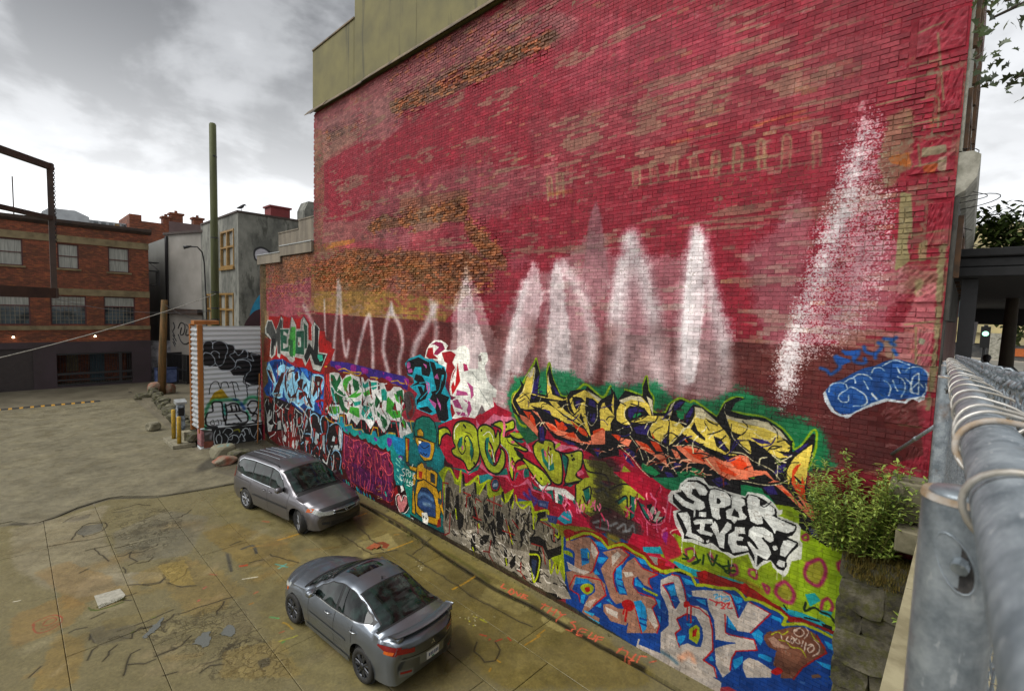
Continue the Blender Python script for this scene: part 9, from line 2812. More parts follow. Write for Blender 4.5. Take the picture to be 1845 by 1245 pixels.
# raised yard behind, its ruined rubble edge
rb = thing('rubble_wall', 'low ruined rubble wall edging the yard behind the corrugated screen', 'wall', (6.4, 34, 0))
g_ = random.Random(3)
for i in range(46):
    f = (i + .5) / 46; x = 6.02 + .95 * f + g_.uniform(-.1, .1); y = 26.2 + 15.5 * f; s_ = g_.uniform(.38, .62)
    meshobj('stone', rock(200 + i % 9, (s_, s_ * 1.15, s_ * g_.uniform(.7, .95)), 2, .2), MAT_ROUGH, rb, (x - 6.4, y - 34, .16 + (.12 if i % 3 else .3)), g_.uniform(0, 3))
MAT_CONC = M('old_concrete', '#8b8570', .85, c2='#5f5a47', scale=4, bump=.4, bscale=20)
m = MB(); m.box((6.2, 26.15, -.05), (30, 46, .12)); tag(m.obj('yard_ground', MAT_ALLEY), kind='structure')
def stone(loc, size, seed, mat, lab, rz=0):
    return tag(meshobj('rock', rock(seed, size, 3, .15), mat, None, (loc[0], loc[1], loc[2] + size[2] * .42), rz), lab, 'rock')
k = NT('painted_rock'); sz_ = k.n('ShaderNodeSeparateXYZ'); k.l(k.pos(), sz_.inputs[0]); k.l(k.mix(k.ramp(k.math('ADD', sz_.outputs[2], k.math('MULTIPLY', k.noise(k.pos(), 5, 3), .25)), .70, .76), lin('#75705a'), lin('#3aa0a8')), k.b.inputs['Base Color']); k.put(k.b.inputs['Roughness'], .8); MAT_TURQ = k.m
MAT_REDR = M('red_daubed_rock', '#7a7260', .85, c2='#84503c', scale=2.2, bump=.4)
stone((6.42, 23.5, .02), (.85, .8, .6), 300, MAT_TURQ, 'boulder with turquoise paint on top behind the minivan')
stone((6.85, 22.75, .02), (.8, .55, .42), 301, MAT_ROUGH, 'mossy flat boulder nearest the minivan tail')
stone((6.15, 22.4, .02), (.75, .5, .36), 302, MAT_REDR, 'reddish boulder left of the mossy one behind the minivan')
stone((5.09, 30.7, .02), (.55, .5, .5), 303, MAT_CONC, 'single grey block standing out on the asphalt', .4)
stone((7.2, 42.0, .1), (.9, .7, .9), 304, MAT_REDR, 'red daubed stone at the foot of the timber stump, left one'); stone((8.0, 42.0, .1), (.85, .6, .8), 305, MAT_REDR, 'pale and red daubed stone at the foot of the timber stump, right one', 1)
stone((6.5, 41.2, .02), (1.2, .7, .4), 306, MAT_ROUGH, 'flat dark slab of rubble at the end of the low wall')
# pay station and its two yellow bollards on a concrete base
MAT_METER = M('tagged_meter', '#3d4650', .5, c2='#9aa4ae', scale=7); MAT_YB = M('bollard_yellow', '#b08a1a', .6, c2='#8c7420', scale=6)
m = MB(); m.box((5.05, 26.1, .02), (5.98, 28.1, .20), bev=.02); tag(m.obj('traffic_island', MAT_CONC), 'concrete island carrying the pay station and yellow bollards', 'traffic island')
pm = thing('pay_station', 'graffiti covered parking pay station with a slanted top', 'pay station', (5.72, 27.75, .20))
m = MB(); m.box((-.16, -.15, 0), (.16, .15, 1.62), bev=.02); m.obj('cabinet', MAT_METER, pm)
m = MB(); m.ext([(-.23, -.25, 1.64), (-.23, .2, 1.64), (-.23, .2, 1.84), (-.23, -.25, 1.74)], (.46, 0, 0)); m.obj('hood', MAT_LEAD, pm)
m = MB(); m.ext([(-.12, -.152, 1.05), (-.12, -.152, 1.45), (.12, -.152, 1.45), (.12, -.152, 1.05)], (0, -.012, 0)); m.obj('screen_panel', MAT_TRIM, pm)
for x, y, h, l in ((5.38, 27.52, 1.4, 'left taller yellow steel bollard before the pay station'), (5.37, 26.39, 1.25, 'right yellow steel bollard nearest the camera by the pay station')):
    m = MB(); m.tube([(x, y, .19), (x, y, .19 + h), (x, y, .23 + h)], [.085, .085, .05], 14); tag(m.obj('bollard', MAT_YB, None, True), l, 'bollard', 'yellow bollards by the pay station')
m = MB(); m.box((5.62, 26.7, .2), (5.97, 27.2, .62), bev=.02); tag(m.obj('concrete_block', MAT_CONC), 'grey concrete block beside the pay station', 'concrete block')
# poles
MAT_GPOLE = M('green_pole', '#4c5128', .7, c2='#3a3d1e', scale=1.6, stretch=(3, 3, .3))
m = MB(); m.tube([(7.68, 29.2, -.05), (7.66, 29.2, 16.05), (7.66, 29.2, 16.12)], [.21, .165, .12], 16); tag(m.obj('utility_pole', MAT_GPOLE, None, True), 'tall bare dark green pole rising behind the corrugated screen', 'pole')
MAT_OLDW = M('mossy_timber', '#6a4a24', .9, c2='#3d3214', scale=2.5, stretch=(2, 2, .3), bump=.5)
m = MB(); m.tube([(7.5, 41.8, -.05), (7.62, 41.8, 3.4), (7.78, 41.8, 6.9)], [.27, .24, .20], 12); tag(m.obj('timber_stump', MAT_OLDW, None, True), 'sawn off mossy timber pole leaning beside the rubble wall', 'pole')
for z in (5.9, 6.5, 7.35, 10.2, 14.4):
    m = MB(); m.tube([(7.67, 29.2, z), (7.67, 29.2, z + .07)], .205 - (z - 5) * .0035, 16); m.tube([(7.67, 28.9, z + .03), (7.67, 29.0, z + .03)], .03, 6); m.obj('steel_band', MAT_TRIM, bpy.data.objects['utility_pole'])
lp = thing('street_lamp', 'thin curved gooseneck lamp between the timber stump and the green pole', 'lamp', (9.6, 39, 0))
m = MB(); m.tube([(0.15, 0, 0), (.08, 0, 7), (0, 0, 9.6), (-.12, 0, 10.3), (-.4, 0, 10.62), (-.8, 0, 10.6)], .045, 8); m.obj('stem', MAT_TRIM, lp, True)
m = MB(); m.tube([(-.75, 0, 10.62), (-1.2, 0, 10.5)], [.05, .13], 10); m.obj('lamp_head', MAT_TRIM, lp, True)
def cable(name, a, b, sag, r, mat, lab):
    A_, B_ = Vector(a), Vector(b); m = MB()
    m.tube([A_.lerp(B_, t) - Vector((0, 0, 4 * sag * t * (1 - t))) for t in np.linspace(0, 1, 24)], r, 5); tag(m.obj(name, mat, None, True), lab, 'cable')
MAT_ROPE = M('pale_rope', '#aaa79c', .8, c2='#6f6c64', scale=30); MAT_BLK = M('black_wire', '#17171a', .6, scale=9)
cable('rope', (-4.5, 25.6, 3.5), (7.66, 29.0, 7.3), .38, .02, MAT_ROPE, 'pale sagging rope strung from the green pole across the lot')
cable('wire', (7.66, 29.2, 6.4), (2, 47, 6.9), .5, .016, MAT_BLK, 'thin black wire sagging from the green pole towards the brick building')
cable('wire', (7.8, 41.8, 6.6), (7.5, 29.3, 5.9), .3, .016, MAT_BLK, 'thin black wire between the timber stump and the green pole')

# ================================================================ BRICK BUILDING ACROSS THE LANE
k = NT('far_brick'); co_ = k.pos()
mp = k.n('ShaderNodeMapping'); k.l(co_, mp.inputs[0]); mp.inputs['Rotation'].default_value = (R(90), 0, 0)
bt = k.n('ShaderNodeTexBrick'); k.l(mp.outputs[0], bt.inputs[0]); bt.inputs['Scale'].default_value = 1; bt.inputs['Brick Width'].default_value = .22; bt.inputs['Row Height'].default_value = .075; bt.inputs['Mortar Size'].default_value = .006
bt.inputs['Color1'].default_value = lin('#84432a'); bt.inputs['Color2'].default_value = lin('#58301d'); bt.inputs['Mortar'].default_value = lin('#3f2b1f')
n_ = k.noise(co_, .7, 5, .6, (1, 1, 2.5)); c = k.mix(k.ramp(n_, .40, .66), bt.outputs[0], k.mix(.65, bt.outputs[0], lin('#3a2418'))); k.l(k.mix(k.math('MULTIPLY', k.ramp(k.noise(co_, 2.2, 3, .5, (1, 1, 3)), .55, .66), .4), c, lin('#9c5a2c')), k.b.inputs['Base Color']); k.put(k.b.inputs['Roughness'], .85); MAT_FARB = k.m
MAT_BAND = M('sandstone_band', '#77694c', .85, c2='#5c4f38', scale=1.5); MAT_DKBR = M('dark_brown_paint', '#33252a', .7, c2='#2a1f20', scale=.8)
MAT_CORN = M('dark_cornice', '#39291f', .7, c2='#261b16', scale=3); MAT_BLIND = M('window_blind', '#8f8f86', .4, c2='#6c6d66', scale=3, stretch=(6, 1, .3)); MAT_FPANE = M('dark_pane', '#20262a', .08, c2='#4a555a', scale=1.2); MAT_SASH = M('brown_sash', '#4a1c16', .6, scale=6)
MAT_IRON = M('black_iron', '#151416', .55, scale=10)
YA = 49.6
ba = thing('brick_building', 'old two storey red brick building with dark painted ground floor across the lane', 'building', (0, YA, 0))
holes = [(-3.6, -2.2, 8.99, 10.95), (-.55, .9, 9.05, 10.95), (2.70, 3.90, 9.05, 10.9), (5.62, 6.95, 9.0, 10.95), (-3.4, -1.2, 4.8, 7.0), (-.9, 1.17, 4.8, 6.95), (2.22, 4.24, 4.8, 7.0), (5.27, 7.25, 4.8, 7.05), (2.45, 6.95, .12, 2.62), (-.9, 1.2, 0, 3.05)]
def facade(m, x0, x1, z0, z1, hs, y0, y1):
    xs_ = sorted({x0, x1} | {h[0] for h in hs} | {h[1] for h in hs}); zs_ = sorted({z0, z1} | {h[2] for h in hs} | {h[3] for h in hs})
    xs_ = [x for x in xs_ if x0 <= x <= x1]; zs_ = [z for z in zs_ if z0 <= z <= z1]
    for a, b in zip(xs_[:-1], xs_[1:]):
        for c, d in zip(zs_[:-1], zs_[1:]):
            if not any(h[0] < (a + b) / 2 < h[1] and h[2] < (c + d) / 2 < h[3] for h in hs): m.box((a, y0, c), (b, y1, d))
m = MB(); facade(m, -14, 8.2, 3.5, 12.2, holes, 0, .35); m.box((8.2 - .35, .36, -.1), (8.2, 14, 12.2)); m.obj('wall', MAT_FARB, ba)
m = MB(); facade(m, -14, 8.22, -.1, 3.5, holes, -.03, .35); m.obj('ground_floor_wall', MAT_DKBR, ba)
for z0, z1, d in ((10.98, 11.5, .06), (7.05, 7.55, .06), (4.42, 4.72, .12)):
    m = MB(); m.box((-14, -d, z0), (8.22, -.001, z1)); m.obj('stone_band', MAT_BAND, ba)
m = MB(); m.ext([(-14, .3, 12.2), (-14, -.1, 12.2), (-14, -.3, 12.4), (-14, -.34, 12.62), (-14, .3, 12.70)], (22.4, 0, 0)); m.obj('cornice', MAT_CORN, ba)
m = MB(); m.box((-14, .3, 11.9), (8.1, 14, 12.15)); m.box((-14, 3.5, -.1), (7.8, 3.7, 11.8)); m.obj('roof', MAT_CORN, ba)
for i, (a, b, c, d) in enumerate(holes[:8]):
    up = i < 4
    m = MB(); m.box((a, .12, c), (a + .08, .2, d)); m.box((b - .08, .12, c), (b, .2, d)); m.box((a + .081, .12, d - .08), (b - .081, .2, d)); m.box((a + .081, .12, c), (b - .081, .2, c + .07)); m.box((a + .081, .10, (c + d) / 2 - (.03 if up else -.28)), (b - .081, .2, (c + d) / 2 + (.03 if up else .36)))
    w = m.obj('window', MAT_SASH, ba)
    zc = (c + d) / 2 + (0 if up else .3)
    m = MB(); m.box((a + .08, .205, zc), (b - .08, .21, d - .08)); m.obj('blind', MAT_BLIND, w)
    m = MB(); m.box((a + .08, .205, c), (b - .08, .21, zc - .001)); m.obj('blind' if up else 'pane', MAT_BLIND if up else MAT_FPANE, w)
    if not up:
        m = MB()
        for j in range(1, 8): x = a + .08 + (b - a - .16) * j / 8; m.box((x - .012, .15, c + .07), (x + .012, .17, zc if i != 6 else d - .09))
        for j in range(1, 5 if i != 6 else 8): z = c + .07 + .30 * j; m.box((a + .08, .171, z - .012), (b - .08, .19, z + .012))
        m.obj('window_bars', MAT_GREYWOOD, w)['kind'] = 'stuff'
    if up: m = MB(); m.box((a - .12, -.10, c - .13), (b + .12, .1, c - .002)); m.obj('sill', MAT_BAND, w)
gt = MB()
for x in np.arange(2.5, 6.95, .16): gt.tube([(x, .05, .16), (x, .05, 2.6)], .016, 4)
gt.box((2.46, .02, .95), (6.94, .08, 1.12)); gt.box((2.46, .02, .14), (6.94, .08, .26)); gt.box((2.46, .02, .5), (6.94, .08, .62)); gt.box((2.46, .02, 2.5), (6.94, .08, 2.6)); gt.box((6.1, .015, .14), (6.3, .085, 2.6))
gt.obj('gate', MAT_IRON, ba)['kind'] = 'stuff'
m = MB(); m.box((2.4, 3.2, 0), (7.0, 3.25, 2.7)); m.obj('inner_wall', MAT_FARB, ba)
m = MB(); m.box((3.2, 3.1, .9), (3.9, 3.19, 2.4)); m.obj('inner_door', MAT_BAND, ba); m = MB(); m.box((4.6, 3.1, 0), (5.5, 3.19, 2.4)); m.obj('inner_door', M('teal_door', '#26404a', .6), ba)
m = MB(); m.box((-.9, .15, 0), (1.2, .2, 3.05)); m.obj('door', M('dark_door', '#2d2422', .7, scale=3), ba)
MAT_BULB = NT('lit_bulb'); MAT_BULB.b.inputs['Emission Color'].default_value = (1, .78, .5, 1); MAT_BULB.b.inputs['Emission Strength'].default_value = 6; MAT_BULB = MAT_BULB.m
for x in (.24, 4.68):
    w = MB(); w.box((x - .1, -.22, 3.98), (x + .1, -.031, 4.08)); w = w.obj('wall_lamp', MAT_IRON, ba)
    m = MB(); m.tube([(x, -.16, 3.86), (x, -.16, 3.975)], [.07, .05], 8); m.obj('bulb', MAT_BULB, w)
m = MB()
for z in (8.1, 9.3, 10.0): m.box((8.21, .4, z), (9.0, 1.6, z + .05))
for y in (.4, .8, 1.2, 1.6): m.box((8.95, y - .02, 8.1), (9.0, y + .02, 9.3))
m.ext([(8.22, .4, 10.05), (8.22, .46, 10.05), (9.0, .46, 9.3), (9.0, .4, 9.3)], (.01, .001, .03)); m.obj('fire_escape', MAT_IRON, ba)['kind'] = 'stuff'
# ================================================================ GREY BUILDINGS ON THE RIGHT OF THE LANE
k = NT('stained_stucco'); co_ = k.pos()
c = k.mix(k.ramp(k.noise(co_, .7, 6, .65, (1, 1, .6)), .40, .62), lin('#7b7b72'), lin('#50514b')); c = k.mix(k.math('MULTIPLY', k.ramp(k.noise(co_, 2.4, 6, .7, (1, 1, .35)), .53, .64), .75), c, lin('#35362f')); k.l(c, k.b.inputs['Base Color']); k.put(k.b.inputs['Roughness'], .9); MAT_STUC = k.m
MAT_PALE = M('pale_stucco', '#8b8780', .85, c2='#77736c', scale=.35, bump=.15, bscale=12); MAT_PALE2 = M('grey_stucco', '#757671', .85, c2='#686964', scale=.4)
MAT_YWOOD = M('yellow_sash', '#8c6c38', .6, c2='#6e5428', scale=5)
XB, YC = 11.12, 36.85
bc = thing('concrete_building', 'stained grey concrete building with yellow framed windows behind the green pole', 'building', (XB, YC, 0))
wh = [(.55, 3.6, 9.4, 12.05), (.75, 4.2, 4.9, 7.55), (5.0, 7.5, 4.9, 7.5)]
m = MB(); m.box((.0, .0, -.1), (14, .3, 13.05)); m.box((.3, .3, 12.6), (14, 9, 12.9))
ys_ = sorted({.0, 9.0, *[h[0] for h in wh], *[h[1] for h in wh]}); 
mm_ = MB(); facade(mm_, 0, 8.9, -.1, 13.05, wh, 0, .3); mm_.v = [(y, x + .301 if x > 0 else .301, z) for x, y, z in mm_.v]; mm_.f = [f[::-1] for f in mm_.f]
n0 = len(m.v); m.v += mm_.v; m.f += [tuple(i + n0 for i in f) for f in mm_.f]; m.m += mm_.m
m.obj('wall', MAT_STUC, bc)
m = MB(); m.box((-.08, -.08, 13.051), (14, 9, 13.18)); m.obj('coping', MAT_CORN, bc)
for a, b, c, d in wh:
    a, b = a + .301, b + .301
    m = MB(); m.box((-.05, a, c), (.12, a + .14, d)); m.box((-.05, b - .14, c), (.12, b, d)); m.box((-.05, (a + b) / 2 - .11, c), (.12, (a + b) / 2 + .11, d))
    for z in (c, d - .14, c + (d - c) * .52): m.box((-.045, a + .141, z), (.115, b - .141, z + .13))
    w = m.obj('window', MAT_YWOOD, bc)
    m = MB(); m.box((.13, a + .1, c + .1), (.15, b - .1, d - .1)); m.obj('pane', MAT_BLIND, w)
    m = MB(); m.box((-.14, a - .1, c - .2), (-.001, b + .1, c - .002)); m.obj('sill', MAT_YWOOD, w)
# painted pieces on its front: white skull-like blob, turquoise arch
MAT_TQ = M('turquoise_paint', '#1f7fa0', .7, c2='#176a86', scale=2); MAT_WP = M('white_paint', '#a9a8ae', .7, scale=3); MAT_MP = M('maroon_paint', '#3a1d24', .7, scale=2)
def flat(nm, pts_, mat, y, par): q = smooth(np.array(pts_, float), True, 5); m = MB(); m.add([(x, y, z) for x, z in q], [tuple(range(len(q)))]); return m.obj(nm, mat, par)
flat('painted_blob', [(1.0, 10.6), (1.5, 10.9), (2.1, 10.6), (2.3, 9.9), (2.1, 9.1), (1.6, 9.3), (1.5, 9.8), (1.05, 9.9)], MAT_IRON, -.004, bc); flat('painted_blob', [(1.1, 10.5), (1.5, 10.75), (2.0, 10.5), (2.1, 9.9), (2.0, 9.3), (1.7, 9.4), (1.65, 9.9), (1.15, 10.0)], MAT_WP, -.008, bc)
flat('painted_arch', [(.7, 6.0), (1.3, 7.4), (2.4, 8.1), (2.6, 5.6), (1.2, 5.4)], MAT_TQ, -.004, bc); flat('painted_arch', [(.4, 5.0), (.8, 6.1), (1.6, 6.5), (2.5, 6.2), (2.6, 5)], MAT_MP, -.008, bc)
m = MB(); m.box((2.5, 1, 13.181), (3.9, 2.2, 14.0)); m.box((2.4, .9, 14.001), (4.0, 2.3, 14.12)); m.obj('chimney', M('red_chimney', '#6e2626', .8, scale=2), bc)
m = MB(); m.box((5.0, 1, 13.181), (6.5, 2.4, 14.2)); m.ext([(5.0, 1, 14.2), (6.5, 1, 14.2), (6.2, 1, 14.9), (5.3, 1, 14.9)], (0, 1.4, 0)); m.obj('vent_housing', MAT_STUC, bc)
bd = thing('crow', 'small black crow perched on the roof corner of the concrete building', 'bird', (XB + .25, YC + .1, 13.2))
m = MB(); m.tube([(-.3, 0, .12), (-.1, 0, .2), (.06, 0, .3), (.16, 0, .42), (.22, 0, .44), (.34, 0, .41)], [.02, .09, .11, .065, .06, .01], 8); m.tube([(0, .03, 0), (0, .03, .22)], .012, 5); m.tube([(0, -.03, 0), (0, -.03, .22)], .012, 5); m.obj('body', MAT_IRON, bd, True)
pb = thing('stucco_building', 'plain pale grey stucco building with a small awning and scribbled tag', 'building', (XB, YC + 9.2, 0))
d_ = Vector((-.292, .956, 0)); n_ = Vector((.956, .292, 0))
def wb(s0, s1, z0, z1, o0, o1, m=None): m = m or MB(); m.ext([d_ * s0 + n_ * o0 + Vector((0, 0, z0)), d_ * s1 + n_ * o0 + Vector((0, 0, z0)), d_ * s1 + n_ * o1 + Vector((0, 0, z0)), d_ * s0 + n_ * o1 + Vector((0, 0, z0))], (0, 0, z1 - z0)); return m
wb(-.3, 5.0, 6.0, 12.5, 0, 3).obj('wall', MAT_PALE, pb); wb(-.3, 5.0, -.1, 5.99, 0, 3).obj('wall', M('cream_stucco', '#8f8880', .85, c2='#807a72', scale=.4), pb)
wb(-.5, 5.2, 12.5, 12.7, -.15, 3).obj('coping', MAT_CORN, pb); wb(-.2, 4.6, 5.75, 6.2, -.5, -.001).obj('awning', MAT_CORN, pb); wb(4.7, 4.95, 0, 12.4, -.14, -.002).obj('downpipe', MAT_IRON, pb)
e_ = d_ * 5.0; m = MB(); m.box((e_.x, e_.y + .01, -.1), (e_.x + 3, e_.y + 10, 12.3)); m.obj('side_wall', MAT_PALE2, pb)
m = MB(); g_ = random.Random(5)
def scr(pts_, r=.05): m.tube([tuple(d_ * s - n_ * .02 + Vector((0, 0, z))) for s, z in smooth(np.array(pts_, float), False, 4)], r, 4)
for q in ([(3.4, 4.5), (3.0, 5.0), (2.4, 4.8), (2.6, 4.1), (3.1, 4.0), (2.9, 4.6)], [(2.3, 4.9), (1.9, 4.7), (1.8, 4.1), (2.3, 4.0), (2.1, 4.5)], [(1.8, 4.4), (1.3, 4.4), (1.2, 3.7), (1.6, 3.5), (1.5, 4.0)], [(3.4, 4.0), (3.0, 3.4), (2.4, 3.2), (1.8, 3.4)], [(4.1, 5.0), (3.9, 4.6), (4.2, 4.2), (3.9, 3.8)], [(4.2, 3.9), (3.7, 3.4)], [(4.2, 3.6), (3.8, 3.1)], [(4.2, 3.3), (3.9, 2.9)]): scr(q)
m.obj('scribbled_tag', MAT_IRON, pb)['kind'] = 'stuff'
cg = MB()
for s in np.arange(.1, 3.0, .2): wb(s, s + .04, .1, 2.5, -1.2, -1.16, cg)
for z in (.1, 1.2, 2.45): wb(.1, 3.0, z, z + .07, -1.21, -1.15, cg)
for s in (.1, 2.95): wb(s, s + .06, .1, 2.5, -1.14, -.01, cg)
cg.obj('security_cage', MAT_IRON, pb)['kind'] = 'stuff'; wb(.3, 2.7, 0, 2.3, -.05, -.002).obj('door', MAT_DARKST, pb)
bn = thing('wheeled_bin', 'blue wheeled bin half hidden by the timber stump', 'bin', (8.9, 47.6, 0)); m = MB(); m.box((-.75, -.4, .12), (.75, .4, 1.25), bev=.05); m.obj('body', M('blue_plastic', '#1e2f55', .5, c2='#4a5678', scale=3), bn); m = MB(); m.box((-.8, -.45, 1.251), (.8, .45, 1.36), bev=.03); m.obj('lid', M('bin_lid', '#1b2a4c', .5), bn)
for x in (-.6, .6): m = MB(); m.tube([(x, -.42, .12), (x, -.36, .12)], .12, 10); m.obj('wheel', MAT_TYRE, bn)
m = MB(); m.box((8.3, 50.5, 0), (10.2, 50.8, 3.4)); tag(m.obj('tagged_wall', M('tagged_wall', '#4b4a4e', .8, c2='#a6a4a8', scale=1.6)), 'short wall covered in pale tags behind the blue bin', 'wall')
# distant rooftops
bk = thing('brick_building', 'dark brick building with clustered chimneys on the skyline beyond the grey stucco one', 'building', (14, 75, 0))
m = MB(); m.box((-3.4, 0, -.1), (5.4, 8, 16.6)); m.box((-3.4, -.05, 16.601), (-2.2, 8, 17.3)); m.obj('wall', MAT_FARB, bk)
m = MB(); m.box((.6, -.1, 15), (5.0, -.01, 17.0)); m.obj('parapet', M('dusky_render', '#5f4c4a', .85, scale=.6), bk)
for x, z, w_ in ((.5, 17.4, .8), (1.6, 18.0, 1.3), (4.0, 17.8, 1.1)):
    m = MB(); m.box((x - w_ / 2, .5, 15), (x + w_ / 2, 1.8, z)); m.box((x - w_ / 2 - .15, .35, z + .001), (x + w_ / 2 + .15, 1.95, z + .25)); m.tube([(x, 1.1, z + .25), (x, 1.1, z + .6)], .18, 8); m.obj('chimney', MAT_FARB, bk)
wb2 = thing('white_building', 'pale modern white roofed building on the skyline above the brick cornice', 'building', (7, 76, 0))
m = MB(); m.box((-4, 0, -.1), (0, 6, 16.4)); m.ext([(-4, 0, 16.4), (0, 0, 16.4), (-1.2, 0, 16.95), (-3.4, 0, 16.9)], (0, 6, 0)); m.box((.05, 1, -.1), (3.8, 6, 16.25)); m.obj('wall', M('white_cladding', '#a3a7aa', .7, scale=1), wb2)
for x in (.5, 1.2, 1.9, 3.1): m = MB(); m.box((x, .93, 15.2), (x + .4, .995, 16.1)); m.obj('window', MAT_FPANE, wb2)
m = MB(); m.box((2.45, .93, 15.2), (2.9, .995, 16.1)); m.obj('window', MAT_YWOOD, wb2)
# steel frame with chain at the left
sf = thing('steel_frame', 'dark steel gantry frame with a hanging chain at the left edge', 'frame', (-2.2, 15.0, 0))
fd = Vector((.64, .77, 0)).normalized(); tip = Vector((.83 + 2.2, 1.0, 0))
for z, r in ((9.92, .07), (8.72, .05), (6.95, .12)): m = MB(); a_ = tip - fd * 3.4 + Vector((0, 0, z)); m.ext([a_ + Vector((-.04, .04, -r)), a_ + Vector((.04, -.04, -r)), a_ + Vector((.04, -.04, r)), a_ + Vector((-.04, .04, r))], fd * 3.4); m.obj('steel_beam', MAT_CORN, sf)
for s, z0, z1 in ((-.06, 6.83, 10.0), (-3.3, -.1, 10.0)): q = tip + fd * s; m = MB(); m.box((q.x - .055, q.y - .055, z0), (q.x + .055, q.y + .055, z1)); m.obj('steel_post', MAT_CORN, sf)
m = MB()
for i in range(34):
    z = 9.9 - i * .052; c_ = tip + Vector((.03, .02, z)); a_ = i % 2
    m.tube([c_ + Vector((math.cos(t) * .019 * (1 - a_), math.cos(t) * .019 * a_, math.sin(t) * .036)) for t in np.linspace(0, 6.283, 10, endpoint=False)], .007, 4, closed=True)
m.obj('chain', MAT_IRON, sf)['kind'] = 'stuff'
m = MB(); m.tube([(.55, YA + 2, 12), (.55, YA + 2, 15.6)], .04, 6); tag(m.obj('aerial', MAT_CORN), 'thin aerial standing on the brick building roof at far left', 'aerial')

# ================================================================ STREET ON THE RIGHT
MAT_PAVE = M('pavement', '#a39c8e', .8, c2='#8a8478', scale=.5, bump=.2, bscale=30); MAT_ROAD = M('street_asphalt', '#77756f', .7, c2='#65635e', scale=.4)
m = MB(); m.grid([[(x, y, zs(x) - .004 - (.0 if y > -5 else .14)) for x in (-8, 0, 8, 16, 30, 160)] for y in (-5, -.30)]); tag(m.obj('pavement', MAT_PAVE), kind='structure')
m = MB(); m.grid([[(x, y, zs(x) - .14) for x in (-8, 0, 8, 16, 30, 160)] for y in (-60, -5)]); m.add([(46, -5, zs(30) + .006), (58, -5, zs(30) + .006), (58, 40, zs(30) + .006), (46, 40, zs(30) + .006)], [(0, 1, 2, 3)]); tag(m.obj('street', MAT_ROAD), kind='structure')
m = MB(); m.ext([(XW + 14.1, -.29, -.1), (160, -.29, -.1), (160, 30, -.1), (XW + 14.1, 30, -.1)], (0, 0, zs(30) + .08)); tag(m.obj('far_pavement', MAT_PAVE), kind='structure')
MAT_SOOT = M('soot_black', '#0d0d0e', .8, scale=6)
cn = thing('canopy', 'black ribbed canopy over the pavement beyond the red wall', 'canopy', (9.6, -1.2, 0))
for i, (z0, z1, d) in enumerate(((7.82, 7.94, 0), (7.68, 7.815, .05), (7.54, 7.675, .02))): m = MB(); m.box((-.1 + d, -3.4, z0), (20, 1.42, z1), bev=.015); m.obj('fascia', MAT_SOOT, cn)
for x, y in ((.35, 1.22), (8, 1.22), (19, 1.22), (19, -3.2)): m = MB(); m.box((x - .09, y - .09, zs(11)), (x + .09, y + .09, 7.53)); m.obj('post', MAT_IRON, cn)
m = MB(); m.box((18, -3.3, 6.9), (18.3, 1.3, 7.53)); m.obj('back_beam', MAT_SOOT, cn)
cb = thing('corner_building', 'pale corner building with columns and dark shopfront across the street', 'building', (62, 0, 0))
m = MB(); m.box((0, -14, zs(30) - .2), (12, 12, 5.2)); m.obj('shopfront', M('dark_shopfront', '#2c2d2e', .4, c2='#595752', scale=.8), cb)
m = MB(); m.box((-.2, -14, 5.21), (12, 12, 16)); m.box((-.5, -14, 6.2), (-.21, 12, 6.9)); m.obj('wall', M('cream_wall', '#b3a473', .8, c2='#8f8768', scale=.4), cb)
for y in (-10, -6, -2, 2, 6): m = MB(); m.box((-.6, y - .45, zs(30) - .1), (-.01, y + .45, 6.19)); m.obj('column', MAT_STONE, cb)
for y in (-8, -4, 0, 4): m = MB(); m.box((-.26, y - .8, 7.6), (-.201, y + .8, 10)); m.obj('window', MAT_FPANE, cb)
m = MB(); m.box((-.1, -9.5, 4.2), (-.02, -3.2, 4.9)); m.obj('orange_awning', M('orange_cloth', '#a8561c', .7), cb)
tl_ = thing('traffic_light', 'traffic light on a pole showing green at the street corner', 'traffic light', (38, -.75, zs(30))); m = MB(); m.tube([(0, 0, 0), (0, 0, 3.0)], .09, 8); m.obj('pole', MAT_TRIM, tl_); m = MB(); m.box((-.15, -.2, 1.7), (.15, .2, 2.9)); h_ = m.obj('signal_head', MAT_TRIM, tl_)
gl = NT('green_signal'); gl.b.inputs['Emission Color'].default_value = (.15, 1, .5, 1); gl.b.inputs['Emission Strength'].default_value = .9; m = MB(); m.tube([(-.16, 0, 2.5), (-.19, 0, 2.5)], .14, 10); m.obj('green_lens', gl.m, h_)
sg_ = thing('street_sign', 'white tilted banner sign on a post just past the red wall', 'sign', (13, -.02, 0)); m = MB(); m.tube([(0, 0, zs(13)), (0, 0, 6.95)], .025, 8); m.obj('post', MAT_TRIM, sg_); m = MB(); m.ext([(-.02, .09, 6.38), (-.02, -.10, 6.50), (-.02, -.12, 6.92), (-.02, .06, 6.90)], (.02, 0, 0)); bo = m.obj('board', MAT_WP, sg_)
m = MB(); 
for i in range(4): m.ext([(-.026, .05, 6.52 + i * .09), (-.026, -.07, 6.55 + i * .09), (-.026, -.07, 6.565 + i * .09), (-.026, .05, 6.535 + i * .09)], (.003, 0, 0))
m.obj('lettering', MAT_TRIM, bo)
hy = thing('fire_hydrant', 'red fire hydrant at the kerb beyond the fence', 'hydrant', (25, -.02, zs(25))); m = MB(); m.tube([(0, 0, 0), (0, 0, .1), (0, 0, .11), (0, 0, 1.2), (0, 0, 1.5), (0, 0, 1.6)], [.24, .24, .17, .17, .2, .04], 12); m.obj('barrel', M('hydrant_red', '#8e1a1a', .5), hy, True); m = MB(); m.tube([(0, -.3, 1.0), (0, .3, 1.0)], .08, 8); m.obj('outlet', MAT_CHROME, hy)
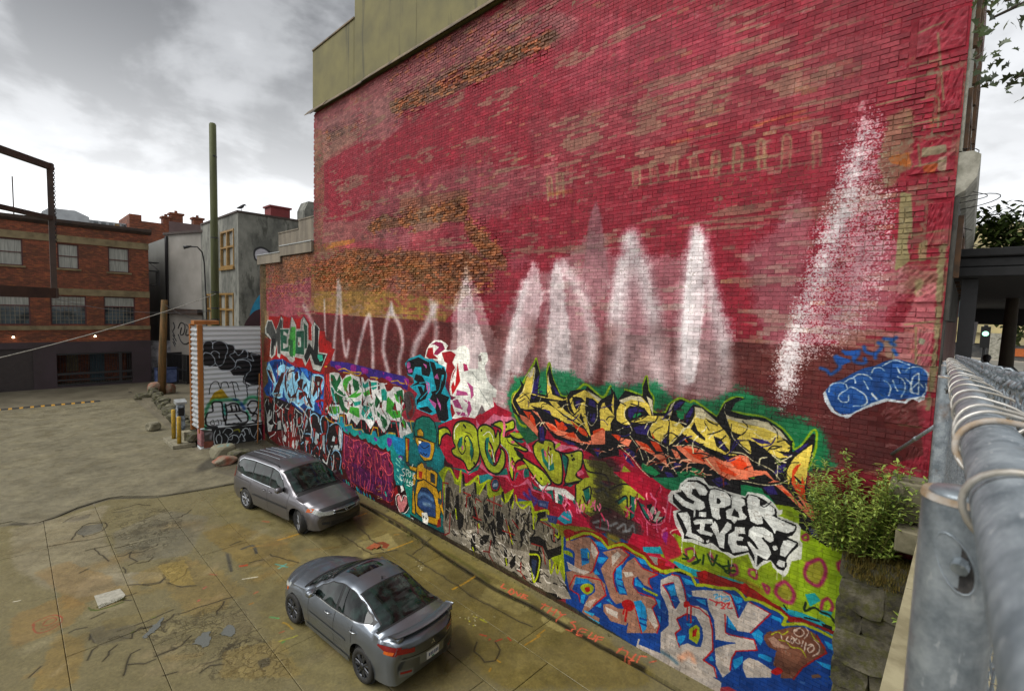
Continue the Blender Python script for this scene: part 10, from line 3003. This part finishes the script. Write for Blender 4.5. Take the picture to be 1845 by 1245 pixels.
ub = MB(); ub.box((29.2, -.75, zs(30)), (30, -.15, zs(30) + 1.1), bev=.06); tag(ub.obj('litter_bin', MAT_METER), 'dark square litter bin near the traffic light', 'bin')
gb = MB(); gb.box((13.2, -.75, zs(13)), (13.9, -.42, 6.05), bev=.03); tag(gb.obj('utility_box', M('grey_cabinet', '#5c5f60', .5, scale=5)), 'grey utility cabinet at the right edge behind the fence', 'cabinet')
pe = thing('person', 'person in black seen from behind walking on the pavement beyond the fence', 'person', (21, -.50, zs(21)))
m = MB(); m.tube([(0, .09, .02), (.03, .1, .45), (0, .09, .85), (0, .05, 1.0), (0, 0, 1.12), (0, 0, 1.36), (0, 0, 1.44), (0, 0, 1.5)], [.06, .06, .085, .13, .17, .2, .13, .06], 10); m.tube([(.1, -.09, .02), (.05, -.1, .45), (0, -.09, .86), (0, -.04, 1.0)], [.05, .06, .085, .1], 8)
for s in (1, -1): m.tube([(0, s * .17, 1.38), (-.02, s * .25, 1.1), (.06, s * .24, .84), (.1, s * .23, .74)], [.06, .05, .04, .035], 8)
m.obj('clothed_body', MAT_IRON, pe, True); m = MB(); m.tube([(0, 0, 1.47), (0, 0, 1.54), (.01, 0, 1.64), (0, 0, 1.72), (0, 0, 1.75)], [.055, .07, .105, .08, .02], 10); m.obj('head', M('dark_hair', '#17120f', .7), pe, True)
# trees
MAT_MAPLE = M('maple_leaf', '#232f10', .5, c2='#3a4818', scale=6); MAT_BARK = M('bark', '#3a3226', .9, scale=4)
tr = thing('street_tree', 'maple branch hanging into the top right corner against the sky', 'tree', (4.6, -3.2, zs(4.6)))
m = MB(); m.tube([(0, 0, -.1), (0, 0, 3), (-.1, .3, 4.2)], [.18, .15, .09], 10); m.obj('trunk', MAT_BARK, tr, True)
m = MB(); m.tube([(-.1, .3, 4.1), (-.2, 1.5, 4.35), (-.3, 2.6, 4.15), (-.3, 3.22, 3.98)], [.07, .04, .022, .008], 8)
for q in ((-.25, 2.2, 4.25, -.35, 3.1, 3.55), (-.3, 2.5, 4.16, -.4, 3.2, 4.2), (-.2, 1.9, 4.3, -.2, 3.0, 3.8)): m.tube([q[:3], q[3:]], [.018, .005], 6)
m.obj('branch', MAT_BARK, tr, True)
lm = MB(); an_ = [(0, .0), (18, .5), (-5, .75), (40, .62), (52, .95), (70, .6), (90, 1.1), (110, .6), (128, .95), (140, .62), (185, .75), (162, .5)]
lm.add([(0, 0, 0)] + [(math.cos(R(a)) * r * .05, math.sin(R(a)) * r * .05, -.006 * r) for a, r in an_[1:]], [(0, i, i + 1) for i in range(1, 11)]); l0 = lm.obj('leaf', MAT_MAPLE, tr)
g_ = random.Random(4); first = True
for i in range(210):
    o = l0 if first else l0.copy()
    if not first: COL.objects.link(o)
    first = False; o.parent = tr
    y = 2.2 + g_.random() ** .45 * 1.12; top = 4.22; bot = 3.44 + max(0, y - 3.2) * 3.2
    o.location = (-.3 + g_.uniform(-.3, .3), y, g_.uniform(bot, top)); o.rotation_euler = (g_.uniform(.3, 2.2), g_.uniform(-.8, .8), g_.uniform(0, 6.28)); s_ = g_.uniform(.55, .95); o.scale = (s_, s_, s_)
def bushy(name, lab, loc, trunk, rad, n, size, seed, mat):
    t = thing(name, lab, 'tree', loc); g_ = random.Random(seed); m = MB(); m.tube([(0, 0, 0), (0, 0, trunk), (.1, .1, trunk + rad[2] * .8)], [.16, .1, .03], 8); m.obj('trunk', MAT_BARK, t, True); f = MB()
    cl = [(g_.gauss(0, .5) * rad[0], g_.gauss(0, .5) * rad[1], trunk + rad[2] * g_.uniform(.2, 1.6)) for _ in range(16)]
    for i in range(n):
        c_ = Vector(cl[i % 16]); p = c_ + Vector([g_.gauss(0, .22) * r for r in rad]); leaf(f, p, Vector((g_.uniform(-1, 1), g_.uniform(-1, 1), g_.uniform(-.7, .6))), size * g_.uniform(.6, 1.2), size * .5, .2)
    f.obj('crown', mat, t)['kind'] = 'stuff'
MAT_TREE = M('tree_leaf', '#33441a', .6, c2='#5c6e2a', scale=3)
bushy('street_tree', 'leafy tree rising behind the black canopy against the sky', (17, -.75, zs(17)), 4.2, (.7, .85, .8), 1500, .22, 1, MAT_TREE); bushy('street_tree', 'dark tree shading the street under the canopy', (33, -2.2, zs(30)), 2.6, (2.0, 1.8, 1.4), 1600, .4, 2, MAT_TREE)
m = MB(); m.tube([(9.2 + .35 * math.cos(t) , .05 + .34 * math.sin(t) + .02 * t, 8.2 + .05 * t + .2 * math.sin(t * .5)) for t in np.linspace(0, 25, 80)], .006, 4); tag(m.obj('razor_wire', MAT_IRON), 'coil of razor wire at the corner above the black canopy', 'wire')
